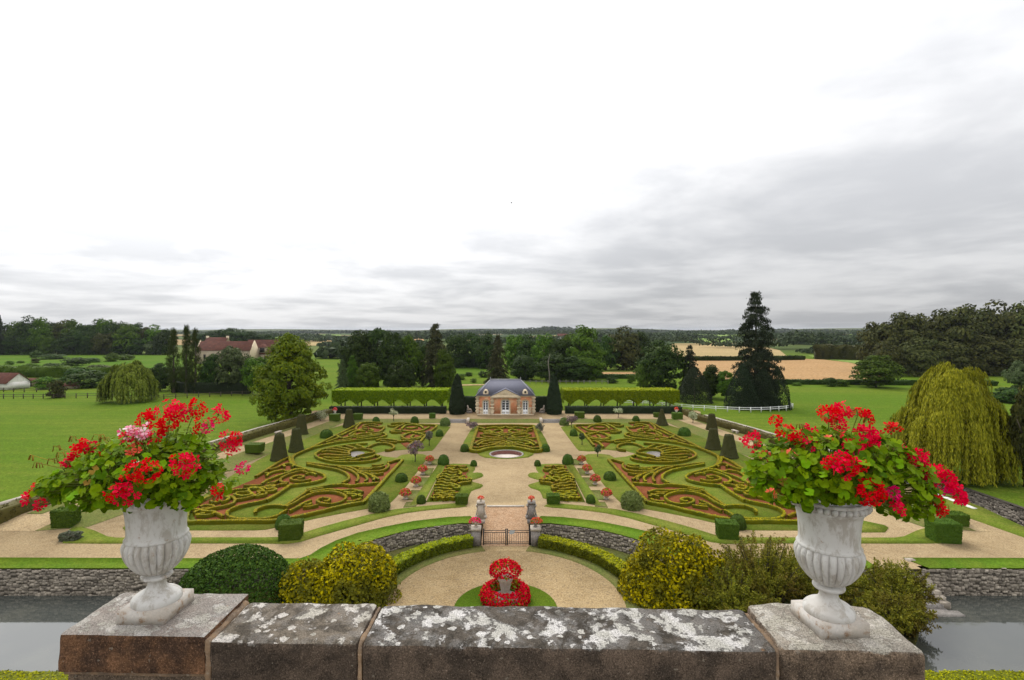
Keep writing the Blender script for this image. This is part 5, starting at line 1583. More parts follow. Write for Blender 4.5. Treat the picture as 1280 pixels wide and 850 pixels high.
b = B()
for xq in (-4.1, 4.1):
    for z in np.arange(.3, 1.6, .33):
        for sx in (-1, 1):
            b.box(xq + sx * .95 - .30, xq + sx * .95 + .30, -.03, .0 - .004, z, z + .29)
P_(b, 'wall_stone', M['cream'])['kind'] = 'stuff'
for x0, x1, y0, y1 in ((-hw - .22, hw + .22, -.14, dp + .22),):
    P_(B().box(x0, x1, y0, y1, eh - .02, eh + .22), 'cornice', M['cream'])
P_(B().box(-3.0, 3.0, -.42, -.145, eh - .32, eh + .24), 'bay_cornice', M['cream'])
# roof
b = B()
rz0, rz1, e = eh + .22, 6.95, .34
V = [(-hw - e, -e, rz0), (hw + e, -e, rz0), (hw + e, dp + e, rz0), (-hw - e, dp + e, rz0), (-3.25, dp / 2, rz1), (3.25, dp / 2, rz1)]
b.add(V, [(0, 1, 5, 4), (2, 3, 4, 5), (1, 2, 5), (3, 0, 4), (3, 2, 1, 0)])
roof = P_(b, 'roof', M['slate'])
b = B()
b.tube([(-3.3, dp / 2, rz1 + .02), (3.3, dp / 2, rz1 + .02)], .11, 8)
b.build('ridge_cap', M['lead'], roof)
for q in (V[0], V[1], V[2], V[3]):
    tp = V[4] if q[0] < 0 else V[5]
    b = B()
    b.tube([q, tp], .07, 6)
    b.build('hip_cap', M['lead'], roof)
for q in (-3.25, 3.25):
    b = B()
    b.lathe([(.10, 0), (.06, .15), (.12, .28), (.0, .5)], 8, (q, dp / 2, rz1 + .1))
    b.build('finial', M['lead'], roof)
# pediment with its own little roof
b = B()
b.add([(-2.75, -.40, eh + .24), (2.75, -.40, eh + .24), (0, -.40, eh + 1.52)], [(0, 1, 2)])
b.add([(-.55, -.41, eh + .45), (.55, -.41, eh + .45), (.40, -.41, eh + .72), (-.40, -.41, eh + .72)], [(0, 1, 2, 3)])
ped = P_(b, 'pediment', M['cream'])
b = B()
for sx in (-1, 1):
    b.add([(sx * 3.1, -.46, eh + .22), (0, -.46, eh + 1.66), (0, 2.9, eh + 1.66), (sx * 3.1, .2, eh + .22)], [(0, 1, 2, 3)])
    b.add([(sx * 3.1, -.46, eh + .10), (0, -.46, eh + 1.54), (0, -.46, eh + 1.66), (sx * 3.1, -.46, eh + .24)], [(0, 1, 2, 3)])
b.build('pediment_roof', M['slate'], ped)
# eye dormers
for xq in (-4.1, 4.1):
    b = B()
    b.box(xq - .55, xq + .55, .05, 1.3, eh + .3, eh + .95)
    b.lathe([(.0, 0), (.42, 0), (.42, 1.2), (.0, 1.2)], 16)
    arch = [(xq + .48 * math.cos(a), 0.03, eh + .95 + .42 * math.sin(a)) for a in np.linspace(0, math.pi, 9)]
    n0 = [(x, 1.6, z) for x, _, z in arch]
    bb = B()
    bb.box(xq - .55, xq + .55, .05, 1.5, eh + .24, eh + .95)
    bb.add(arch + n0, [tuple(range(9))[::-1]] + [(i, i + 1, 9 + i + 1, 9 + i) for i in range(8)])
    bb.add([(xq - .12, .02, eh + 1.34), (xq + .12, .02, eh + 1.34), (xq + .12, .3, eh + 1.34), (xq - .12, .3, eh + 1.34), (xq, .15, eh + 1.62)], [(0, 1, 4), (1, 2, 4), (2, 3, 4), (3, 0, 4)])
    dm = P_(bb, 'eye_dormer', M['cream'])
    bb = B()
    bb.add([(xq + .23 * math.cos(a), .005, eh + .92 + .23 * math.sin(a)) for a in np.linspace(0, 2 * math.pi, 14, endpoint=False)], [tuple(range(14))])
    bb.build('pane', M['dark'], dm)
def door(xc, wd, h, y, name):
    """arched french door: stone surround, white frame, kick panels, glass panes"""
    n = 9
    rad = wd / 2
    hs = h - rad * .55
    def outl(w2, top, ext):
        return [(xc - w2, 0), ] + [(xc + w2 * math.cos(a), hs + ext + (top) * math.sin(a)) for a in np.linspace(math.pi, 0, n)] + [(xc + w2, 0)]
    def plate(nm, mat, w2, top, ext, yy, parent, th=.06):
        o = outl(w2, top, ext)
        b = B()
        m = len(o)
        b.add([(x, yy, z + .29) for x, z in o] + [(x, yy + th, z + .29) for x, z in o], [tuple(range(m))] + [(i, (i + 1) % m, m + (i + 1) % m, m + i) for i in range(m)])
        return b.build(nm, mat, parent)
    sur = plate('door_surround', M['cream'], rad + .24, rad * .55 + .24, 0, y - .045, pav)
    d = plate('door', M['white'], rad, rad * .55, 0, y - .085, pav)
    for sx in (-1, 1):
        xa, xb = sorted((xc + sx * .09, xc + sx * (rad - .10)))
        zs = np.linspace(1.15, hs + .16, 4)
        for i in range(3):
            B().box(xa, xb, y - .10, y - .088, zs[i] + .03, zs[i + 1] - .03).build('pane', M['glass'], d)
        B().box(xa, xb, y - .105, y - .088, .45, 1.02).build('panel', M['white'], d)
        zt = [(xa, hs + .24), (xb, hs + .24), (xb if sx < 0 else xb - .08, hs + .30 + rad * .28), (xa if sx > 0 else xa + .08, hs + .30 + rad * .28)]
        bq = B()
        bq.add([(x, y - .092, z) for x, z in zt], [(0, 1, 2, 3)])
        bq.build('pane', M['glass'], d)
door(-4.1, 1.0, 2.75, 0, 'door')
door(4.1, 1.0, 2.75, 0, 'door')
door(0, 1.55, 2.95, -.18, 'door')

# ------------------------------------------------------------------ trees
def crown_broad(seed, n=70, m=110, ls=.026, z0=.1, irr=.2, cr=(.09, .17), top=.0, asp=.6):
    r = np.random.default_rng(seed)
    i = np.arange(n) + .5
    ph = np.arccos(1 - 2 * i / n)
    th = math.pi * (1 + 5 ** .5) * i
    d = np.stack([np.cos(th) * np.sin(ph), np.sin(th) * np.sin(ph), np.cos(ph)], 1) + r.normal(size=(n, 3)) * .16
    d = nrm(d)
    zc_, hz = (z0 + 1) / 2, (1 - z0) / 2
    rad = r.uniform(1 - irr, 1 + irr * .25, n) * .80
    inner = r.uniform(0, 1, n) < .16
    rad[inner] *= .6
    wz = 1 - top * np.clip(d[:, 2], 0, 1)
    C = d * rad[:, None] * np.array([.5, .5, hz])
    C[:, :2] *= wz[:, None]
    C[:, 2] += zc_
    P, N = [], []
    for c, dd in zip(C, d):
        k = r.uniform(*cr)
        u = nrm(r.normal(size=(m, 3)))
        u = u[u[:, 2] > -.55]
        s = r.uniform(.35, 1, (len(u), 1)) ** .4
        P.append(c + u * s * k * np.array([1, 1, .62]))
        N.append(u * .8 + dd * .4 + np.array([0, 0, .35]))
    b = B()
    cards(b, np.vstack(P), np.vstack(N), ls, r, asp, .30)
    return b

def crown_conifer(seed, layers=26, ls=.017, droop=.25, z0=.04, shape=.85, dens=95, wild=.2):
    r = np.random.default_rng(seed)
    P, N = [], []
    for k in range(layers):
        f = (k + r.uniform(-.3, .3)) / layers
        z = z0 + (1 - z0) * f
        R = .5 * ((1 - f) ** shape) * r.uniform(.82, 1.08) + .012
        nb = int(6 + 12 * (1 - f))
        for a in r.uniform(0, 2 * math.pi, nb):
            L = R * r.uniform(.85 - wild, 1.12)
            m = int(dens * (L + .08))
            u = r.uniform(.12, 1, m) ** .6
            wv = .05 * (1 - .4 * u)
            x = u * L
            y = r.normal(size=m) * wv * .9
            zz = z - droop * L * u * u + .05 * L * np.maximum(0, u - .8) + r.normal(size=m) * .010
            P.append(np.stack([x * math.cos(a) - y * math.sin(a), x * math.sin(a) + y * math.cos(a), zz], 1))
            N.append(np.stack([np.cos(a) * .4 + 0 * u, np.sin(a) * .4 + 0 * u, .8 + 0 * u], 1))
    b = B()
    cards(b, np.vstack(P), np.vstack(N), ls, r, .5, .6)
    return b

def crown_poplar(seed, n=60, m=90, ls=.014):
    r = np.random.default_rng(seed)
    P, N = [], []
    for k in range(n):
        f = (k + .5) / n
        z = .06 + .90 * f
        w_ = .5 * (math.sin(math.pi * min(1, f * .72 + .22)) ** .8) * (1 if f < .8 else (1 - f) / .2 * .6 + .4)
        a = r.uniform(0, 6.28)
        c = np.array([math.cos(a), math.sin(a), 0]) * w_ * r.uniform(.3, .85) + np.array([0, 0, z])
        u = nrm(r.normal(size=(m, 3)))
        P.append(c + u * r.uniform(.4, 1, (m, 1)) * np.array([.24, .24, .055]))
        N.append(u + np.array([0, 0, .2]))
    b = B()
    P = np.vstack(P)
    cards(b, P, np.vstack(N), ls, r, .6, .5)
    return b

def crown_willow(seed, lumps=34, ns=60, ls=.022, per=34):
    """hanging curtains: lobes at many heights on a dome, strands falling from each, leaves along them"""
    r = np.random.default_rng(seed)
    P, T_ = [], []
    for q in range(lumps):
        f = (q + .5) / lumps
        a = q * 2.4 + r.uniform(-.4, .4)
        rr_ = .40 * math.sqrt(f) * r.uniform(.8, 1.12)
        lt = (1.0 - .58 * f ** 1.5) * r.uniform(.86, 1.04)
        lw = r.uniform(.075, .125)
        c = np.array([rr_ * math.cos(a), rr_ * math.sin(a)])
        for i in range(ns):
            an, k = r.uniform(0, 6.28), math.sqrt(r.uniform(0, 1))
            xy = c + lw * k * np.array([math.cos(an), math.sin(an)])
            zt = min(1.0, lt - .07 * k * k)
            zb = max(.03 if rr_ > .2 else .1, zt - r.uniform(.16, .46) * (1.25 if f > .6 else 1))
            o = xy / max(.05, np.hypot(*xy))
            m = int(per * (zt - zb) / .35) + 5
            u = r.uniform(0, 1, m)
            out = .045 * np.sin(np.minimum(u * 2.6, 1.57))
            sway = r.normal() * .02
            P.append(np.stack([xy[0] + o[0] * out + sway * u + r.normal(size=m) * .005, xy[1] + o[1] * out + r.normal(size=m) * .005, zt + .012 * np.sin(u * 3) - (zt - zb) * u], 1))
            T_.append(np.repeat(np.array([[o[0] + .5 * math.cos(an) * k, o[1] + .5 * math.sin(an) * k, .55 * (1 - k) + .2]]), m, 0))
    P = np.vstack(P)
    N = nrm(np.vstack(T_) + r.normal(size=(len(P), 3)) * .35)
    b = B()
    n = len(P)
    t = np.tile(np.array([[0, 0, -1.0]]), (n, 1)) + r.normal(size=(n, 3)) * .25
    t = nrm(t - N * (t * N).sum(1, keepdims=True))
    s = np.cross(N, t)
    sz = ls * r.uniform(.6, 1.4, (n, 1))
    V = np.stack([P - t * sz, P + s * sz * .3, P + t * sz, P - s * sz * .3], 1).reshape(-1, 3)
    b.add(V, np.arange(4 * n).reshape(-1, 4))
    return b

def crown_cone(seed, n=9000, ls=.018):
    r = np.random.default_rng(seed)
    b = B()
    z = r.uniform(0, 1, n) ** 1.2
    a = r.uniform(0, 6.28, n)
    R = .5 * (1 - z ** 1.6) ** .8 * (1 - .10 * np.sin(5 * a + 7 * z) - .15 * r.uniform(0, 1, n) ** 2) + .01
    N = np.stack([np.cos(a), np.sin(a), .5 + 0 * a], 1)
    cards(b, np.stack([R * np.cos(a), R * np.sin(a), z], 1), N, ls, r, .5, .6)
    return b

CROWNS = {}
def crowns(kind):
    if kind not in CROWNS:
        L = []
        if kind == 'broad':
            L = [crown_broad(s, n=64 + 8 * (s % 3), m=120, z0=-.04 + .06 * (s % 2), irr=.24 + .05 * (s % 3), top=.12 * (s % 3)) for s in range(6)]
        elif kind == 'wood':
            L = [crown_broad(20 + s, n=40, m=150, ls=.032, z0=-.10, irr=.30, cr=(.13, .24), top=.1 * (s % 3)) for s in range(6)]
        elif kind == 'big':
            L = [crown_broad(50, n=230, m=170, ls=.0135, z0=-.12, irr=.34, cr=(.05, .115), top=.62)]
        elif kind == 'spruce':
            L = [crown_conifer(60 + s, dens=200, layers=22, ls=.018, shape=.55, wild=.4) for s in range(2)]
        elif kind == 'bigspruce':
            L = [crown_conifer(71, layers=27, ls=.0115, dens=430, shape=.47, droop=.10, z0=.03, wild=.42)]
        elif kind == 'poplar':
            L = [crown_poplar(80 + s, 66, 110, .018) for s in range(3)]
        elif kind == 'willow':
            L = [crown_willow(90, 26, 34, .026, 30)]
        elif kind == 'bigwillow':
            L = [crown_willow(91, 52, 90, .0150, 36)]
        elif kind == 'yewcone':
            L = [crown_cone(95)]
        elif kind == 'bush':
            L = [crown_broad(100 + s, n=34, m=90, ls=.045, z0=-.35, irr=.3, cr=(.14, .24)) for s in range(4)]
        CROWNS[kind] = L
    return CROWNS[kind]

MESHC = {}
def crown_mesh(kind, i, mat):
    L = crowns(kind)
    i %= len(L)
    k = (kind, i, mat)
    if k not in MESHC:
        MESHC[k] = L[i].mesh('crown_' + kind, M[mat])
    return MESHC[k]

TRUNKS = []
for s in range(3):
    r = np.random.default_rng(300 + s)
    b = B()
    b.tube([(0, 0, -.02), (.01, 0, .1), (.01 * r.normal(), .01, .35), (.02 * r.normal(), .02 * r.normal(), .75)], [.042, .030, .024, .008], 8)
    for k in range(6):
        a, z = r.uniform(0, 6.28), r.uniform(.18, .5)
        L = r.uniform(.2, .36)
        b.tube([(0, 0, z), (L * .5 * math.cos(a), L * .5 * math.sin(a), z + .09), (L * math.cos(a), L * math.sin(a), z + .22)], [.014, .010, .004], 5)
    TRUNKS.append(b.mesh('trunk', M['bark']))
BOLE = B().tube([(0, 0, -.02), (.004, 0, .1), (0, .004, .45), (0, 0, .92)], [.034, .024, .016, .003], 8).mesh('trunk', M['bark'])
TREE_N = [0]
def tree(label, pxc, top, wpx, kind, mat, base=None, Y=None, name='broadleaf_tree', group=None, cat='tree', z0=0.0, trunk=True, deep=1.0, rz=None):
    if Y is None:
        Y = EYE * F / (base - CY)
    X = xx(pxc, Y)
    h = up(top, Y) - z0
    wd = wpx * Y / F
    TREE_N[0] += 1
    i = TREE_N[0]
    t = thing(name, label, cat, (X, Y, z0), group)
    put('crown', crown_mesh(kind, i, mat), t, (0, 0, 0), (0, 0, (i * 2.4) % 6.28 if rz is None else rz), (wd, wd * deep, h))
    if trunk:
        put('trunk', BOLE if kind not in ('broad', 'wood', 'big') else TRUNKS[i % 3], t, (0, 0, 0), (0, 0, i * 1.3), (h * .75, h * .75, h))
    return t

# single trees of note
tree('big spreading lime tree turning yellow-green, standing in the meadow outside the garden hedge', 362, 402, 104, 'big', 'tree_lime', Y=101, name='lime_tree', rz=.4)
t = tree('tallest tree of all, a dark layered spruce inside the white paddock rails', 945, 363, 67, 'bigspruce', 'conifer', Y=124, name='spruce_tree', rz=1.0)
for k, (a, b_, c, lb) in enumerate(((928, 455, 40, 'tall'), (954, 460, 38, 'middle'), (972, 458, 30, 'outer'))):
    tree(['dense dark yew at the foot of the tall spruce, towards the pavilion', 'dense dark yew in the middle of the clump under the tall spruce', 'dense dark yew under the tall spruce, on its willow side'][k], a, b_, c, 'yewcone', 'darkyew', Y=120.5 - k * .3, name='yew_tree', trunk=False, group='yews under the tall spruce')
tree('great weeping willow with yellow hanging curtains beyond the side channel', 1188, 453, 118, 'bigwillow', 'willow', Y=64, name='weeping_willow', rz=2.2)
tree('smaller rounded weeping willow in the meadow before the poplars', 161, 450, 66, 'willow', 'willow_green', Y=132, name='weeping_willow')
tree('dark leafy tree cut by the frame edge beside the great weeping willow', 1284, 470, 52, 'broad', 'tree_c', Y=60)
tree('dark shrubby tree below the great willow at the frame edge', 1262, 535, 34, 'broad', 'tree_c', Y=66)
for k, (a, b_, c) in enumerate(((217, 409, 16), (233, 405, 15), (244.5, 409, 14))):
    tree(['slim poplar beside the small weeping willow', 'tallest slim poplar in the middle of the three', 'slim poplar beside the red farm roofs'][k], a, b_, c, 'poplar', 'poplar', Y=150, name='poplar_tree', group='row of three poplars')
tree('grey-green rounded tree in front of the red farm roofs', 290, 428, 46, 'broad', 'tree_grey', Y=150)
tree('dark round tree between the poplars and the grey-green tree', 264, 438, 32, 'broad', 'tree_a', Y=153)
tree('bright green tree between the farm and the big lime tree', 324, 443, 46, 'broad', 'tree_b', Y=146)
tree('dark bush-like tree under the slim poplars', 200, 452, 34, 'broad', 'tree_a', Y=155)
tree('dark green tree at the foot of the poplars', 226, 458, 26, 'broad', 'tree_b', Y=158)

# grove behind the farm-side pleached limes
G1 = 'grove behind the pleached limes'
for k, (a, tp, wd, kd, mt, Y) in enumerate([
        (428, 447, 24, 'spruce', 'tree_grey', 140), (440, 443, 30, 'spruce', 'tree_b', 146), (447, 407, 48, 'broad', 'tree_a', 160), (472, 405, 50, 'broad', 'tree_a', 166), (492, 412, 44, 'broad', 'tree_a', 156),
        (512, 417, 40, 'broad', 'tree_b', 160), (528, 425, 34, 'broad', 'tree_a', 168), (545, 402, 50, 'spruce', 'conifer_brown', 158), (556, 432, 30, 'broad', 'tree_b', 150), (460, 450, 34, 'broad', 'tree_b', 142), (502, 448, 40, 'broad', 'tree_a', 140)]):
    d = ['small grey-green conifer at the lime-tree end', 'pale green conifer beside the smallest one', 'big dark round-topped tree', 'tallest dark broad tree', 'dark broad tree with lower crown', 'mid-green tree near the brownish conifer', 'dark narrow tree half hidden',
         'brownish conifer with a ragged crown top', 'low green tree at the pavilion end', 'low green tree under the tallest dark trees', 'low dark tree in the middle'][k]
    tree(d + ' in the grove behind the farm-side pleached limes', a, tp, wd, kd, mt, Y=Y, group=G1, name='conifer_tree' if kd == 'spruce' else 'broadleaf_tree')

# wood behind the pavilion
G2 = 'wood behind the pavilion'
lst = [(572, 412, 34, 'tree_a', 250), (592, 414, 36, 'tree_a', 255), (608, 416, 34, 'tree_a', 245), (645, 413, 36, 'tree_b', 225), (663, 416, 36, 'tree_a', 215), (680, 415, 36, 'tree_b', 205), (699, 417, 34, 'tree_a', 200), (713, 414, 34, 'tree_b', 205),
       (731, 406, 50, 'tree_b', 195), (757, 414, 34, 'tree_a', 235), (778, 407, 54, 'tree_c', 240), (800, 412, 34, 'tree_a', 250), (655, 440, 40, 'tree_a', 190), (690, 440, 44, 'tree_a', 185), (716, 445, 40, 'tree_a', 184), (740, 436, 36, 'tree_b', 188)]
for k, (a, tp, wd, mt, Y) in enumerate(lst):
    ds = {'tree_a': 'dark', 'tree_b': 'mid-green', 'tree_c': 'olive'}[mt]
    lab = (f'{ds} tall tree in the wood behind the pavilion, {ORD[k]} along from the farm side' if k < 12 else f'low dark tree at the wood edge behind the pavilion, {ORD[k - 12]} from the slate roof')
    tree(lab, a, tp, wd, 'wood', mt, Y=Y, group=G2)
tree('brownish narrow spruce rising just behind the pavilion roof', 622, 417, 34, 'spruce', 'conifer_brown', Y=178, name='spruce_tree', group=G2)
# pale dead trunk in that wood
t = thing('dead_tree', 'pale bare dead trunk standing out against the dark wood behind the pavilion', 'tree', (xx(686.5, 178), 178, 0))
b = B()
b.tube([(0, 0, 0), (.1, 0, up(468, 178)), (-.35, 0, up(455, 178)), (-.1, 0, up(448, 178)), (.25, 0, up(442, 178))], [.22, .2, .17, .13, .04], 7)
b.tube([(-.2, 0, up(456, 178)), (-.6, -.2, up(450, 178))], [.15, .04], 6)
b.build('trunk', M['deadwood'], t)

# trees between the wood and the tall spruce
for a, tp, wd, kd, mt, Y, lb, nm in [
        (826, 422, 62, 'broad', 'tree_a', 150, 'broad very dark tree behind the willow-side pleached limes', 'broadleaf_tree'), (804, 450, 22, 'broad', 'tree_light', 150, 'small bright green tree beside the very dark broad one', 'broadleaf_tree'),
        (862, 429, 34, 'spruce', 'conifer', 148, 'blue-dark cedar with tiered top beside the very dark broad tree', 'cedar_tree'), (868, 458, 42, 'yewcone', 'conifer', 131, 'wide dark yew bush at the end of the pleached limes', 'yew_tree'),
        (889, 452, 34, 'broad', 'tree_a', 138, 'dark loose tree between the yew bush and the small green tree', 'broadleaf_tree'), (908, 461, 28, 'broad', 'tree_b', 134, 'small round green tree on a thin trunk beside the tall spruce', 'broadleaf_tree'),
        (1095, 442, 58, 'broad', 'tree_b', 165, 'rounded green tree in the hedgerow before the dark beech wood', 'broadleaf_tree'), (1037, 470, 18, 'bush', 'tree_a', 168, 'dark round bush in the hedgerow below the stubble field', 'hedgerow_bush'),
        (1053, 472, 16, 'bush', 'tree_b', 168, 'smaller bush in the hedgerow beside the dark round one', 'hedgerow_bush'), (996, 477, 12, 'bush', 'tree_b', 170, 'little bush at the hedgerow end near the tall spruce', 'hedgerow_bush'),
        (765, 469, 14, 'bush', 'tree_a', 178, 'dark bush in front of the thin stubble strip', 'hedgerow_bush'), (789, 466, 12, 'bush', 'tree_b', 178, 'small green bush beside the very dark broad tree', 'hedgerow_bush'),
        (586, 464, 10, 'bush', 'tree_a', 205, 'small dark bush on the lawn gap towards the columnar yew', 'garden_bush'), (604, 462, 12, 'bush', 'tree_a', 200, 'dark bush beside the spruce behind the pavilion', 'garden_bush'), (592, 472, 8, 'bush', 'tree_light', 180, 'pale green bush in the lawn gap beside the columnar yew', 'garden_bush'),
        (576, 466, 14, 'bush', 'tree_b', 190, 'leafy bush at the edge of the grove in the lawn gap', 'garden_bush')]:
    tree(lb, a, tp, wd, kd, mt, Y=Y, name=nm, trunk=kd != 'bush', cat='bush' if kd == 'bush' else 'tree', z0=0)

# beech wood on the willow side
G3 = 'dark beech wood behind the great willow'
prof = [(1098, 395, 40), (1118, 390, 44), (1138, 387, 46), (1160, 386, 46), (1182, 383, 48), (1204, 380, 48), (1226, 377, 50), (1250, 374, 52), (1274, 375, 50), (1298, 376, 50), (1110, 425, 34), (1150, 420, 40), (1190, 422, 42), (1235, 418, 44), (1275, 420, 44)]
for k, (a, tp, wd) in enumerate(prof):
    lab = f'dark olive beech in the wood behind the great willow, {ORD[k]} from the stubble field' if k < 10 else f'lower beech at the wood edge behind the great willow, {ORD[k - 10]} from the stubble field'
    tree(lab, a, tp, wd * 1.15, 'wood', 'beech', Y=(226 if k < 10 else 212) - (k % 3) * 4, group=G3, name='beech_tree')
tree('grey-green bushy tree at the foot of the beech wood, by the frame edge', 1276, 450, 34, 'broad', 'tree_grey', Y=150)
tree('dark bush under the beech wood beside the great willow', 1262, 480, 40, 'bush', 'tree_a', Y=130, trunk=False)

# hilltop wood on the farm side
G4 = 'old wood beyond the paddocks'
top = [(8, 404), (22, 397), (36, 394), (50, 395), (64, 397), (78, 398), (92, 399), (106, 401), (119, 398), (132, 396.5), (146, 396.5), (159, 402), (171, 403), (183, 405), (195, 405), (207, 410)]
for k, (a, tp) in enumerate(top):
    mt = ['tree_a', 'tree_b', 'tree_a', 'tree_b', 'tree_a', 'tree_c', 'tree_b', 'tree_a'][k % 8]
    tree(f'{"dark" if mt == "tree_a" else "mid-green" if mt == "tree_b" else "olive-brown"} old tree on the skyline of the wood beyond the paddocks, {ORD[len(top) - 1 - k]} from the poplars', a, tp, 27 + (k % 3) * 3, 'wood', mt, Y=405 - (k % 4) * 6, group=G4)
tree('dark pointed conifer on the skyline at the frame edge before the old wood', -2, 392, 22, 'spruce', 'conifer', Y=380, name='conifer_tree')
for k, (a, tp, wd, mt) in enumerate([(14, 420, 24, 'tree_a'), (34, 414, 24, 'tree_a'), (60, 417, 20, 'tree_b'), (84, 416, 26, 'tree_a'), (112, 411, 26, 'tree_a'), (128, 413, 26, 'tree_c'), (150, 420, 22, 'tree_a'), (170, 421, 22, 'tree_a'), (191, 424, 20, 'tree_grey'), (206, 429, 16, 'tree_a'), (142, 414, 22, 'tree_c')]):
    tree(f'lower {"grey-green" if mt == "tree_grey" else "olive" if mt == "tree_c" else "green" if mt == "tree_b" else "dark"} tree fronting the old wood beyond the paddocks, {ORD[k]} from frame edge', a, tp, wd, 'wood', mt, Y=385, group=G4)
for k, (a, tp, wd) in enumerate([(248, 414, 18), (262, 413, 20), (276, 411, 18), (290, 407, 26), (303, 411, 20), (315, 413, 20), (328, 415, 18), (338, 417, 16)]):
    tree(f'dark tree on the skyline above the red farm roofs, {ORD[k]} from the poplars', a, tp, wd * 1.2, 'wood', 'tree_a', Y=560, group='trees above the farm')
# paddock bushes
G5 = 'bushes in the paddocks'
bl = [(66, 441, 26, 449, 'tree_d'), (45, 437, 12, 447, 'tree_d'), (12, 450, 9, 456, 'tree_b'), (26, 450, 8, 454, 'tree_b'), (44, 446, 8, 454, 'tree_c'), (38, 453, 18, 463, 'tree_b'), (94, 445, 26, 457, 'tree_d'), (112, 446, 22, 453, 'tree_d'), (140, 439, 14, 452, 'tree_b'), (158, 442, 16, 450, 'tree_b'), (66, 452, 22, 463, 'tree_d'), (124, 453, 32, 468, 'tree_c'), (98, 456, 28, 474, 'tree_d'), (110, 460, 40, 484, 'tree_d'), (56, 468, 22, 486, 'tree_b'), (70, 470, 18, 497, 'tree_c'), (84, 466, 22, 484, 'tree_d'), (184, 462, 24, 484, 'tree_b')]
for k, (a, tp, wd, bs, mt) in enumerate(bl):
    cl = {'tree_d': 'dark', 'tree_b': 'green', 'tree_c': 'brown-green'}[mt]
    pos = 'upper paddock' if bs < 458 else 'hedge line behind the sheds' if bs < 480 else 'paddock by the dark rails'
    tree(f'{cl} bush in the {pos}, {ORD[k]} counted down from the wood', a, tp, wd * 1.1, 'bush', mt, base=bs, group=G5, name='paddock_bush', cat='bush', trunk=False)
hedge_obj('hedgerow', 'dark overgrown hedge behind the white barn and stone shed', 'hedge', [(-215, 208), (-170, 200), (-140, 196), (-120, 195)], 4.5, 3.8, M['tree_b'], 0, 3.5, .34, 2.0, seed=20, rough=.4)
hedge_obj('yew_hedge', 'dark clipped hedge at the feet of the poplars and grey-green tree', 'hedge', [(-97, 152), (-85, 150), (-73, 148)], 2.5, 2.9, M['darkyew'], 0, 10, .2, .8, seed=21, rough=.1)
hedge_obj('hedgerow', 'dark field hedge between the meadow and the stubble field', 'hedge', [(64, 176), (85, 175), (118, 173), (160, 170)], 2.2, 1.5, M['tree_a'], 0, 6, .25, 1.2, seed=22, rough=.15)
hedge_obj('hedgerow', 'thin dark hedge dividing the two stubble fields', 'hedge', [(62, 315), (110, 310), (150, 312), (182, 318)], 3, 2.4, M['tree_a'], 0, 3, .5, 2.0, seed=23, rough=.3)
hedge_obj('hedgerow', 'dark clipped hedge across the lawn gap beside the columnar yew', 'hedge', [(-26, 260), (-10, 260), (-2, 258)], 3, 4.2, M['tree_a'], 0, 4, .4, 1.5, seed=24, rough=.2)
hedge_obj('hedgerow', 'yellow-green tree belt running out from the beech wood', 'hedge', [(196, 330), (214, 320), (232, 300), (222, 270)], 12, 8.5, M['tree_c'], 0, 2.2, .55, 2.5, seed=25, rough=.8)
hedge_obj('hedgerow', 'dark hedge behind the thin stubble strip and dark broad tree', 'hedge', [(34, 196), (48, 195), (62, 194)], 2, 1.4, M['tree_a'], 0, 6, .3, 1.2, seed=26, rough=.15)

# ------------------------------------------------------------------ fields, far woods, hills
def sheet(name, pts, mat, z):
    structure(B().poly([px(pts)], z), name, M[mat])
def wsheet(name, pts, mat, z):
    P = px(pts)
    a = sum(P[i][0] * P[(i + 1) % len(P)][1] - P[(i + 1) % len(P)][0] * P[i][1] for i in range(len(P)))
    structure(B().poly([P if a > 0 else P[::-1]], z), name, M[mat])
wsheet('stubble_field', [(862, 476.5), (930, 477.3), (1010, 478), (1090, 478.5), (1110, 470), (1088, 459), (1060, 453), (1030, 449.5), (985, 447.8), (930, 447.4), (862, 447.5)], 'field', .03)
wsheet('stubble_field', [(838, 446.3), (985, 446.3), (975, 438), (948, 431), (918, 428.8), (840, 429.4)], 'field_pale', .03)
wsheet('green_field', [(1022, 447.6), (1105, 459), (1090, 448), (1060, 444), (1010, 444.5)], 'field_green', .04)
wsheet('green_field', [(866, 428.4), (915, 427.8), (912, 422), (868, 422.5)], 'field_green', .05)
wsheet('stubble_field', [(744, 473), (812, 472.4), (812, 464.6), (746, 465)], 'field', .03)
wsheet('meadow_strip', [(562, 468), (630, 468), (630, 457.5), (560, 457.5)], 'meadow', .03)
wsheet('farm_track', [(572, 482.2), (606, 481.6), (606, 480.2), (572, 480.6)], 'field_pale', .035)
wsheet('green_field', [(330, 424), (430, 425), (425, 418.3), (330, 418)], 'field_green', .05)
wsheet('stubble_field', [(330, 432), (440, 432), (440, 424.4), (330, 424.4)], 'field_pale', .045)
wsheet('stubble_field', [(496, 428), (530, 428), (530, 420.5), (498, 420.5)], 'field', .05)
wsheet('green_field', [(498, 433), (540, 433), (540, 428.5), (498, 428.5)], 'field_green', .045)
wsheet('stubble_field', [(690, 424), (760, 424), (756, 419.5), (690, 419.5)], 'field_pale', .05)
wsheet('green_field', [(830, 422), (1100, 424), (1100, 418), (830, 417)], 'field_green', .055)
wsheet('stubble_field', [(960, 420.5), (1060, 421), (1060, 417.5), (960, 417)], 'field_pale', .06)
wsheet('upper_paddock', [(-40, 458), (60, 459), (230, 468), (240, 445), (120, 443), (-40, 443)], 'meadow', .03)

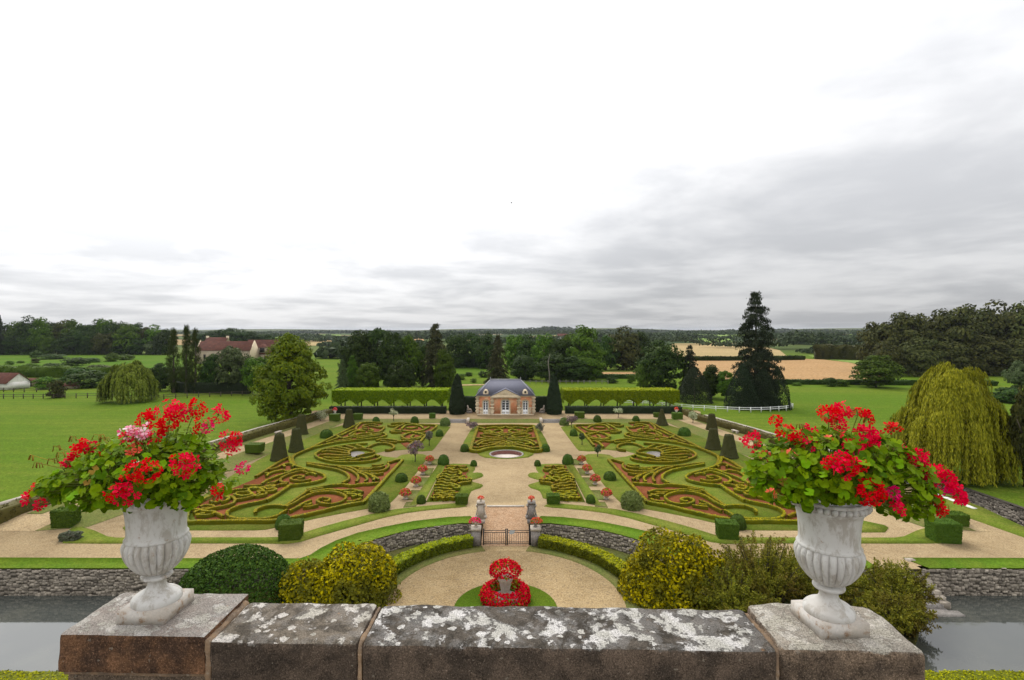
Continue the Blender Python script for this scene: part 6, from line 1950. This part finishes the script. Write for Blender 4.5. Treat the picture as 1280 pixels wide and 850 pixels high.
def far_wood(name, label, spans, size, seed, mat='farwood'):
    """band of far crowns that reads as one mass"""
    r = np.random.default_rng(seed)
    b = B()
    for (p0, p1, Y, top_, depth, sp) in spans:
        x0, x1 = xx(p0, Y), xx(p1, Y)
        n = max(3, int((x1 - x0) / sp))
        for k in range(n):
            for row in range(3):
                x = x0 + (x1 - x0) * (k + r.uniform(0, 1)) / n
                y = Y + depth * (row / 3 + r.uniform(0, .3))
                edge = min(1, .55 + 2.2 * min(k, n - 1 - k) / n)
                h = (up(top_, Y)) * r.uniform(.72, 1.05) * edge
                m = 46
                d = nrm(r.normal(size=(m, 3)))
                d[:, 2] = np.abs(d[:, 2]) * 1.1 - .35
                w_ = sp * r.uniform(.7, 1.15)
                P = np.stack([x + d[:, 0] * w_, y + d[:, 1] * w_, h * (.56 + .44 * d[:, 2])], 1)
                P[:, 2] = np.maximum(P[:, 2], .3)
                cards(b, P, d + np.array([0, 0, .3]), size, r, .75, .5)
    o = b.build(name, M[mat], None)
    tag(o, label, None, None, 'stuff')
far_wood('near_woods', 'round-topped wood on the plain beside the tall spruce', [(975, 1062, 480, 411, 40, 8), (896, 935, 520, 421, 40, 8), (812, 882, 640, 418, 40, 9), (1050, 1110, 420, 425, 40, 7), (1015, 1085, 400, 434, 20, 5)], 1.5, 1)
far_wood('far_woods', 'bands of woodland along the far plain', [(330, 440, 800, 421, 60, 14), (400, 530, 560, 422, 40, 9), (600, 780, 620, 419.5, 60, 10), (690, 850, 900, 415.8, 60, 13), (240, 420, 1100, 416.2, 90, 18), (420, 620, 850, 416.5, 80, 14), (1000, 1200, 640, 419, 60, 10), (480, 700, 2000, 412.2, 120, 28), (0, 330, 1900, 413, 120, 30), (396, 440, 330, 424, 20, 6), (478, 600, 1100, 413, 120, 18), (560, 840, 1500, 411.5, 160, 22), (800, 1000, 1400, 412, 100, 22), (930, 1130, 800, 414.5, 80, 13), (1000, 1140, 1500, 410.5, 150, 22), (760, 900, 1000, 415, 60, 14), (240, 350, 1500, 413.5, 80, 24)], 2.8, 2)
far_wood('hill_woods', 'wooded hill rising on the horizon behind the pavilion wood', [(300, 560, 2600, 412.6, 200, 45), (520, 900, 2800, 411, 260, 42), (640, 742, 2700, 407.8, 200, 36), (670, 720, 2650, 407, 120, 34), (880, 1130, 2600, 411, 200, 42), (960, 1010, 2500, 409.6, 120, 36)], 6.5, 3)
# low hills
def hill(pxc, Y, half, h, depth):
    b = B()
    n, m = 40, 12
    V = []
    for i in range(n + 1):
        for j in range(m + 1):
            u, v = i / n * 2 - 1, j / m * 2 - 1
            k = max(0, math.cos(u * math.pi / 2)) ** 1.2 * max(0, math.cos(v * math.pi / 2)) ** 1.2
            V.append((xx(pxc, Y) + u * half, Y + v * depth, -1 + (h + 1) * k * (1 + .15 * math.sin(7 * u + pxc))))
    b.add(V, np.array([(i * (m + 1) + j, (i + 1) * (m + 1) + j, (i + 1) * (m + 1) + j + 1, i * (m + 1) + j + 1) for i in range(n) for j in range(m)]))
    structure(b, 'hill', M['farhill'], smooth=True)
hill(690, 3600, 1500, 34, 500)
hill(380, 4200, 2200, 26, 600)
hill(1050, 4000, 2200, 32, 600)
hill(100, 4600, 2600, 26, 600)

# ------------------------------------------------------------------ farm
def gable_house(name, label, c, L, D, eh, rh, mats, rz=0.0, chim=(), gables=True, extra=None, cat='farmhouse', doors=(), group=None):
    t = thing(name, label, cat, c, group, rz)
    b = B().box(-L / 2, L / 2, -D / 2, D / 2, 0, eh)
    b.add([(-L / 2, -D / 2, eh), (-L / 2, D / 2, eh), (-L / 2, 0, eh + rh)], [(0, 1, 2)])
    b.add([(L / 2, -D / 2, eh), (L / 2, D / 2, eh), (L / 2, 0, eh + rh)], [(2, 1, 0)])
    b.build('wall', mats[0], t)
    b = B()
    e = .35
    k = rh / (D / 2)
    for s in (-1, 1):
        a = [(-L / 2 - .3, s * (D / 2 + e), eh - e * k + .08), (L / 2 + .3, s * (D / 2 + e), eh - e * k + .08), (L / 2 + .3, 0, eh + rh + .08), (-L / 2 - .3, 0, eh + rh + .08)]
        lo = [(x, y, z - .16) for x, y, z in a]
        b.add(a + lo, [(0, 1, 2, 3), (7, 6, 5, 4), (0, 4, 5, 1), (0, 3, 7, 4), (1, 5, 6, 2)])
    r = b.build('roof', mats[1], t)
    for x, w_, hh in chim:
        B().box(x - w_ / 2, x + w_ / 2, -.5, .5, eh + rh * .6, eh + rh + hh).build('chimney', M['cream'], r)
    if gables:
        for s in (-1, 1):
            b = B()
            x0 = s * (L / 2 + .32)
            V = []
            for dx in (-.22, .22):
                V += [(x0 + dx, -D / 2 - .3, eh - .5), (x0 + dx, 0, eh + rh + .45), (x0 + dx, D / 2 + .3, eh - .5), (x0 + dx, D / 2 + .3, 0), (x0 + dx, -D / 2 - .3, 0)]
            b.add(V, [(0, 1, 2, 3, 4), (9, 8, 7, 6, 5)] + [(i, 5 + i, 5 + (i + 1) % 5, (i + 1) % 5) for i in range(5)])
            b.build('gable_coping', M['cream'], t)
    for x, w_, z0, z1 in doors:
        B().box(x - w_ / 2, x + w_ / 2, -D / 2 - .06, -D / 2 - .004, z0, z1).build('opening', M['dark'], t)
    return t
Yf = 285
s_ = Yf / F
gable_house('farmhouse', 'long low farm building with red-brown tiled roof and cream gable, behind the grey-green tree', (xx(284.5, Yf), Yf, 0), 66 * s_, 9, up(437, Yf), up(426.6, Yf) - up(437, Yf), (M['render'], M['tile']), doors=[(x, 1.2, 3, 5) for x in (-10, -3, 4)], group='red-roofed farm')
gable_house('farmhouse', 'farm building with higher red ridge and two cream chimneys behind the long low one', (xx(272, Yf + 16), Yf + 16, 0), 27 * s_, 8, up(429, Yf + 16), up(421.8, Yf + 16) - up(429, Yf + 16), (M['render'], M['tile']), chim=[(-5.8, 1.2, .9), (5.8, 1.2, .9)], gables=False, group='red-roofed farm')
hb = gable_house('farmhouse', 'dark red roofed farmhouse with a gabled dormer, beside the big lime tree', (xx(334, Yf + 10), Yf + 10, 0), 60 * s_ * .8, 9, up(441, Yf + 10), up(424.8, Yf + 10) - up(441, Yf + 10), (M['render'], M['tile']), gables=False, group='red-roofed farm', doors=[(-9.8, 1.6, 4, 6.2)])
dx = xx(328, Yf + 5) - xx(334, Yf + 10)
b = B().box(dx - 1.9, dx + 1.9, -5.2, 0, up(441, Yf + 5), up(434.5, Yf + 5))
dm = b.build('dormer', M['render'], hb)
B().box(dx - 1.3, dx + 1.3, -5.28, -5.204, up(440, Yf + 5), up(435, Yf + 5)).build('window', M['dark'], dm)
b = B()
zt, zl = up(430, Yf + 5), up(434.3, Yf + 5)
b.add([(dx - 2.3, -5.5, zl), (dx, -5.5, zt), (dx, 0, zt), (dx - 2.3, 0, zl), (dx + 2.3, -5.5, zl), (dx + 2.3, 0, zl)], [(0, 1, 2, 3), (1, 4, 5, 2), (0, 4, 1)])
b.build('dormer_roof', M['tile'], dm)
Yb = EYE * F / (487 - CY)
gable_house('white_barn', 'white walled barn with mossy dark red roof cut by the frame edge', (xx(-14, Yb), Yb + 3, 0), 58 * Yb / F, 7, up(478, Yb), up(466, Yb + 3) - up(478, Yb), (M['whitewash'], M['tile']), gables=False, cat='barn', rz=-.12)
Ys = EYE * F / (483 - CY)
gable_house('stone_shed', 'tiny stone shed with tiled roof and dark doorway in the paddock', (xx(38.5, Ys), Ys + 1.2, 0), 11.5 * Ys / F, 2.6, up(476.5, Ys), up(472.8, Ys + 1.2) - up(476.5, Ys), (M['render'], M['tile']), gables=False, cat='shed', doors=[(-.1, .9, 0, 1.4)])
Ys = EYE * F / (486 - CY)
gable_house('tiled_shelter', 'low reddish tiled shelter half hidden among the paddock bushes', (xx(88, Ys), Ys + 1.2, 0), 15 * Ys / F, 2.6, up(481, Ys), up(476, Ys + 1.2) - up(481, Ys), (M['render'], M['tile']), gables=False, cat='shed')
Yq = 1000
gable_house('far_house', 'far pale house with brown roof among trees behind the pavilion wood', (xx(703, 640), 640, 0), 12, 9, up(420.5, 640), up(417.2, 644) - up(420.5, 640), (M['whitewash'], M['tile']), gables=False, cat='house')

# ------------------------------------------------------------------ fences
def fence(name, label, pts, post_h, rails, mat, sp, pw=.12, rw=.10, group=None):
    p = smooth_path(pts, sp)
    c = (float(p[0, 0]), float(p[0, 1]), 0)
    t = thing(name, label, 'fence', c, group)
    pm = B().box(-pw / 2, pw / 2, -pw / 2, pw / 2, -.1, post_h).mesh('fence_post', mat)
    for x, y in p:
        put('fence_post', pm, t, (x - c[0], y - c[1], 0))
    for i in range(len(p) - 1):
        d = p[i + 1] - p[i]
        L = float(np.linalg.norm(d))
        for z in rails:
            o = B().box(0, L, -.03, .03, z, z + rw).build('rail', mat, t)
            o.location = (p[i, 0] - c[0], p[i, 1] - c[1] , 0)
            o.rotation_euler = (0, 0, math.atan2(d[1], d[0]))
    return t
wf = [gp(*q) for q in [(778, 506), (811, 507), (830, 509), (854, 511.5), (880, 513), (905, 514.3), (928, 515.3), (950, 515.3), (970, 514.3), (984, 513), (991, 510.5), (986, 508.5)]]
fence('paddock_fence', 'white post and rail fence curving round the tall spruce', wf, 1.15, (.55, .95), M['white'], 2.3, .15, .13)
df = [gp(*q) for q in [(-8, 498), (20, 498), (60, 498), (88, 497.5), (130, 497), (170, 500), (215, 498), (260, 496), (316, 493.5)]]
fence('paddock_fence', 'dark wooden post and rail fence along the meadow before the small weeping willow', df, 1.25, (.5, 1.0), M['wood'], 2.6, .16, .10)
df = [gp(*q) for q in [(-8, 489.5), (30, 490), (62, 489.5)]]
fence('paddock_fence', 'short dark fence in front of the white barn', df, 1.2, (.5, 1.0), M['wood'], 3.0, .16, .10)
df = [gp(*q) for q in [(655, 480), (700, 480), (760, 480)]]
fence('paddock_fence', 'grey wooden fence along the wood edge behind the pavilion', df, 1.3, (.9,), M['greystone'], 1.9, .16, .1)

# ------------------------------------------------------------------ bird in the sky
t = thing('bird', 'tiny dark bird flying high in the pale sky above the pavilion', 'bird', (xx(639.5, 70), 70, up(254, 70)), None, .5)
b = B()
b.tube([(-.17, 0, 0), (-.08, 0, .01), (.04, 0, .015), (.12, 0, .02), (.16, 0, .015)], [.008, .03, .038, .025, .006], 7)
for s in (-1, 1):
    b.add([(.08, 0, .02), (-.06, 0, .02), (-.12, s * .18, .12), (.0, s * .16, .12), (-.10, s * .36, .10)], [(0, 1, 2, 3), (3, 2, 4)])
b.add([(-.14, 0, 0), (-.28, -.05, 0), (-.28, .05, 0)], [(0, 1, 2)])
b.build('body', M['birdblack'], t)

# ------------------------------------------------------------------ parapet (about 1.4 m below the eye)
PT = EYE - 1.4
SK = -.0272                                           # the parapet runs slightly askew to the garden axis
par = thing('parapet', 'weathered stone parapet with lichen-spotted coping and a pier at each end', 'parapet', (0, 2.5, PT))
par.rotation_euler = (0, 0, math.atan(SK))
def stone_block(name, mat, x0, x1, y0, y1, z0, z1, seed, bev=.018, rough=.0035, seg=.022, parent=None):
    """worn block: fine grid on all faces, rounded arrises, chipped surface"""
    from mathutils import noise
    nx, ny, nz = [max(3, int(round(abs(d) / seg))) for d in (x1 - x0, y1 - y0, z1 - z0)]
    nx = min(nx, 90)
    b = B()
    def face(fn, nu, nv):
        V = [fn(i / nu, j / nv) for i in range(nu + 1) for j in range(nv + 1)]
        b.add(V, np.array([(i * (nv + 1) + j, (i + 1) * (nv + 1) + j, (i + 1) * (nv + 1) + j + 1, i * (nv + 1) + j + 1) for i in range(nu) for j in range(nv)]))
    X = lambda u: x0 + (x1 - x0) * u
    Yv = lambda u: y0 + (y1 - y0) * u
    Z = lambda u: z0 + (z1 - z0) * u
    face(lambda u, v: (X(u), Yv(v), z1), nx, ny)
    face(lambda u, v: (X(u), y0, Z(v)), nx, nz)
    face(lambda u, v: (X(1 - u), y1, Z(v)), nx, nz)
    face(lambda u, v: (x0, Yv(1 - u), Z(v)), ny, nz)
    face(lambda u, v: (x1, Yv(u), Z(v)), ny, nz)
    for a in b.v:
        for q in range(len(a)):
            p = a[q]
            lo, hi = np.array([x0, y0, z0 - 1]), np.array([x1, y1, z1])
            r = bev * (1 + .9 * noise.noise(Vector(p) * 6 + Vector((seed, 0, 0))))
            c = np.clip(p, lo + r, hi - r)
            d = p - c
            L = np.linalg.norm(d)
            if L > r:
                p = c + d / L * r
            nv = Vector(p) * 11 + Vector((seed * 3.1, 0, 0))
            k = noise.fractal(nv, .7, 2.0, 4) * rough
            out = d / L if L > 1e-6 else np.array([0, 0, 1.0])
            a[q] = p + out * k - np.array([0, 0, abs(noise.noise(nv * .25)) * rough * 1.2])
    return b.build(name, mat, parent, smooth=True)
Z0 = 0.0
# local frame: y measured from Y = 2.5 along the skewed wall
yb, yf = .195, -.165
stone_block('pier_block', M['pier'], -2.06, -1.372, yf + .005, yb + .04, -.172, .0, 1, .012, parent=par)
stone_block('pier_course', M['pier_pale'], -2.03, -1.37, yf + .022, yb + .02, -.9, -.184, 2, .012, parent=par)
stone_block('coping_stone', M['coping_rough'], -1.352, -.668, yf, yb, -.42, -.018, 3, .026, parent=par)
stone_block('coping_stone', M['coping'], -.650, 1.212, yf, yb, -.42, -.020, 4, .024, parent=par)
stone_block('pier_block', M['pier_pale'], 1.224, 1.852, yf - .012, yb + .022, -.40, .0, 5, .034, rough=.006, parent=par)
stone_block('pier_course', M['pier_pale'], 1.24, 1.84, yf + .02, yb, -.9, -.41, 6, .012, parent=par)
stone_block('wall_block', M['coping_rough'], -1.36, 1.22, yf + .05, yb - .05, -.9, -.43, 7, .012, parent=par)
stone_block('mortar_joint', M['joint'], -.668, -.650, yf + .012, yb - .008, -.41, -.030, 8, .008, .007, .012, parent=par)
stone_block('mortar_joint', M['joint'], -1.379, -1.344, yf + .008, yb - .006, -.41, -.014, 9, .010, .009, .012, parent=par)
stone_block('mortar_joint', M['joint'], 1.206, 1.231, yf + .014, yb - .010, -.41, -.026, 10, .008, .008, .012, parent=par)
stone_block('mortar_joint', M['joint'], -2.04, -1.375, yf + .016, yb + .02, -.19, -.165, 11, .003, parent=par)
# castle terrace that carries it
B().box(-12, 12, -8, 2.62, -.7, PT - .9).build('castle_terrace', M['greystone'])['kind'] = 'structure'

# ------------------------------------------------------------------ urns
urn = thing('medici_urn', 'white painted urn of geraniums on the dark rusty pier', 'urn', (-1.733, 2.585, PT), 'garden urns on the parapet')
UR = .87                                             # girth of the turned parts
prof = [(.050, .050), (.122, .050), (.130, .058), (.133, .070), (.130, .084), (.122, .092), (.118, .094), (.112, .099), (.096, .105), (.074, .114), (.057, .127), (.049, .143), (.048, .158), (.052, .168), (.064, .174), (.079, .177), (.083, .183), (.083, .189), (.078, .194), (.062, .197), (.060, .201)]
B().lathe([(a * UR * .95, z) for a, z in prof], 56).build('foot', M['urn'], urn, smooth=True)
NG = 26
def gad(th, z):
    g = np.abs(np.sin(th * NG / 2)) ** .45
    f = np.clip((z - .205) / .02, 0, 1) * np.clip((.378 - z) / .012, 0, 1)
    return 1 - .12 * f * (1 - g)
prof = [(.052, .200), (.066, .204), (.088, .214), (.112, .232), (.134, .256), (.151, .282), (.163, .308), (.169, .332), (.169, .350), (.164, .364), (.156, .374), (.150, .381)]
B().lathe([(a * UR, z) for a, z in prof], NG * 10, (0, 0, 0), gad).build('gadrooned_bowl', M['urn'], urn, smooth=True)
prof = [(.156, .378), (.158, .384), (.152, .390), (.148, .395), (.1465, .42), (.148, .46), (.152, .50), (.158, .53), (.165, .548), (.176, .556), (.180, .562), (.178, .568), (.172, .574), (.176, .588), (.184, .594), (.188, .600), (.186, .608), (.178, .612), (.168, .610), (.160, .600), (.155, .57), (.0, .565)]
B().lathe([(a * UR, z) for a, z in prof], 64).build('neck', M['urn'], urn, smooth=True)
pl_ = B()
hwid, bv = .115, .006
for (z0, z1, h) in ((0, .062, hwid),):
    pl_.box(-h, h, -h, h, z0, z1, .001)
pl_.build('plinth', M['urn_base'], urn)
bb = B()
lat = [(.0, -.017), (.010, -.014), (.0155, -.006), (.0165, .002), (.014, .010), (.008, .015), (.0, .017)]
bb.lathe(lat, 10)
bead = bb.mesh('rim_bead', M['urn'], smooth=True)
neck = [c for c in urn.children if c.name.startswith('neck')][0]
for k in range(34):
    a = 2 * math.pi * k / 34
    put('rim_bead', bead, neck, (.181 * UR * math.cos(a), .181 * UR * math.sin(a), .581), (0, .35, a), .92)
urn2 = dup(urn, (1.537, 2.474, PT), 'white painted urn of geraniums with beaded rim, on the pale pier', 'garden urns on the parapet', .06)
urn.rotation_euler = (0, 0, -.02)

# ------------------------------------------------------------------ geraniums
def leaf_mesh(seed):
    """round scalloped geranium leaf with a notch at the stalk, cupped and waved"""
    r = np.random.default_rng(seed)
    n = 20
    a = np.linspace(math.radians(18), math.radians(342), n)
    lob = 1 - .13 * (1 - np.abs(np.cos(a * 2.5))) - .05 * (1 - np.abs(np.cos(a * 7)))
    R = lob * (1 + .06 * r.normal(size=n))
    cup = r.uniform(.15, .38)
    wv = r.uniform(0, 6.28)
    V = [(0, 0, 0)]
    for f in (.55, 1.0):
        for i in range(n):
            q = R[i] * f
            z = cup * q * q - .10 * f + (.11 * f * math.sin(3 * a[i] + wv))
            V.append((-q * math.cos(a[i]), q * math.sin(a[i]), z))
    Q = [(0, 1 + i + 1, 1 + i) for i in range(n - 1)] + [(1 + i, 2 + i, n + 2 + i, n + 1 + i) for i in range(n - 1)]
    return B().add(V, Q)
LEAVES = [leaf_mesh(s).mesh('leaf', M['gleaf'], smooth=True) for s in range(7)] + [leaf_mesh(20).mesh('leaf', M['gyellow'], smooth=True)]
LB = [leaf_mesh(s) for s in range(7)]

def floret(b, c, nrm_, size, r):
    """five separate petals, notched and cupped"""
    nz = Vector(nrm_).normalized()
    tx = nz.orthogonal().normalized()
    ty = nz.cross(tx)
    ph = r.uniform(0, 6.28)
    cup = r.uniform(.05, .45)
    for k in range(5):
        a = ph + k * 2 * math.pi / 5 + r.normal() * .10
        u = tx * math.cos(a) + ty * math.sin(a)
        v = tx * -math.sin(a) + ty * math.cos(a)
        s = size * r.uniform(.85, 1.15)
        P = []
        for (l, w_, h) in ((.10, 0, 0), (.45, -.24, .3), (.85, -.36, .8), (1.0, -.08, 1.0), (1.0, .10, 1.0), (.85, .36, .8), (.45, .24, .3)):
            q = Vector(c) + u * (l * s) + v * (w_ * s) + nz * (h * cup * s)
            P.append(tuple(q))
        b.add(P, [(0, 1, 2, 3), (0, 3, 4), (0, 4, 5, 6)])

def head_mesh(seed, mat, rad=.05, n=24, flat=.8):
    r = np.random.default_rng(seed)
    b = B()
    i = np.arange(n) + .5
    ph = np.arccos(1 - 1.45 * i / n)
    th = math.pi * (1 + 5 ** .5) * i
    d = np.stack([np.cos(th) * np.sin(ph), np.sin(th) * np.sin(ph), np.cos(ph) * flat], 1)
    for q in d:
        q = q + r.normal(size=3) * .13
        floret(b, q * rad * r.uniform(.72, 1.12), q + r.normal(size=3) * .35, .0185, r)
    return b.mesh('flower_head', mat)
HEADS = {}
def head(mat, kind):
    k = (mat, kind)
    if k not in HEADS:
        rad, n, fl = {'l': (.050, 21, .55), 'm': (.040, 14, .6), 's': (.026, 7, .7), 't': (.013, 2, .8)}[kind]
        HEADS[k] = head_mesh(len(HEADS) * 7 + 3, M[mat], rad, n, fl)
    return HEADS[k]

def geranium(label, base, crop, blobs, heads, seeds, seed, nleaf=300):
    r = np.random.default_rng(seed)
    cx0, cy0, sc = crop
    t = thing('geranium_plant', label, 'flowering plant', base, 'geraniums in the urns')
    bx, by, bz = base
    def wp(u, v, dy):
        Y = by + dy
        return np.array([xx(cx0 + u / sc, Y), Y, up(cy0 + v / sc, Y)])
    kk = by / F / sc                           # metres per crop pixel
    # leaf positions on the blobs
    P, N = [], []
    for (u, v, ru, rv, dy, rd, n) in blobs:
        c = wp(u, v, dy)
        d = nrm(r.normal(size=(n * 3, 3)))
        d = d[(d[:, 1] < .55) | (r.uniform(size=len(d)) < .25)][:n]
        s = r.uniform(.50, 1.04, (len(d), 1)) ** .6
        P.append(c + d * s * np.array([ru * kk, rd, rv * kk]))
        N.append(d * np.array([.6, .9, .6]) + np.array([0, -.25, .75]))
    P, N = np.vstack(P), np.vstack(N)
    o = r.permutation(len(P))
    P, N = P[o], N[o]
    bst = B()
    stuff = B()
    for q in range(len(P)):
        nv = Vector(N[q] + r.normal(size=3) * .38).normalized()
        rot = nv.to_track_quat('Z', 'Y').to_matrix().to_4x4()
        from mathutils import Matrix
        rot = rot @ Matrix.Rotation(r.uniform(0, 6.28), 4, 'Z')
        s = r.uniform(.014, .027)
        if q < nleaf:
            me = LEAVES[r.integers(7)] if r.uniform() > .03 else LEAVES[7]
            put('leaf', me, t, P[q] - np.array(base), rot.to_euler(), s)
        else:
            lb = LB[r.integers(7)]
            R3 = np.array(rot.to_3x3())
            V = np.concatenate(lb.v) * s @ R3.T + P[q] - np.array(base)
            stuff.add(V, [tuple(x) for f in lb.f for x in f])
        # leaf stalk back towards the plant's heart
        root = np.array([bx + (P[q][0] - bx) * .45 + r.normal() * .02, by + (P[q][1] - by) * .4, bz + .02 + max(0, (P[q][2] - bz) * .25)])
        mid = P[q] * .5 + root * .5 + np.array([0, 0, .02])
        if q % 2 == 0:
            bst.tube(np.array([P[q], mid, root]) - np.array(base), [.0013, .0016, .002], 4, False)
    if stuff.n:
        stuff.build('leaf', M['gleaf'], t, smooth=True)['kind'] = 'stuff'
    bst.build('leaf_stalk', M['gstem'], t)['kind'] = 'stuff'
    for (u, v, kind, mat, dy) in heads:
        p = wp(u, v, dy)
        h = put('flower_head', head(mat, kind), t, p - np.array(base), None, 1.0)
        out = Vector(((p[0] - bx) * 1.6, (p[1] - by) * 1.4 - .22, .32))
        h.rotation_euler = out.to_track_quat('Z', 'Y').to_euler()
        h.rotation_euler.rotate_axis('Z', r.uniform(0, 6.28))
        root = np.array([bx + (p[0] - bx) * .5, by + (p[1] - by) * .5 + .02, bz + max(.03, (p[2] - bz) * .45)])
        M4 = (Matrix.Translation(Vector(p)) @ h.rotation_euler.to_matrix().to_4x4()).inverted()
        pts = [M4 @ Vector(x) for x in (p - np.array(out) / max(out.length, .01) * .01, (p * .55 + root * .45) + np.array([0, 0, .015]), root)]
        B().tube([tuple(x) for x in pts], [.0020, .0024, .0026], 5, False).build('stem', M['gstem'], h)
        # buds and pedicels under the head
        bq = B()
        for _ in range(7):
            a, q = r.uniform(0, 6.28), r.uniform(.02, .045)
            bq.tube([(0, 0, -.012), (q * .6 * math.cos(a), q * .6 * math.sin(a), .004), (q * math.cos(a), q * math.sin(a), -.004 - q * .35)], [.0012, .0012, .0026], 4)
        bq.build('bud', M['gstem'], h)
    for (u, v) in seeds:
        p = wp(u, v, -.02)
        root = np.array([bx + (p[0] - bx) * .55, by, bz + max(.03, (p[2] - bz) * .3)])
        b = B()
        b.tube(np.array([p, (p + root) / 2 + np.array([0, 0, .03]), root]) - np.array(base), [.0012, .0016, .002], 4)
        for _ in range(5):
            a = r.uniform(0, 6.28)
            L = r.uniform(.012, .028)
            b.tube(np.array([p, p + np.array([L * math.cos(a), L * .4 * math.sin(a), .004]), p + np.array([L * 1.5 * math.cos(a), L * .5 * math.sin(a), -.022])]) - np.array(base), [.001, .0016, .0028], 4)
        b.build('seed_head', M['gyellow'], t)
from mathutils import Matrix
RD, PR, MG, WH, SA = 'petal_red', 'petal_pinkred', 'petal_magenta', 'petal_white', 'petal_salmon'
geranium('trailing geranium with red, pink and white flower heads in the dark pier urn', (-1.733, 2.585, PT + .57), (20, 490, 4.267),
         [(720, 430, 330, 170, -.02, .28, 520), (620, 350, 260, 110, .0, .22, 190), (900, 420, 190, 165, -.02, .22, 230), (330, 480, 150, 100, -.02, .16, 150), (260, 500, 120, 60, -.05, .12, 70), (440, 555, 170, 60, -.16, .10, 100), (900, 560, 75, 55, -.16, .07, 26), (1110, 490, 70, 45, .02, .08, 16), (860, 260, 170, 60, .04, .16, 46), (210, 480, 60, 40, 0, .08, 10)],
         [(695, 142, 'm', RD, -.02), (825, 95, 'l', PR, .0), (885, 110, 'l', PR, .03), (960, 90, 'm', RD, .05), (810, 160, 'l', RD, -.05), (1085, 120, 'm', PR, .0), (1022, 182, 's', MG, -.02), (985, 165, 's', RD, .02), (1140, 275, 'l', PR, -.06), (1172, 240, 's', RD, -.06),
          (915, 385, 'l', PR, -.26), (880, 395, 'm', RD, -.25), (700, 430, 'l', RD, -.28), (640, 425, 'm', RD, -.28), (600, 525, 'l', PR, -.28), (540, 535, 'm', RD, -.27), (605, 215, 's', WH, -.12), (590, 240, 's', PR, -.11), (640, 232, 't', PR, -.12), (682, 215, 's', WH, -.13), (668, 238, 't', WH, -.13), (715, 240, 's', PR, -.11), (755, 210, 'm', RD, -.06), (660, 240, 's', PR, -.10),
          (345, 305, 'l', RD, -.05), (400, 300, 's', PR, -.03), (480, 318, 's', RD, -.03), (285, 358, 's', PR, -.06), (258, 380, 't', PR, -.06), (62, 565, 's', PR, -.05), (112, 515, 's', RD, -.05), (130, 598, 's', PR, -.06), (90, 540, 't', RD, -.05), (1213, 403, 's', MG, -.05), (1075, 525, 's', RD, -.12), (1070, 555, 't', RD, -.12), (628, 312, 's', SA, -.15), (945, 210, 't', RD, 0)],
         [(310, 240), (465, 245), (215, 290), (235, 325), (95, 340), (120, 380), (190, 360), (445, 230)], 5)
geranium('trailing geranium with many red and cerise flower heads in the pale pier urn', (1.537, 2.474, PT + .57), (920, 490, 4.267),
         [(470, 380, 330, 185, -.02, .28, 540), (260, 440, 210, 150, -.06, .20, 260), (700, 330, 190, 120, .0, .2, 200), (860, 460, 160, 150, -.02, .16, 190), (930, 560, 110, 110, -.04, .1, 80), (110, 440, 80, 90, -.05, .1, 26), (520, 510, 150, 70, -.18, .08, 44), (330, 560, 100, 60, -.16, .08, 28), (420, 240, 180, 60, .02, .16, 46), (830, 620, 70, 50, -.1, .07, 16), (1040, 580, 60, 40, -.02, .07, 12)],
         [(500, 120, 'l', RD, .0), (570, 95, 'm', PR, .04), (545, 160, 'm', PR, -.03), (660, 115, 's', RD, .0), (705, 135, 's', RD, .0), (690, 105, 't', RD, .02), (820, 188, 's', RD, .0), (858, 188, 't', RD, 0), (215, 150, 's', RD, 0), (270, 215, 'm', RD, -.06), (325, 240, 's', RD, -.06), (395, 210, 's', PR, -.03), (390, 275, 's', PR, -.1),
          (82, 258, 'm', PR, -.04), (690, 235, 'l', PR, -.1), (725, 225, 'm', PR, -.06), (742, 290, 's', PR, -.1), (630, 300, 'm', PR, -.15), (635, 335, 's', MG, -.16), (560, 380, 'l', PR, -.28), (600, 400, 'm', RD, -.28), (510, 380, 's', RD, -.28), (668, 395, 's', RD, -.24), (725, 525, 'l', RD, -.28), (690, 545, 'm', RD, -.28), (770, 550, 's', RD, -.27), (838, 540, 's', MG, -.22), (860, 612, 's', PR, -.2),
          (920, 340, 'm', PR, -.08), (985, 350, 'm', PR, -.08), (890, 325, 's', MG, -.08), (1010, 440, 'l', PR, -.06), (1090, 445, 'l', PR, -.04), (1140, 455, 's', PR, -.04), (1170, 540, 'l', PR, -.06), (1200, 560, 's', PR, -.06), (1110, 510, 's', MG, -.05), (1070, 580, 's', RD, -.08), (1090, 632, 's', RD, -.08), (190, 542, 't', SA, -.2), (150, 335, 't', SA, -.06), (182, 350, 't', SA, -.06), (295, 330, 't', SA, -.16), (540, 218, 't', PR, -.1), (495, 255, 't', SA, -.15)],
         [(880, 260), (340, 175), (1110, 600), (990, 300)], 9)

# ------------------------------------------------------------------ haze over the plain
HAZE = 4.5e-5
hz = B().box(-8000, 8000, -500, 12500, -4, 60).build('haze', None)
hm = bpy.data.materials.new('pale_haze')
hm.use_nodes = True
ht = NT(hm.node_tree)
hv = ht.n('ShaderNodeVolumePrincipled')
hv.inputs['Color'].default_value = (.80, .86, .95, 1)
hv.inputs['Density'].default_value = HAZE
hv.inputs['Anisotropy'].default_value = .2
ho = ht.n('ShaderNodeOutputMaterial')
ht.l(hv.outputs[0], ho.inputs['Volume'])
hz.data.materials.append(hm)
hz['kind'] = 'stuff'
